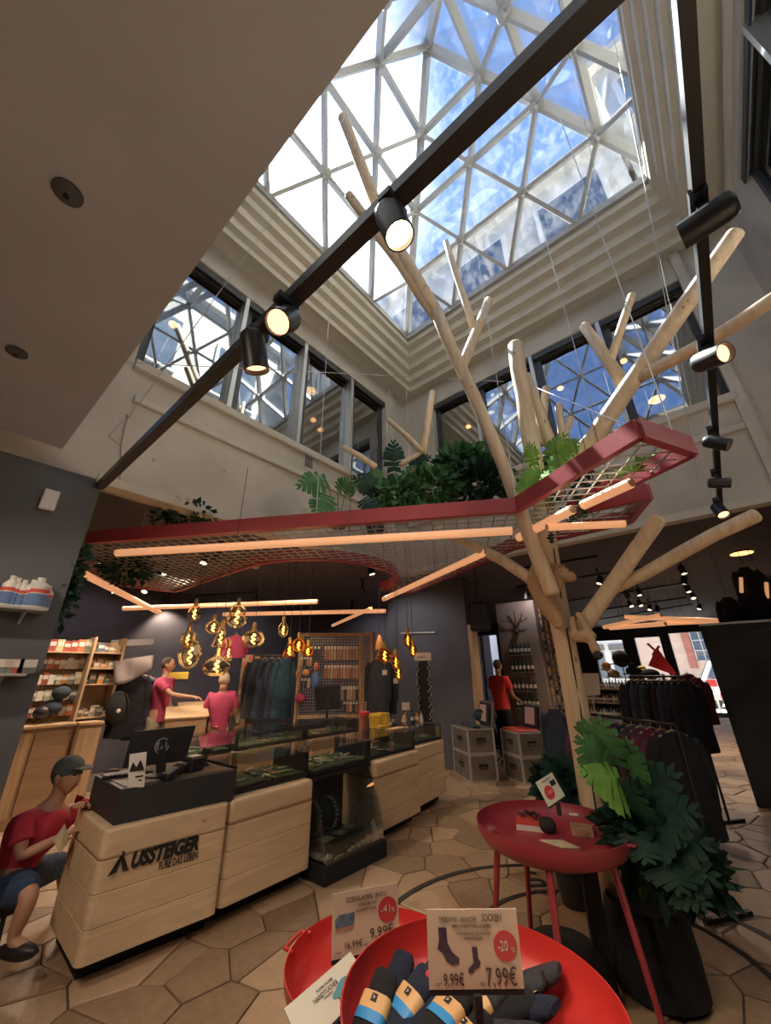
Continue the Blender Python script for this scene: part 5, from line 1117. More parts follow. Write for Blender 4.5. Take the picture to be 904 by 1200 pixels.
for k, (y0, y1, dx) in enumerate(((yA-1.0,yA-.1,.5),(yA-.1,yB,.45),(yB,yC-.1,.55))):
    mb = MB(); mb.b2((XS-.03,y0,0), (XS+dx-.03,y1-.01,zb_-.03)); c_ = mb.build('cupboard', M_plank2, t)
    mb = MB(); mb.b2((XS+dx-.03,y0+.02,.12), (XS+dx-.01,y1-.03,zb_-.08)); d_ = mb.build('door', M_pale if k != 1 else M_plank2, c_)
    mb = MB(); mb.b2((XS-.03,y0,zb_-.03), (XS+dx+.02,y1-.01,zb_)); mb.build('worktop', M_pale, c_)
rp_ = random.Random(31)
def boxy(p, sx, sy, sz, mt_, lab, group, nm='boxed_product', lid=None, tilt=0):
    t = thing(nm, lab, 'product', p, 0, group); mb = MB(); mb.box(V(*p)+V(0,0,sz/2), (sx,sy,sz), tilt); mb.build('box', mt_, t)
    mb = MB(); mb.box(V(*p)+V(sx/2+.001,0,sz*.62), (.004,sy*.8,sz*.35), tilt); mb.build('label', lid or M_item[6], t); return t
for k in range(46):   # packs hanging on the grid
    i, j = k % 9, k//9; y = yA-.38+i*(yB-yA+.36)/9+.05; z = rows[0]-.24-j*.21
    if z < zb_+.02: continue
    boxy((XS+.06, y, z), .04, .075+rp_.random()*.03, .12+rp_.random()*.05, rp_.choice(M_item), ORD[i]+' pack from the left in the %s row of the far left wire grid' % ORD[j], 'packs hanging on the left wire grid')
for k, z in enumerate(rows[:3]+[zt-.33]):
    n_ = 7
    for i in range(n_):
        y = yB+.06+(yC-yB-.12)*i/(n_-1); h_ = .06+rp_.random()*.09
        boxy((XS+.12+rp_.random()*.06, y, (rows+[0])[k+0] if k < 3 else rows[3]), .09, .06+rp_.random()*.04, h_, rp_.choice(M_item), ORD[i]+' pack from the left '+['on the top open board of the far left wall','on the second open board of the far left wall','on the third open board of the far left wall','on the worktop under the far left shelves'][k], ['packs on the top left board','packs on the second left board','packs on the third left board','packs on the left worktop'][k])
for i in range(9):
    y = yA-.4+(yB-yA+.35)*i/8
    boxy((XS+.1, y, rows[0]), .1, .09, .14+rp_.random()*.05, rp_.choice(M_item), ORD[i]+' upright pack from the left along the top of the far left wall', 'packs along the top of the left wall')
for k, (px_, py_, lb) in enumerate(((50,835,'black round cooking pot on the worktop at the far left'),(62,830,'dark blue cap-shaped pouch hanging at the far left grid'),(72,812,'black pouch in the middle of the far left grid'))):
    p = SP(px_, py_, .2); t = thing('dark_pouch', lb, 'pouch', p); mb = MB(); mb.ball(p, (.09,.11,.09), 14, 10); mb.build('pouch', M_fabric_d if k else M_black, t, smooth=True); mb = MB(); mb.tube([p+V(0,-.05,.07), p+V(.01,0,.13), p+V(0,.05,.07)], .008, 6); mb.build('strap', M_black, t)
# black rucksack, grey tarp and dark jackets right of the shelves
t = thing('rucksack', 'black rucksack with a small white emblem hanging right of the far left shelves', 'rucksack', PD(138,830,7.6)); p = PD(138,830,7.6)
mb = MB(); mb.ball(p, (.11,.16,.24), 16, 12, Matrix.Rotation(.25,3,'X')); mb.build('bag', M_blackc, t, smooth=True); mb = MB(); mb.ball(p+V(.12,-.02,-.03), (.008,.03,.03), 8, 6); mb.build('emblem', M_white, t); mb = MB(); mb.tube([p+V(.06,.05,.2), p+V(.12,.1,.05), p+V(.05,.12,-.15)], .014, 6); mb.build('strap', M_black, t, smooth=True)
def cloth_grid(f, nx_, ny_, name, mt_, parent=None, thick=.01, **k):
    vs = [f(i/nx_, j/ny_) for i in range(nx_+1) for j in range(ny_+1)]; mb = MB(); mb._add(vs, [(i*(ny_+1)+j, (i+1)*(ny_+1)+j, (i+1)*(ny_+1)+j+1, i*(ny_+1)+j+1) for i in range(nx_) for j in range(ny_)])
    o = mb.build(name, mt_, parent, smooth=True); md = o.modifiers.new('solid', 'SOLIDIFY'); md.thickness = thick; return o
M_tarp = mat('grey_tarp', (.085,.06,.058), .7, var=.2, vscale=5, bump=.5, bscale=15)
A0, B0, C0, D0 = PD(133,775,7.8), PD(180,768,7.9), PD(178,783,7.6), PD(134,803,7.5)
o = cloth_grid(lambda u, v: (A0.lerp(B0,u)).lerp(D0.lerp(C0,u), v)+V(.03*math.sin(u*9),0,-.06*math.sin(u*PI)*v), 12, 6, 'hanging_tarp', M_tarp); tag(o, 'brownish grey tarp draped over the rail right of the far left shelves', 'tarp')
mb = MB(); mb.bar(PD(130,754,8.1), PD(180,752,8.1), .03, .10); tag(mb.build('wall_rail', M_greyb), 'grey board running along the wall above the draped tarp', 'board')
def garment(pos, rz, mt_, label, group=None, w=.42, h=.75, d=.10, sleeves=True, hanger=True, nm='hanging_jacket', cat='jacket', sd_=None):
    rr = random.Random(sd_ or int(pos[0]*997+pos[1]*331)); t = thing(nm, label, cat, pos, rz, group); P = V(*pos); R_ = Matrix.Rotation(rz,3,'Z'); n = 14; rings = 9; vs = []
    for i in range(rings):
        u = i/(rings-1); ww = w/2*(.42+.58*min(1,(u/.16)**.6))*(1+.08*u) if u < .3 else w/2*(1+.10*u+.02*math.sin(u*9)); dd_ = d/2*(.5+.8*min(1,u*3))
        for k in range(n):
            a = 2*PI*k/n; fold = 1+.18*math.sin(a*5+rr.random()*.5)*u
            vs.append(P+R_ @ V(ww*math.cos(a), dd_*math.sin(a)*fold, -h*u))
    mb = MB(); mb._add(vs, [(i*n+k,(i+1)*n+k,(i+1)*n+(k+1)%n,i*n+(k+1)%n) for i in range(rings-1) for k in range(n)]+[tuple(range(n)), tuple((rings-1)*n+k for k in range(n))[::-1]]); mb.build('body', mt_, t, smooth=True)
    if sleeves:
        for s_ in (-1, 1): mb = MB(); mb.tube([P+R_ @ V(s_*w*.40,0,-.07), P+R_ @ V(s_*w*.50,.01,-.16), P+R_ @ V(s_*w*.56,.03,-h*.45), P+R_ @ V(s_*w*.55,.05,-h*.78)], [.05,.055,.048,.04], 8); mb.build('sleeve', mt_, t, smooth=True)
    if hanger: mb = MB(); mb.tube([P+R_ @ V(0,0,.0), P+V(0,0,.06)], .004, 5); mb.tube([P+R_ @ V(-w*.3,0,-.03), P+R_ @ V(0,0,.02), P+R_ @ V(w*.3,0,-.03)], .008, 6); mb.build('hanger', M_pale, t)
    return t
M_g = [mat('cloth_'+n_, c_, .9, var=.25, vscale=14, bump=.4, bscale=120) for n_, c_ in (('navy',(.03,.045,.085)),('plum',(.11,.045,.08)),('slate',(.085,.10,.12)),('petrol',(.03,.08,.11)),('black',(.018,.02,.028)),('wine',(.17,.025,.05)))]
for k, (x, y) in enumerate(((158,790),(168,792),(176,795))): garment(PD(x,y,7.9+.1*k), 1.1, M_g[(4,0,2)[k]], 'dark jacket hanging under the grey tarp, %s' % ('left one','middle one','right one')[k], 'dark jackets under the tarp', h=.9)
rail = lambda a, b, lab, legs=True, r=.014: None
def clothes_rail(a, b, lab, posts=True):
    a, b = Vector(a), Vector(b); t = thing('clothes_rail', lab, 'rack', ((a.x+b.x)/2,(a.y+b.y)/2,0)); mb = MB(); mb.tube([a,b], .014, 8); mb.build('rod', M_black, t, smooth=True)
    d = (b-a).normalized(); s = V(-d.y,d.x,0)
    for e in (a, b): mb = MB(); mb.tube([e, V(e.x,e.y,.03)], .014, 8); mb.bar(V(e.x,e.y,.015)-s*.22, V(e.x,e.y,.015)+s*.22, .04, .03); mb.build('leg', M_black, t)
    return t
# cash desk group in the back
def desk(label, c, sx, sy, h, rz, slope=.12):
    t = thing('cash_desk', label, 'desk', (c[0],c[1],0), rz); R_ = Matrix.Rotation(rz,3,'Z'); C_ = V(c[0],c[1],0)
    b_ = [(-sx/2,-sy/2),(sx/2,-sy/2),(sx/2,sy/2),(-sx/2,sy/2)]; vs = [C_+R_ @ V(x,y,0) for x,y in b_]+[C_+R_ @ V(x,y,h+(slope if y > 0 else 0)) for x,y in b_]
    mb = MB(); mb._add(vs, [(0,3,2,1),(4,5,6,7),(0,1,5,4),(1,2,6,5),(2,3,7,6),(3,0,4,7)]); mb.build('body', M_plank2, t, bevel=.006)
    mb = MB(); mb.slab([C_+R_ @ V(x*1.08,y*1.08,h+.02+(slope if y > 0 else 0)) for x,y in b_], .025); mb.build('top', M_pale, t); return t
p = PD(222,820,7.3); desk('brown timber cash desk under the man\'s outstretched hand', (p.x,p.y), .55, .5, 1.12, 1.2)
p = PD(243,818,7.9); desk('brown timber cash desk block between the man and the woman', (p.x,p.y), .8, .5, 1.15, 1.2)
p = PD(185,830,7.2); desk('lower timber block left of the man at the cash desk', (p.x,p.y), .45, .4, .85, 1.2, 0)
p = PD(208,792,8.4); t = thing('yellow_box', 'yellow flat display box on the wall behind the cash desk', 'box', p); mb = MB(); mb.box(p, (.35,.30,.12), 1.2); mb.build('body', M_yel, t, bevel=.01); mb = MB(); mb.box(p+V(0,0,-.075), (.37,.32,.03), 1.2); mb.build('base', M_black, t)
# dark garments, pink jacket and tall narrow stand behind
garment(PD(277,745,7.2), 1.0, M_pinkt, 'pink jacket hanging behind the bulbs above the woman', h=.35, w=.35)
for k, x in enumerate((303,311,319,327,335)): garment(PD(x,772,7.7), 1.0+.1*k, M_g[(4,0,4,0,3)[k]], 'long dark garment on the rail behind the inner counter, %s' % ('first from the left','second from the left','middle one','fourth from the left','fifth from the left')[k], 'long dark garments behind the inner counter', w=.34, h=.95)
clothes_rail(PD(298,768,7.7), PD(342,768,7.7), 'black clothes rail holding the long dark garments')
t = thing('narrow_stand', 'narrow timber stand full of small packs right of the woman', 'stand', V(PD(291,800,7.9).x, PD(291,800,7.9).y, 0)); p = PD(291,800,7.9); q_ = math.atan2(p.y,p.x)-PI/2; R_ = Matrix.Rotation(q_,3,'Z')
mb = MB(); mb.box(V(p.x,p.y,1.1), (.30,.06,1.9), q_); mb.build('panel', M_pale, t)
for k in range(10):
    for i in range(3):
        pp = V(p.x,p.y,.95+k*.11)+R_ @ V(-.1+i*.1,-.05,0); boxy((pp.x,pp.y,pp.z), .07,.05,.09, rp_.choice(M_item), 'small pack hanging on the narrow timber stand', 'packs on the narrow stand', tilt=q_) if (k+i) % 2 == 0 else None
# wire display frame with hanging packs
a, b, c = PD(350,800,8.1), PD(423,800,8.1), PD(437,800,7.9); a.z = b.z = c.z = 0; zt2 = PD(390,742,8.1).z; zl = .98
t = thing('wire_display', 'large pale timber display frame with wire grid and a lattice side panel', 'display stand', (a+b)/2)
def post(p, w=.06): mb = MB(); mb.box(V(p.x,p.y,(zt2)/2), (w,w,zt2)); mb.build('post', M_pale, t)
for p in (a, b, c): post(p)
for z in (zt2-.03, zl): mb = MB(); mb.bar(a+V(0,0,z), b+V(0,0,z), .05, .06); mb.bar(b+V(0,0,z), c+V(0,0,z), .05, .06); mb.build('cross_rail', M_pale, t)
mb = MB()
for k in range(30): z = zl+(zt2-zl)*k/29; mb.bar(a+V(0,0,z), b+V(0,0,z), .006, .006)
for k in range(26): q = a.lerp(b, k/25); mb.bar(q+V(0,0,zl), q+V(0,0,zt2), .006, .006)
mb.build('wire_grid', M_wire, t)
mb = MB()
for k in range(34): z = zl+(zt2-zl)*k/33; mb.bar(b+V(0,0,z), c+V(0,0,z), .012, .014)
for k in range(1,5): q = b.lerp(c, k/5); mb.bar(q+V(0,0,zl), q+V(0,0,zt2), .008, .008)
mb.build('lattice', M_pale, t)
dA = (b-a).normalized(); nA = V(dA.y,-dA.x,0); nA = nA if nA.dot(-a) > 0 else -nA; rzA = math.atan2(dA.y, dA.x)
M_pk = [mat('pack_'+n_, c_, .6, var=.1) for n_, c_ in (('tan',(.42,.22,.14)),('brick',(.40,.14,.10)),('beige',(.50,.36,.24)),('dark',(.05,.05,.06)))]
for (x0, x1, y0, y1, n_, ms) in ((380,420,757,773,11,(0,0,2,2)),(380,420,779,795,11,(1,0,2,0)),(400,420,804,820,6,(0,3,2,2)),(363,376,757,772,3,(3,3,3)),(352,366,770,780,4,(2,3,0)),(352,372,795,806,5,(3,5-2,2)),(402,420,822,834,5,(3,1,2))):
    PKR = {(380,757):'in the top row of the display frame',(380,779):'in the second row of the display frame',(400,804):'in the third row of the display frame',(363,757):'in the dark bunch at the top of the display frame',(352,770):'in the bunch beside the orange helmet',(352,795):'in the low left bunch of the display frame',(402,822):'in the bottom row of the display frame'}
    for k in range(n_):
        x = x0+(x1-x0)*(k+.5)/n_; d0 = ray(x, y0); tt = (a.dot(nA)+.05 - 0)/(V(d0.x,d0.y,0).dot(nA)); p0 = CPOS+d0*tt; d1 = ray(x, y1); t1_ = (a.dot(nA)+.05)/(V(d1.x,d1.y,0).dot(nA)); p1 = CPOS+d1*t1_
        g_ = thing('hanging_pack', ORD[k]+' pack from the left '+PKR[(x0,y0)], 'product', p1, rzA, 'packs on the wire display frame'); mb = MB(); mb.box((p0+p1)/2, ((x1-x0)/n_*.0165*.8,.05,abs(p0.z-p1.z)), rzA); mb.build('pack', M_pk[ms[k % len(ms)]], g_)
        mb = MB(); mb.box((p0+p1)/2+nA*.027+V(0,0,abs(p0.z-p1.z)*.36), ((x1-x0)/n_*.0165*.6,.004,abs(p0.z-p1.z)*.2), rzA); mb.build('header', M_item[6], g_)
for (px_, py_, col_, lb, r_) in ((346,790,M_item[4],'orange climbing helmet on the left post of the display frame',.09),(359,788,M_item[4],'orange ball-shaped bag beside the helmet on the display frame',.08),(370,797,M_bluel,'blue bag hanging in the middle of the display frame',.11),(352,818,M_pinkt,'pink cap lying at the lower left of the display frame',.12),(371,781,M_item[0],'reddish small bag above the blue bag on the display frame',.06)):
    p = PD(px_, py_, 7.95); g_ = thing('gear_bag', lb, 'bag', p); mb = MB(); mb.ball(p, (r_,r_*.8,r_*(1.4 if 'blue' in lb else .75)), 14, 10); mb.build('bag', col_, g_, smooth=True); mb = MB(); mb.tube([p+V(-r_*.6,0,r_*.5), p+V(0,0,r_*1.5), p+V(r_*.6,0,r_*.5)], .008, 6); mb.build('strap', M_black, g_)
# second monitor on the inner counter
q = [PD(369,805,7.3), PD(398,803,7.3), PD(400,830,7.3), PD(370,833,7.3)]; t = thing('monitor', 'black monitor seen from behind on the inner counter before the display frame', 'monitor', V(q[3].x,q[3].y,1.0))
mb = MB(); mb.slab(q, .03); mb.build('screen_housing', M_matblack, t); mc = (q[0]+q[1]+q[2]+q[3])/4; mb = MB(); mb.bar(V(mc.x,mc.y,1.0), mc, .06, .04); mb.lathe(V(mc.x,mc.y,1.0), [(.1,0),(.1,.015)], 14); mb.build('foot', M_black, t)
# ------------------------------------------------------------------ metal chests by the column
M_zinc = mat('zinc_sheet', (.30,.27,.23), .45, metal=.6, var=.15, vscale=8, bump=.15)
def crate(label, c, sx, sy, sz, rz, z0=0, lid=None, nm='metal_chest', mt_=None):
    t = thing(nm, label, 'chest', (c[0],c[1],z0), rz); R_ = Matrix.Rotation(rz,3,'Z'); C_ = V(c[0],c[1],z0)
    mb = MB(); mb.box(C_+V(0,0,sz/2), (sx,sy,sz), rz); mb.build('body', mt_ or M_zinc, t, bevel=.01)
    for x in (-1, 1):
        for y in (-1, 1): mb = MB(); mb.box(C_+R_ @ V(x*sx/2,y*sy/2,sz/2), (.03,.03,sz*1.01), rz); mb.build('corner_strip', M_alu, t)
    for z in (.012, sz-.012): mb = MB(); mb.box(C_+V(0,0,z), (sx+.012,sy+.012,.022), rz); mb.build('edge_strip', M_alu, t)
    for s_ in ((0,-1),(1,0)):
        o_ = C_+R_ @ V(s_[0]*(sx/2+.012), s_[1]*(sy/2+.012), sz*.6); tdir = R_ @ V(abs(s_[1]),abs(s_[0]),0); mb = MB(); mb.tube([o_-tdir*.07, o_-tdir*.06+V(0,0,-.05), o_+tdir*.06+V(0,0,-.05), o_+tdir*.07], .008, 6); mb.box(o_, (.17 if s_[1] else .01,.01 if s_[1] else .17,.035), rz); mb.build('handle', M_black, t)
    if lid:
        mb = MB(); o_ = C_+V(0,0,sz); bk = R_ @ V(0,sy/2,0); tp = R_ @ V(0,sy/2+.06,0)+V(0,0,.42); w = R_ @ V(sx/2,0,0)
        mb.slab([o_+bk-w, o_+bk+w, o_+tp+w, o_+tp-w], .03); l_ = mb.build('lid', M_zinc, t); nn = (bk-tp).cross(w).normalized(); nn = nn if nn.dot(CPOS-o_) > 0 else -nn
        def LP(u, v, e=.012): return o_ + bk.lerp(tp, v) + w*(u*2-1) + nn*e
        mb = MB(); mb.slab([LP(.08,.08,.036), LP(.92,.08,.036), LP(.92,.92,.036), LP(.08,.92,.036)], .004); mb.build('lining', M_matblack, l_)
        mb = MB(); mb.slab([LP(.26,.2,.043), LP(.76,.2,.043), LP(.76,.85,.043), LP(.26,.85,.043)], .004); pc = mb.build('poster', mat('poster_pink', (.55,.38,.33), .6), l_)
        if lid == 2: pass
    return t
rz_ = math.atan2(7.2-6.73, -4.48+3.82); a_ = V(-3.82,6.73,0); b_ = V(-4.45,7.2,0); ux = (a_-b_).normalized(); uy = V(-ux.y,ux.x,0); rzc = math.atan2(ux.y,ux.x)
cc = a_-ux*.36+uy*.25
c1_ = crate('lower zinc chest of the left stack by the grey column', (cc.x,cc.y), .70, .48, .40, rzc)
crate('upper zinc chest of the left stack, its lid open with a pink poster', (cc.x,cc.y), .70, .48, .38, rzc, .405, lid=1)
cc2 = cc+ux*.42+uy*.75
crate('lower zinc chest of the right stack beside the stroller', (cc2.x,cc2.y), .60, .45, .38, rzc)
crate('upper zinc chest of the right stack with open lid and red cloth inside', (cc2.x,cc2.y), .60, .45, .36, rzc, .385, lid=2)
mb = MB(); mb.box(V(cc2.x,cc2.y,.76), (.56,.42,.03), rzc); tag(mb.build('red_cloth', M_redl, bevel=.01), 'red cloth lying on the right zinc chest stack', 'cloth')
for k in range(5):
    p = V(cc.x,cc.y,.80)+ux*(-.25+.12*k); mb = MB(); mb.ball(p, (.06,.1,.04), 10, 6, Matrix.Rotation(rzc+.4*k,3,'Z')); tag(mb.build('rolled_garment', M_g[k % 5], smooth=True), 'dark rolled garment in the open left chest, %s from the left' % ('first','second','third','fourth','fifth')[k], 'garment', 'rolled garments in the open chest')
# speaker above the doorway
p = PD(562,723,7.15); q_ = math.atan2(p.y,p.x)-PI/2; t = thing('loudspeaker', 'black loudspeaker hanging beside the grey column above the doorway', 'speaker', p); mb = MB(); mb.box(p, (.34,.26,.48), q_); mb.build('cabinet', M_matblack, t, bevel=.03, segs=2)
R_ = Matrix.Rotation(q_,3,'Z'); mb = MB(); mb.box(p+R_ @ V(0,-.135,0), (.29,.01,.43), q_); mb.build('grille', M_black, t, bevel=.01); mb = MB(); mb.tube([p+V(0,0,.24), p+V(-.04,0,.30), p+V(0,0,.36), V(p.x,p.y,ZC)], .012, 6); mb.build('bracket', M_black, t)
# stroller
p = PD(578,846,8.6); g0 = V(p.x,p.y,0); R_ = Matrix.Rotation(-.5,3,'Z'); W = lambda x,y,z: g0+R_ @ V(x,y,z)
t = thing('stroller', 'black folding stroller parked before the far doorway', 'stroller', g0)
mb = MB(); mb.slab([W(-.2,.0,.42),W(.2,.0,.42),W(.2,-.25,.95),W(-.2,-.25,.95)], .05); mb.build('backrest', M_blackc, t, bevel=.02); mb = MB(); mb.slab([W(-.2,.0,.42),W(.2,.0,.42),W(.2,.32,.36),W(-.2,.32,.36)], .05); mb.build('seat', M_blackc, t, bevel=.02)
mb = MB(); mb.ball(W(0,-.18,.95), (.23,.26,.16), 14, 8); mb.build('canopy', M_g[0], t, smooth=True)
for s_ in (-1,1):
    mb = MB(); mb.tube([W(s_*.22,-.38,1.05), W(s_*.22,-.1,.5), W(s_*.22,.4,.12)], .012, 6); mb.tube([W(s_*.22,.15,.4), W(s_*.22,-.35,.12)], .012, 6); mb.build('frame_tube', M_black, t)
    for y in (-.35,.4): mb = MB(); mb.lathe(W(s_*.24-.015,y,.1), [(.09,0),(.1,.01),(.1,.03),(.09,.04)], 16, R_ @ V(1,0,0)); mb.build('wheel', M_matblack, t)
mb = MB(); mb.tube([W(-.22,-.38,1.05), W(.22,-.38,1.05)], .015, 8); mb.build('push_handle', M_black, t)
# ------------------------------------------------------------------ bottle tower and goods wall behind the trunk
DT = 9.9; a, b, c = PD(592,800,DT), PD(640,800,DT-.3), PD(668,800,DT+1.0); a.z = b.z = c.z = 0; zt3 = 3.25
t = thing('bottle_tower', 'tall grey-brown display tower with four rows of bottles and antler ornament', 'shelving', (a+b)/2)
M_tow = mat('tower_board', (.27,.22,.19), .7, var=.1, vscale=2)
dT = (b-a).normalized(); nT = V(dT.y,-dT.x,0); nT = nT if nT.dot(-a) > 0 else -nT
mb = MB(); mb.slab([a, b, b+V(0,0,zt3), a+V(0,0,zt3)], .05); mb.build('front_panel', M_tow, t); dS = (c-b).normalized(); nS = V(dS.y,-dS.x,0); nS = nS if nS.dot(-b) > 0 else -nS
mb = MB(); mb.slab([b, c, c+V(0,0,zt3), b+V(0,0,zt3)], .05); mb.build('side_panel', M_tow, t)
def onp(x, y, o_, n_, off): d0 = ray(x,y); tt = (o_.dot(n_)+off)/(V(d0.x,d0.y,0).dot(n_)); return CPOS+d0*tt
for r_, (py_, x0, x1) in enumerate(((767,598,622),(787,600,626),(809,603,629),(829,606,632))):
    e0, e1 = onp(x0-2,py_+1,a,nT,.12), onp(x1+1,py_+1,a,nT,.12); e1.z = e0.z; mb = MB(); mb.bar(e0-nT*.06, e1-nT*.06, .14, .02); mb.build('board', M_tow, t)
    for k in range(6): p = e0.lerp(e1, (k+.6)/6.2)-nT*.05; p.z = e0.z+.01; bottle(p, M_bot[2], M_bot[4] if r_ == 0 else M_bot[2], ORD[k]+' bottle from the left in the %s row of the display tower' % ('top','second','third','bottom')[r_], 'bottles in the %s tower row' % ('top','second','third','bottom')[r_], .27, .034)
M_ant = mat('dark_antler', (.05,.045,.045), .7)
o_ = onp(606,738,a,nT,.04); mb = MB(); U = V(0,0,1)
mb.tube([o_, o_+U*.18+nT*.05], .02, 6)
for s_ in (-1,1): mb.tube([o_+U*.1, o_+dT*s_*.12+U*.16+nT*.06, o_+dT*s_*.2+U*.34+nT*.08], .012, 6); mb.tube([o_+dT*s_*.12+U*.16+nT*.06, o_+dT*s_*.3+U*.22+nT*.1], .010, 6)
mb.tube([o_+U*.12, o_+U*.42+nT*.06], .012, 6); mb.ball(o_-U*.05+nT*.03, (.05,.05,.07), 10, 8); mb.build('antler_ornament', M_ant, t, smooth=True)
M_spark = [mat('goods_glow_%d' % k if False else 'goods_'+('copper','steel','amber','ink')[k], c_, .3, metal=.3) for k, c_ in enumerate(((.55,.22,.12),(.45,.43,.42),(.6,.35,.12),(.04,.04,.06)))]
for j in range(15):
    for i in range(5):
        p = b.lerp(c, (i+.6)/5.6)+nS*.06; p.z = 1.0+j*.145; h_ = .09
        g_ = thing('hanging_tool', 'small shiny tool hanging on the side wall of the bottle tower', 'tool', p, 0, 'tools on the tower side wall'); mb = MB(); mb.box(p, (.05+rp_.random()*.03,.03,h_), math.atan2(dS.y,dS.x)); mb.build('tool', rp_.choice(M_spark), g_); mb = MB(); mb.ball(p+V(0,0,h_*.6), .018, 8, 5); mb.build('hook', M_alu, g_)
p = PD(617,852,10.2); crate('pale metal chest standing at the foot of the bottle tower', (p.x,p.y), .62, .45, .42, .42, .0, mt_=mat('beige_metal', (.42,.34,.27), .5))
#--STAGE6--
# ------------------------------------------------------------------ right-hand shop
t = thing('partition', 'tall dark partition wall standing at the right with a pale metal top edge', 'partition', (2.2,8.06,0))
pl = PZ(888,945,0).x
mb = MB(); mb.b2((pl,8.0,0), (4.9,8.12,2.34)); mb.build('panel', mat('dark_panel', (.035,.038,.045), .6, var=.3, vscale=1.2, bump=.1, bscale=6), t)
mb = MB(); mb.b2((pl,7.98,2.34), (4.9,8.14,2.37)); mb.build('top_edge', M_alu, t)
for x in (.35,.9): mb = MB(); mb.b2((x,7.985,2.22), (x+.3,7.999,2.235)); mb.build('slot', M_greyb, t)
for k, (x, y, w, h, c_, lb) in enumerate(((852,700,.28,.75,M_g[4],'short black wetsuit-like suit above the partition, leftmost'),(872,665,.30,1.05,M_g[4],'black glossy suit with an orange arm patch above the partition'),(888,672,.30,1.0,M_g[2],'grey shining suit with orange stripe above the partition, rightmost'))):
    p = PY(x, y, 8.6+.1*k); g_ = garment(p, .2, c_, lb, w=w, h=min(h, p.z-1.9), d=.16, cat='suit', nm='hanging_suit', sd_=k+5); mb = MB(); mb.tube([p+V(0,0,.05), V(p.x,p.y,ZC)], .005, 5); mb.build('hanging_wire', M_black, g_)
    if k: mb = MB(); mb.box(p+V(-.12 if k == 1 else .02,-.13,-.30), (.05,.02,.26), M=Matrix.Rotation(.25,3,'Y')); mb.build('stripe', M_tube, g_, bevel=.02)
# near clothes rail
a, b = V(-1.80,5.45,1.26), V(-.50,4.50,1.26); clothes_rail(a, b, 'black clothes rail with a long row of dark jackets behind the tree')
dR = (b-a).normalized(); rzR = math.atan2(dR.y, dR.x)+PI/2
for k in range(15):
    p = a.lerp(b, (k+.5)/15)-V(0,0,.06); garment(p, rzR+rp_.uniform(-.12,.12), M_g[(2,0,5,0,1,2,1,3,1,0,2,1,5,1,4)[k]], ORD[k]+' jacket from the left on the rail behind the tree', 'dark jackets on the rail behind the tree', w=.46, h=.68 if k < 12 else .76, d=.085)
p = PD(652,842,5.35); p.z = 1.30; garment(p, -.3, M_g[0], 'long navy coat facing the viewer left of the trunk', w=.34, h=.95, d=.14)
# second rail, farther
a, b = V(-1.28,7.6,1.62), V(-.50,7.0,1.62); clothes_rail(a, b, 'black clothes rail with long black coats before the street door')
for k in range(10): garment(a.lerp(b,(k+.5)/10)-V(0,0,.06), rzR+rp_.uniform(-.15,.15), M_g[(4,4,0,4,3,4,4,0,4,4)[k]], ORD[k]+' long coat from the left on the rail before the street door', 'black coats on the rail before the street door', w=.5, h=.85, d=.1)
p = PD(815,795,7.9); garment(p, .9, M_g[5], 'wine-red jacket hanging at the right end of the black coats', h=.62, w=.36)
p = PD(806,790,8.3); garment(p, .7, M_g[5], 'second dark red jacket behind the wine-red one', h=.6, w=.34)
# gondola with small bottles and gloves
ga, gb = PD(688,820,7.9), PD(764,820,7.6); ga.z = gb.z = 0; dG = (gb-ga).normalized(); rzG = math.atan2(dG.y,dG.x); nG = V(dG.y,-dG.x,0); nG = nG if nG.dot(-ga) > 0 else -nG
Lg = (gb-ga).length; cG = (ga+gb)/2
t = thing('gondola_shelf', 'low shop gondola with rows of small goods behind the near jackets', 'shelving', cG)
mb = MB(); mb.box(cG+V(0,0,.45), (Lg+.1,.5,.9), rzG); mb.build('base', M_tow, t)
for z, o_ in ((1.05,.1),(1.25,0),(1.45,-.1)): mb = MB(); mb.box(cG+nG*o_+V(0,0,z-.015), (Lg+.1,.3,.03), rzG); mb.build('board', M_pale if z > 1.4 else M_tow, t)
for e in (ga, gb): mb = MB(); mb.box(e+V(0,0,.75), (.04,.45,1.5), rzG); mb.build('side_panel', M_tow, t)
for r_, (z, o_, cc_) in enumerate(((1.05,.18,(1,3,4)),(1.25,.08,(1,4,2)),(1.45,-.02,(0,1,3)))):
    for k in range(20):
        p = ga.lerp(gb,(k+.5)/20)+nG*o_; p.z = z; bottle(p, M_bot[cc_[k % 3]], M_bot[(1,2)[k % 2]], ORD[k]+' small bottle from the left in the %s gondola row' % ('lower','middle','upper')[r_], 'small bottles in the %s gondola row' % ('lower','middle','upper')[r_], .11, .022)
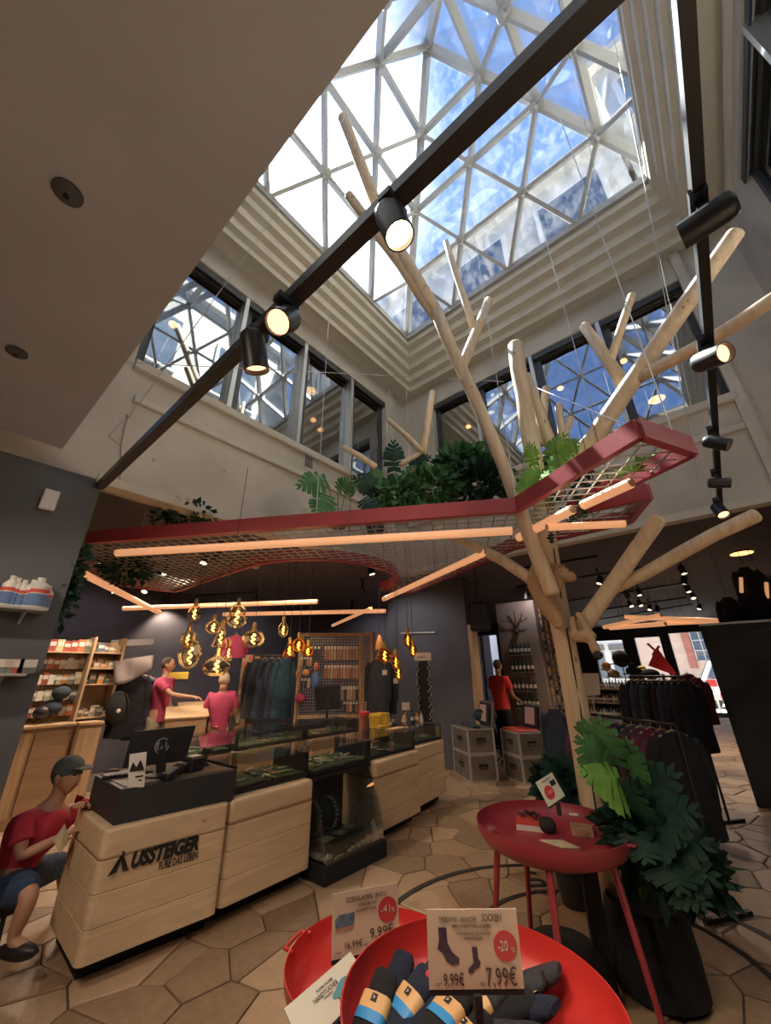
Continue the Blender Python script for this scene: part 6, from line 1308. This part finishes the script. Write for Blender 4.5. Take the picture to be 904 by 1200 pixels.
for (px_, py_, D, r_, mt_, lb, fl) in ((728,772,8.0,.17,M_g[4],'large round black hat on the gondola before the left street window',.8),(743,786,8.0,.15,M_g[4],'black hat right of the large round one on the gondola',.5),(763,790,7.9,.16,M_g[4],'black cap at the right end of the gondola top',.5),(711,781,8.0,.09,M_item[4],'orange woollen hat on the gondola beside the white price board',.9),(720,790,7.9,.11,M_pk[0],'brown hat under the orange one on the gondola',.6),(752,783,8.1,.08,M_yel,'small yellow hat between the black hats',.5)):
    p = PD(px_, py_, D); t = thing('hat', lb, 'hat', p); mb = MB(); mb.ball(p, (r_*.8,r_*.8,r_*fl), 14, 8); mb.build('crown', mt_, t, smooth=True); mb = MB(); mb.lathe(p-V(0,0,r_*fl*.55), [(r_*.7,.01),(r_*1.15,0),(r_*1.12,-.012),(r_*.7,-.005)], 18); mb.build('brim', mt_, t, smooth=True)
    mb = MB(); mb.tube([p-V(0,0,r_*fl*.6), V(p.x,p.y,1.46)], .008, 6); mb.build('hat_stand', M_black, t)
q = [PD(682,789,7.3), PD(702,789,7.3), PD(704,814,7.3), PD(684,816,7.3)]; t = thing('price_board', 'white square price board on the gondola just right of the trunk', 'sign', (q[2]+q[3])/2); mb = MB(); mb.slab(q, .01); mb.build('board', mat('board_white', (.68,.62,.52), .6), t)
mb = MB(); qa = (q[0]+q[3])/2; text_mesh('lettering', '79 %', .12, M_print, t, q[3].lerp(q[2],.15)+(q[0]-q[3])*.25+(CPOS-q[0]).normalized()*.006, q[2]-q[3], q[0]-q[3], .001, .7)
mb = MB(); pp = (q[2]+q[3])/2; mb.tube([pp, V(pp.x,pp.y,.0)], .008, 6); mb.build('stem', M_alu, t)
# red tent-shaped ornament
M_tent = mat('bright_red_board', (.62,.03,.05), .5)
t = thing('tent_ornament', 'red tent-shaped board figure with crossed poles before the street windows', 'ornament', PD(780,792,11.5)); P3 = lambda x, y: PD(x, y, 11.5)
mb = MB(); mb.slab([P3(768,762), P3(772,761), P3(793,789), P3(790,791), P3(760,780)], .04); mb.build('tent', M_tent, t)
mb = MB(); mb.bar(P3(759,754), P3(770,764), .07, .05); mb.bar(P3(773,757), P3(765,768), .07, .05); mb.build('poles', M_tent, t)
mb = MB(); e_ = P3(777,790); mb.bar(e_, V(e_.x,e_.y,0), .05, .05); mb.build('stand', M_black, t)
# street outside
m = MB(); m.b2((-14,21.25,-.25), (6,40,-.10)); o = m.build('street', mat('asphalt_pale', (.42,.40,.38), .8, var=.08)); o['kind'] = 'structure'
st = thing('street_house', 'pale pink stone house with a barred window across the street', 'building', (-2,33,0))
M_pinkst = mat('pink_sandstone', (.62,.46,.38), .8, var=.08, vscale=1)
mb = MB(); mb.b2((-5.2,33,-.1), (5,36,12)); mb.build('wall', M_pinkst, st)
st2 = thing('street_house', 'white house with shop front across the street at the left', 'building', (-9.5,33.2,0)); mb = MB(); mb.b2((-16,33.2,-.1), (-5.3,36,12)); mb.build('wall', mat('white_render', (.72,.70,.68), .8), st2)
for x in (-9.4,-7.9,-6.4): mb = MB(); mb.b2((x,33.1,1.2), (x+1.0,33.18,3.0)); w_ = mb.build('window', M_facwin, st2); mb = MB(); mb.b2((x-.1,33.05,3.1), (x+1.1,33.18,3.5)); mb.build('shop_sign', M_greyb, w_)
p0, p1 = PY(822,750,33), PY(840,778,33)
mb = MB(); mb.b2((-1.55,32.9,2.2), (-.15,32.98,5.4)); w_ = mb.build('window', M_facwin, st); mb = MB()
for k in range(4): mb.b2((-1.55+k*.45,32.85,2.2), (-1.5+k*.45,32.9,5.4))
for k in range(6): mb.b2((-1.55,32.85,2.2+k*.62), (-.15,32.9,2.26+k*.62))
mb.build('glazing_bars', M_white, w_); mb = MB(); mb.b2((-2.0,32.88,1.8), (-1.6,32.99,6)); mb.build('pilaster', M_pk[1], st); mb = MB(); mb.b2((-5.2,32.8,4.3), (5,33,4.5)); mb.build('cornice', M_white, st)
# white van and red-white barrier
van = thing('van', 'white delivery van parked outside behind the red and white barrier', 'van', (.1,28,-.1)); M_vw = mat('van_white', (.75,.76,.78), .3, clear=.4)
mb = MB(); side = [(-1.9,.35),(-1.9,1.15),(-1.35,1.35),(-.85,2.2),(3.2,2.25),(3.2,.35)]; n = len(side)
mb._add([(x,27,z-.1) for x,z in side]+[(x,28.9,z-.1) for x,z in side], [tuple(range(n)), tuple(range(n,2*n))[::-1]]+[(k,n+k,n+(k+1)%n,(k+1)%n) for k in range(n)]); mb.build('body', M_vw, van, bevel=.08, segs=2)
mb = MB(); mb.slab([(-1.1,26.97,1.35-.1),(-.70,26.97,2.05-.1),(.4,26.97,2.05-.1),(.4,26.97,1.35-.1)], .03); mb.build('side_window', M_facwin, van); mb = MB(); mb.slab([(-1.38,27.1,1.32),(-.93,27.1,2.06),(-.93,28.8,2.06),(-1.38,28.8,1.32)], .03); mb.build('windscreen', M_facwin, van)
for x in (-1.1,2.2): mb = MB(); mb.lathe((x,26.95,.24), [(.3,0),(.34,.03),(.34,.2),(.3,.22)], 18, (0,1,0)); mb.build('wheel', M_matblack, van)
bar_ = thing('barrier', 'red and white striped street barrier outside the door', 'barrier', (-.8,24,-.1)); M_rw = mat('barrier_red', (.70,.05,.05), .5)
for r_, z in enumerate((1.0,.45)):
    for k in range(14): mb = MB(); mb.b2((-3.2+k*.36,24,z), (-3.2+(k+1)*.36,24.05,z+.28)); mb.build('board_segment', (M_rw, M_white)[(k+r_) % 2], bar_)
for x in (-3.1,-.9,1.7): mb = MB(); mb.b2((x,24.05,-.1), (x+.08,24.12,1.35)); mb.build('post', M_white, bar_)
# yard beyond the side doorway
m = MB(); m.b2((-16,16.25,-.2), (-7.2,24,-.02)); o = m.build('yard', bpy.data.materials['asphalt_pale']); o['kind'] = 'structure'
y3 = thing('side_house', 'pale house wall seen through the side doorway behind the red-shirted person', 'building', (-11,22,0)); mb = MB(); mb.b2((-16,22,-.1), (-7.3,22.6,7)); mb.build('wall', bpy.data.materials['white_render'], y3)
for x in (-12.6,-11.2,-9.8): mb = MB(); mb.b2((x,21.9,1), (x+.7,21.99,2.4)); mb.build('window', M_facwin, y3)
mb = MB(); mb.b2((-8.06,15.98,.1), (-7.98,16.1,3.2)); w_ = struct('door_2', mb, M_alu)
# ------------------------------------------------------------------ planters at the foot of the tree
M_bagb = mat('black_felt', (.012,.013,.017), .95, var=.3, vscale=20, bump=.5, bscale=150)
pc = PZ(775,1160,0); t = thing('felt_planter', 'tall black felt planter bag with a side loop right of the trunk foot', 'planter', (pc.x,pc.y,0))
mb = MB(); mb.lathe((pc.x,pc.y,0), [(.20,0),(.245,.03),(.24,.2),(.22,.38),(.20,.40),(.18,.36)], 24); mb.build('bag', M_bagb, t, smooth=True)
lp = PD(808,1045,math.hypot(pc.x,pc.y)); mb = MB(); o_ = V(pc.x,pc.y,.38)+CR*.21; mb.tube([o_, o_+CR*.05+V(0,0,.03), o_+CR*.05+V(0,0,-.06), o_+V(0,0,-.08)], .008, 6); mb.build('loop_handle', M_black, t)
pc2 = PZ(668,1165,0); t = thing('felt_planter', 'low round black felt planter bag left of the trunk foot', 'planter', (pc2.x,pc2.y,0))
mb = MB(); mb.lathe((pc2.x,pc2.y,0), [(.24,0),(.27,.04),(.25,.15),(.19,.21),(.001,.22)], 24); mb.build('bag', M_bagb, t, smooth=True)
a, b = PD(688,1012,3.30), PD(700,1120,3.30); t = thing('steel_post', 'black flat steel post standing in front of the trunk foot', 'post', V(b.x,b.y,0)); mb = MB(); mb.bar(V(a.x,a.y,0), V(a.x,a.y,.72), .10, .03, CF); mb.build('post', M_matblack, t)
base = V(pc.x,pc.y,.38)
def L(px0,py0,px1,py1,w,D=3.25,D2=None): return (PD(px0,py0,D), PD(px1,py1,D2 or D-.1), (CPOS-PD(px0,py0,D)).normalized()+V(0,0,.6), w)
plant('tree_foot_monstera', 'large lit split-leaf plant growing right of the trunk above the red tray', base, [L(700,892,708,846,.14,3.3), L(712,905,678,868,.11,3.15), L(728,915,682,905,.11,3.1), L(735,930,700,925,.10,3.1), L(745,915,752,890,.07,3.2), L(735,900,738,868,.09,3.3)], [M_leafl, M_leaf, M_leaf])
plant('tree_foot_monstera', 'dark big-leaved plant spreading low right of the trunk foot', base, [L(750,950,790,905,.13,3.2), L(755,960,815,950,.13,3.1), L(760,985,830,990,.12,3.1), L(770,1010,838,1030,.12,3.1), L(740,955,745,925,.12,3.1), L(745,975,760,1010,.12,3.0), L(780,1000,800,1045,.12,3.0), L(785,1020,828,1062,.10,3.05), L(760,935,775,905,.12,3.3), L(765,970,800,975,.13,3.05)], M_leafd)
plant('tree_foot_monstera', 'split-leaf plant growing left of the trunk behind the red tray', V(-1.42,4.02,.22), [L(665,930,636,895,.11,3.75), L(668,925,640,915,.11,3.7), L(672,935,650,948,.10,3.7), L(660,915,665,885,.09,3.8), L(675,940,640,935,.11,3.7)], [M_leaf, M_leafd], pot=mkpot(V(-1.42,4.02,0), .15, .24))
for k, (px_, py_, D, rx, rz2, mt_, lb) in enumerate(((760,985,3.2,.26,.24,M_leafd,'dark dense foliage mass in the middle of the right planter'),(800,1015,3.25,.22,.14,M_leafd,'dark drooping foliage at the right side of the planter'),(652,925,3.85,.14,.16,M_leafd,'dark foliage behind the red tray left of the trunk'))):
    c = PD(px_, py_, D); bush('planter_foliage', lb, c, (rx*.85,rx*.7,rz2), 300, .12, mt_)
# ------------------------------------------------------------------ red tray tables and bowls
M_bowl = mat('red_enamel', (.55,.035,.03), .32, clear=.3); M_tray = mat('dusky_red_enamel', (.31,.032,.048), .42, clear=.2)
def dish(name, label, c, R, dep, mt_, legs, rise=.0, handles=()):
    t = thing(name, label, 'table', (c[0],c[1],0)); z = c[2]
    mb = MB(); mb.lathe((c[0],c[1],z-dep), [(.001,.0),(R*.80,.0),(R*.93,dep*.25),(R*.985,dep*.65),(R,dep),(R*1.012,dep),(R*1.0,dep*.6),(R*.94,dep*.18),(R*.80,-.012),(.001,-.012)], 48, cap=False); mb.build('tray', mt_, t, smooth=True)
    for (tp, ft) in legs: mb = MB(); mb.tube([tp, ft], [.021,.014], 10); mb.build('leg', mt_, t, smooth=True)
    for ang in handles:
        d = V(math.cos(ang), math.sin(ang), 0); s = V(-d.y, d.x, 0); o_ = V(c[0],c[1],z-.012)+d*R; mb = MB(); mb.tube([o_-s*.07-d*.02, o_-s*.06+d*.03, o_+s*.06+d*.03, o_+s*.07-d*.02], .008, 8); mb.build('handle', mt_, t, smooth=True)
    return t
TC = V(-1.12,2.90,.84); TR_ = .44
def lg(x0, y0, xf, yf, c=TC, R=.44):
    f = PZ(xf, yf, 0); d = ray(x0, y0); tt = min((((c.x)*d.x+(c.y)*d.y)/(d.x**2+d.y**2)), 9); p = CPOS+d*tt; f_ = V(f.x,f.y,0); q_ = V(p.x-c.x,p.y-c.y,0)
    if q_.length > R*.8: q_ = q_.normalized()*R*.8
    return (V(c.x+q_.x, c.y+q_.y, c.z-.11), f_)
def leg_a(deg, out=.12, c=TC, R=.44, rr_=.78):
    a = math.radians(deg); return (V(c.x+math.cos(a)*R*rr_, c.y+math.sin(a)*R*rr_, c.z-.10), V(c.x+math.cos(a)*(R*rr_+out), c.y+math.sin(a)*(R*rr_+out), 0))
tb = dish('tray_table', 'round dusky red tray table on splayed legs in front of the tree', TC, TR_, .11, M_tray, [leg_a(x) for x in (-75,-10,185,140)], handles=(math.radians(0),))
BC = V(-.79,1.33,.86)
dish('bowl_table', 'bright red bowl table full of socks at the bottom of the picture', BC, .385, .12, M_bowl, [leg_a(x, .1, BC, .385, .7) for x in (45,135,225,315)])
B2 = V(-1.42,1.60,.64)
dish('bowl_table', 'lower red bowl table half hidden behind the sock bowl at the left', B2, .36, .10, M_bowl, [leg_a(x, .1, B2, .36, .7) for x in (45,135,225,315)], handles=(math.radians(200),))
M_card = mat('kraft_white_card', (.62,.50,.39), .7, var=.03); M_card2 = mat('white_card', (.62,.62,.52), .7); M_ink = mat('brown_ink', (.07,.045,.04), .6); M_dot = mat('discount_red', (.55,.05,.06), .5)
class Card:
    def __init__(s, name, label, tl, tr, bl, mt_, holder=None):
        tl, tr, bl = Vector(tl), Vector(tr), Vector(bl); s.X = (tr-tl); s.w = s.X.length; s.X.normalize(); y = tl-bl; y = y-s.X*y.dot(s.X); s.h = y.length; s.Y = y.normalized(); s.N = s.X.cross(s.Y); s.o = tl-s.Y*s.h
        s.t = thing(name, label, 'sign', s.o+s.X*s.w/2)
        mb = MB(); mb.slab([s.P(0,0), s.P(1,0), s.P(1,1), s.P(0,1)], .003); mb.build('card', mt_, s.t)
        mb = MB(); mb.slab([s.P(0,-.005,-.001), s.P(1,-.005,-.001), s.P(1,-.075,-.001), s.P(0,-.075,-.001)][::-1], .006); mb.build('holder', M_matblack, s.t)
        if holder: mb = MB(); mb.bar(s.P(.5,-.05), s.P(.5,-.05)-V(0,0,holder), .02, .02); mb.build('foot', M_matblack, s.t)
    def P(s, u, v, e=0): return s.o+s.X*(u*s.w)+s.Y*(v*s.h)+s.N*e
    def text(s, body, u, v, hgt, width, mt_=None, nm='lettering', shear=0, bold=0):
        """fits the words to width (share of the card) and cap height hgt (share of the card height)"""
        size = hgt*s.h/.70; o = text_mesh(nm, body, size, mt_ or M_ink, s.t, s.P(u,v,.0032), s.X, s.Y, .0004, 1, shear, bold)
        ext = max((WM(s.t) @ q.co - s.P(u,v)).dot(s.X) for q in o.data.vertices); bpy.data.objects.remove(o)
        return text_mesh(nm, body, size, mt_ or M_ink, s.t, s.P(u,v,.0032), s.X, s.Y, .0004, width*s.w/max(ext,1e-4), shear, bold)
    def poly(s, pts, mt_, nm, e=.0022): mb = MB(); mb.slab([s.P(u,v,e) for u, v in pts], .001); return mb.build(nm, mt_, s.t)
    def disc(s, u, v, r, mt_, nm='disc'): return s.poly([(u+r*math.cos(a*PI/14), v+r*s.w/s.h*math.sin(a*PI/14)*1.0) for a in range(28)], mt_, nm)
D1 = 1.36
c = Card('price_sign', 'largest price sign with two printed socks and a red minus twenty disc', PD(500,1066,D1), PD(605,1065,D1+.04), PD(503,1160,D1), M_card, .12)
c.text('TREKKING - WANDER', .13, .845, .065, .42); c.text('SOCKEN', .60, .85, .095, .22); c.text('WEICH ROBUST UND LANGLEBIG', .27, .765, .045, .43)
c.text('STRAPAZIERF\u00c4HIG UND SCHNELLER', .32, .675, .032, .37); c.text('FEUCHTIGKEITSTRANSPORT', .40, .615, .032, .20)
c.disc(.84,.53,.125,M_dot); c.text('-20', .755, .47, .13, .11, M_card2, 'discount'); c.text('%', .895, .455, .06, .04, M_card2, 'discount')
M_sock = mat('printed_sock', (.06,.04,.07), .7, var=.3, vscale=60)
c.poly([(.12,.77),(.21,.77),(.215,.58),(.26,.46),(.335,.38),(.33,.32),(.25,.30),(.20,.34),(.16,.44),(.105,.50),(.125,.60)][::-1], M_sock, 'printed_sock')
c.poly([(.475,.52),(.53,.52),(.535,.38),(.56,.33),(.54,.27),(.48,.24),(.47,.20),(.42,.20),(.425,.25),(.485,.32)][::-1], M_sock, 'printed_sock')
c.text('9,99\u20ac', .15, .055, .15, .22); c.text('STATT', .07, .05, .04, .06); c.text('7,99\u20ac', .60, .05, .22, .33); c.text('NUR', .535, .05, .045, .05)
D2 = 1.98
c = Card('price_sign', 'pinkish price sign with a blue headlamp picture and minus forty-one disc', PD(390,1048,D2), PD(466,1034,D2+.06), PD(388,1126,D2), M_card, .10)
c.text('STIRNLAMPE', .20, .83, .08, .40); c.text('SPOT 3', .63, .84, .06, .18); c.text('HOHES ZIEL UND', .38, .74, .04, .28); c.text('PREISWERT MOBIL', .34, .65, .04, .32)
c.disc(.83,.60,.145,M_dot); c.text('-41', .715, .55, .13, .15, M_card2, 'discount'); c.text('%', .885, .55, .07, .06, M_card2, 'discount')
c.poly([(.05,.45),(.31,.47),(.33,.66),(.10,.66),(.04,.58)], mat('photo_blue', (.10,.16,.24), .5, var=.4, vscale=60), 'printed_headlamp'); c.poly([(.05,.39),(.30,.41),(.31,.47),(.05,.45)], M_pk[0], 'printed_strap')
c.text('9,99\u20ac', .55, .21, .15, .36); c.text('16,99\u20ac', .17, .13, .10, .27); c.text('NUR', .47, .12, .03, .05); c.text('STATT', .05, .08, .03, .08)
c = Card('price_sign', 'tilted greenish white price sign cut by the lower picture edge', PD(333,1182,1.62), PD(411,1115,1.78), PD(326,1262,1.50), M_card2, .10)
c.text('FUNKTIONS', .38, .74, .07, .24); c.text('HANDT\u00dcCHER', .30, .58, .11, .36); c.text('UNISEX', .42, .50, .04, .14); c.poly([(.52,.36),(.60,.30),(.78,.52),(.78,.60),(.70,.62),(.52,.44)], mat('print_teal', (.10,.30,.36), .6), 'printed_towel'); c.text('17,99\u20ac', .55, .16, .16, .32)
# socks in the front bowl
M_sk = [mat('sock_'+n_, c_, .95, var=.3, vscale=60, bump=.5, bscale=250) for n_, c_ in (('black',(.010,.010,.012)),('navy',(.012,.018,.04)),('grey',(.035,.035,.04)))]
M_band = mat('tan_band', (.62,.38,.16), .5); M_blue = mat('blue_band', (.03,.26,.60), .5); M_heel = mat('sock_red_heel', (.55,.05,.08), .9)
rk = random.Random(17)
def sock(px_, py_, z, rz, tilt, label, k):
    p = PZ(px_, py_, z); R_ = Matrix.Rotation(rz,3,'Z') @ Matrix.Rotation(tilt,3,'X'); t = thing('sock_bundle', label, 'socks', p); W_ = lambda *v: p+R_ @ V(*v)
    mb = MB(); n = 12; vs = []; secs = [(-.10,.040,.012),(-.08,.046,.020),(-.02,.045,.022),(.04,.043,.021),(.085,.040,.016),(.10,.030,.009)]
    for y, w, h in secs:
        for i in range(n): a = 2*PI*i/n; ca, sa = math.cos(a), math.sin(a); vs.append(W_(w*abs(ca)**.6*(1 if ca > 0 else -1)+.004*math.sin(y*40), y, h*abs(sa)**.8*(1 if sa > 0 else -1)))
    mb._add(vs, [(j*n+i, j*n+(i+1)%n, (j+1)*n+(i+1)%n, (j+1)*n+i) for j in range(5) for i in range(n)]+[tuple(range(n))[::-1], tuple(5*n+i for i in range(n))]); mb.build('sock', M_sk[k % 3], t, smooth=True)
    for (y0, y1, mt_, nm) in () if k in (2,4,6,8,9,10,11,13,14) else ((-.035,-.010,M_blue,'blue_band'),(-.010,.030,M_band,'paper_band')):
        vs = []
        for y in (y0, y1):
            for i in range(n): a = 2*PI*i/n; ca, sa = math.cos(a), math.sin(a); vs.append(W_(.0475*abs(ca)**.5*(1 if ca > 0 else -1), y, .0245*abs(sa)**.7*(1 if sa > 0 else -1)))
        mb = MB(); mb._add(vs, [(i,(i+1)%n,n+(i+1)%n,n+i) for i in range(n)]); o_ = mb.build(nm, mt_, t, smooth=True)
        if nm == 'paper_band': mb = MB(); mb.slab([W_(-.008,.006,.0262), W_(.010,.006,.0262), W_(.010,.024,.0262), W_(-.008,.024,.0262)], .001); mb.build('emblem', M_print, o_); mb = MB(); mb.slab([W_(-.003,.010,.0272), W_(.005,.015,.0272), W_(-.003,.020,.0272), W_(.000,.015,.0272)], .0008); mb.build('emblem_arrow', M_white, o_)
    if k % 4 == 1: mb = MB(); mb.ball(W_(.02,.085,.006), (.016,.014,.014), 8, 6); mb.build('heel_patch', M_heel, t, smooth=True)
    return t
for k, (x, y, z, rz, tl, lb) in enumerate(((438,1186,.80,.9,.45,'black sock pair with tan and blue band, leftmost in the bowl'),(478,1178,.81,.45,.5,'dark sock pair with tan and blue band, second from the left'),(503,1150,.80,.3,.55,'black sock pair half behind the left edge of the big sign'),(523,1190,.82,.55,.2,'sock pair with tan band lying under the middle of the big sign'),(500,1195,.80,1.2,.3,'sock pair turned sideways at the lower middle of the bowl'),
      (560,1180,.80,.1,.35,'dark sock pair with a red heel under the big sign'),(590,1185,.80,-.3,.3,'sock pair under the right half of the big sign'),(618,1182,.80,-1.0,.4,'sock pair with tan band at the right end of the pile'),(605,1165,.79,-.5,.5,'black sock pair behind the right edge of the big sign'),(560,1150,.78,.2,.3,'black sock pair hidden behind the big sign'),(460,1160,.78,.8,.5,'plain black sock pair standing up at the upper left of the pile'),(625,1150,.78,-.7,.5,'plain black sock pair at the upper right of the pile'),(540,1215,.80,.4,.1,'sock pair at the bottom picture edge, middle'),(470,1215,.79,.7,.1,'sock pair at the bottom picture edge, left'),(600,1215,.79,-.4,.1,'sock pair at the bottom picture edge, right'))):
    sock(x, y, z, rz-.7, tl, lb, k)
# goods on the red tray table
zT = TC.z-.11
c = Card('price_sign', 'small tilted price sign with a red disc standing on the tray table', PD(628,917,2.86), PD(647,905,2.95), PD(637,950,2.82), M_card2, .06)
c.disc(.38,.42,.24,M_dot); c.text('-20', .22, .37, .10, .32, M_card2, 'discount'); c.text('SOCKEN', .25, .85, .06, .5); c.poly([(.62,.55),(.9,.55),(.9,.75),(.62,.75)], M_print, 'printed_picture')
def traypos(x, y, z=zT): return PZ(x, y, z)
p = traypos(622,972); t = thing('brush_box', 'red and white carton with black bristly goods on the left of the tray', 'box', p); mb = MB(); mb.box(p+V(0,0,.03), (.17,.09,.06), .35); mb.build('carton', M_redl, t); mb = MB(); mb.box(p+V(0,0,.018), (.172,.092,.03), .35); mb.build('label', M_white, t); mb = MB(); foliage(mb, p+V(.01,.01,.07), (.085,.05,.02), 160, .018, .8); o = mb.build('bristles', M_print, t); o['kind'] = 'stuff'
p = traypos(640,978)+V(.0,.02,0); mb = MB(); mb.ball(p+V(0,.02,.04), (.06,.05,.045), 12, 8); tag(mb.build('black_pouch', M_blackc, smooth=True), 'small round black pouch between the carton and the small sign', 'pouch')
p = traypos(683,977); t = thing('wooden_box', 'small open pale wooden box on the right of the tray', 'box', p)
for dx, dy, sx, sy in ((-.06,0,.008,.11),(.06,0,.008,.11),(0,-.05,.128,.008),(0,.05,.128,.008)): mb = MB(); o_ = p+Matrix.Rotation(.35,3,'Z') @ V(dx,dy,.02); mb.box(o_, (sx,sy,.04), .35); mb.build('side_board', M_pale, t)
mb = MB(); mb.box(p+V(0,0,.012), (.12,.10,.008), .35); mb.build('bottom_board', M_card, t)
p = traypos(662,962); t = thing('glove', 'cream work glove with spread fingers on the tray behind the wooden box', 'glove', p); N = [(p+V(0,0,.04), (.03,.018)), (p+V(.03,.02,.045), (.032,.016))]; E_ = [(0,1)]
for k in range(4): N += [(p+V(.05,.045-.022*k,.05), .009), (p+V(.10+.006*k,.05-.026*k,.06), .008)]; i = len(N); E_ += [(1,i-2),(i-2,i-1)]
skin_mesh('glove', N, E_, M_item[6], t, 2); mb = MB(); mb.box(p+V(-.01,.0,.018), (.10,.07,.036), .3); mb.build('cuff', M_item[3], t)
p = traypos(660,990); mb = MB(); mb.prism([(p.x-.13,p.y-.03),(p.x+.02,p.y-.06),(p.x+.10,p.y+.0),(p.x-.02,p.y+.05)], zT+.002, zT+.008); tag(mb.build('folded_leaflet', M_item[1]), 'flat tan folded leaflet at the front of the tray', 'leaflet')
p = traypos(706,975); mb = MB(); mb.tube([p+V(-.03,0,.01), p+V(0,.01,.02), p+V(.04,-.01,.01)], .006, 6); mb.tube([p+V(0,.02,.01), p+V(.01,-.02,.015)], .006, 6); tag(mb.build('orange_clip', mat('orange_red', (.8,.08,.03), .4), smooth=True), 'small orange-red clip lying right of the wooden box', 'clip')
# headlamp packs in the second bowl
for k in range(4):
    p = V(B2.x-.05+.09*k, B2.y+.02-.05*k, B2.z-.10); mb = MB(); mb.box(p+V(0,0,.03), (.08,.06,.05), .4*k); tag(mb.build('small_pack', (M_matblack, M_g[0], M_redl, M_item[8])[k], bevel=.006), ['black small pack in the lower bowl behind the headlamp sign','navy small pack in the lower bowl','red small pack in the lower bowl','grey small pack in the lower bowl near the sock bowl'][k], 'box')
# ------------------------------------------------------------------ small fittings
p0, p1, p2, p3 = PX(150,487,XL+.02), PX(142,522,XL+.02), PX(141,567,XL+.02), PX(127,511,XL+.02)
t = thing('wall_conduit', 'thin pale conduit with a small hook running down the left concrete wall', 'conduit', p1)
mb = MB(); mb.tube([p0, p1, p2], .006, 6); mb.tube([p1, p3, PX(146,490,XL+.02)], .005, 6); mb.build('pipe', M_wire, t); mb = MB(); mb.ball(p0, .02, 8, 6); mb.build('hook', M_cable, t)
q = [PX(358,527,XL+.012), PX(366,531,XL+.012), PX(366,549,XL+.012), PX(358,545,XL+.012)]; mb = MB(); mb.slab(q, .012); tag(mb.build('vent_panel', M_greyb), 'dark rectangular vent panel on the left concrete wall above the plants', 'vent')
for px_, py_, lb in ((181,538,'small round hole plug on the left concrete wall under the long track'), (264,551,'small bolt with a wire on the lower left concrete wall')):
    p = PX(px_, py_, XL); mb = MB(); mb.lathe(p, [(.02,0),(.02,.012),(.008,.014),(.008,.004)], 14, (1,0,0)); tag(mb.build('wall_plug', M_cable, smooth=True), lb, 'plug')
p = PZ(300,664,ZC); t = thing('smoke_detector', 'small white smoke detector on the dark shop ceiling inside the curved frame', 'smoke detector', p); mb = MB(); mb.lathe(p, [(.06,0),(.06,-.02),(.035,-.04),(.001,-.042)], 18, cap=False); mb.build('housing', M_white, t, smooth=True)
for k, (x, y, lb) in enumerate(((443,772,'dark garment hanging right of the lattice panel, nearer one'),(452,775,'dark garment hanging right of the lattice panel, farther one'))):
    garment(PD(x,y,7.5+.3*k), .8, M_g[4], lb, h=.9, w=.36)
p = PD(445,752,6.6); t = thing('orange_lantern', 'orange cone-shaped lantern hanging right of the lattice panel', 'lantern', p); mb = MB(); mb.lathe(p, [(.07,-.12),(.06,-.02),(.03,.08),(.01,.12)], 14); mb.build('shade', M_item[4], t, smooth=True); mb = MB(); mb.tube([p+V(0,0,.12), V(p.x,p.y,ZC)], .003, 5); mb.build('cord', M_black, t)
for x, y, lb in ((451,788,'small cream paper tag under the round amber bulb'),(464,798,'small cream paper tag under the slim amber bulbs')):
    p = PD(x,y,5.3); t = thing('paper_tag', lb, 'tag', p); mb = MB(); mb.box(p, (.06,.004,.06), .65); mb.build('card', M_item[6], t); mb = MB(); mb.tube([p+V(0,0,.03), V(p.x,p.y,ZC)], .0015, 4); mb.build('string', M_cable, t)
# wall-washing spotlights added to brighten the dark left-hand shop
for k, (x, y, ax, ay, lb) in enumerate(((-8.3,2.0,-9.9,2.2,'over the far left product wall'),(-8.2,5.0,-9.9,5.6,'over the cash desk'),(-7.6,7.6,-8.2,9.2,'behind the long dark garments'),(-5.6,5.9,-5.3,7.4,'in front of the grey column'),(-3.0,8.6,-4.5,11.0,'beside the loudspeaker'))):
    p = V(x, y, 3.36); spot(p, V(ax, ay, 1.4), 'added black wall-washing ceiling spotlight '+lb, .055, .17, 'added wall-washing spotlights of the left-hand shop', power=(22,50,50,45,14)[k], soft=False, drop=.19, ang=125, color=(.97,.86,.90))
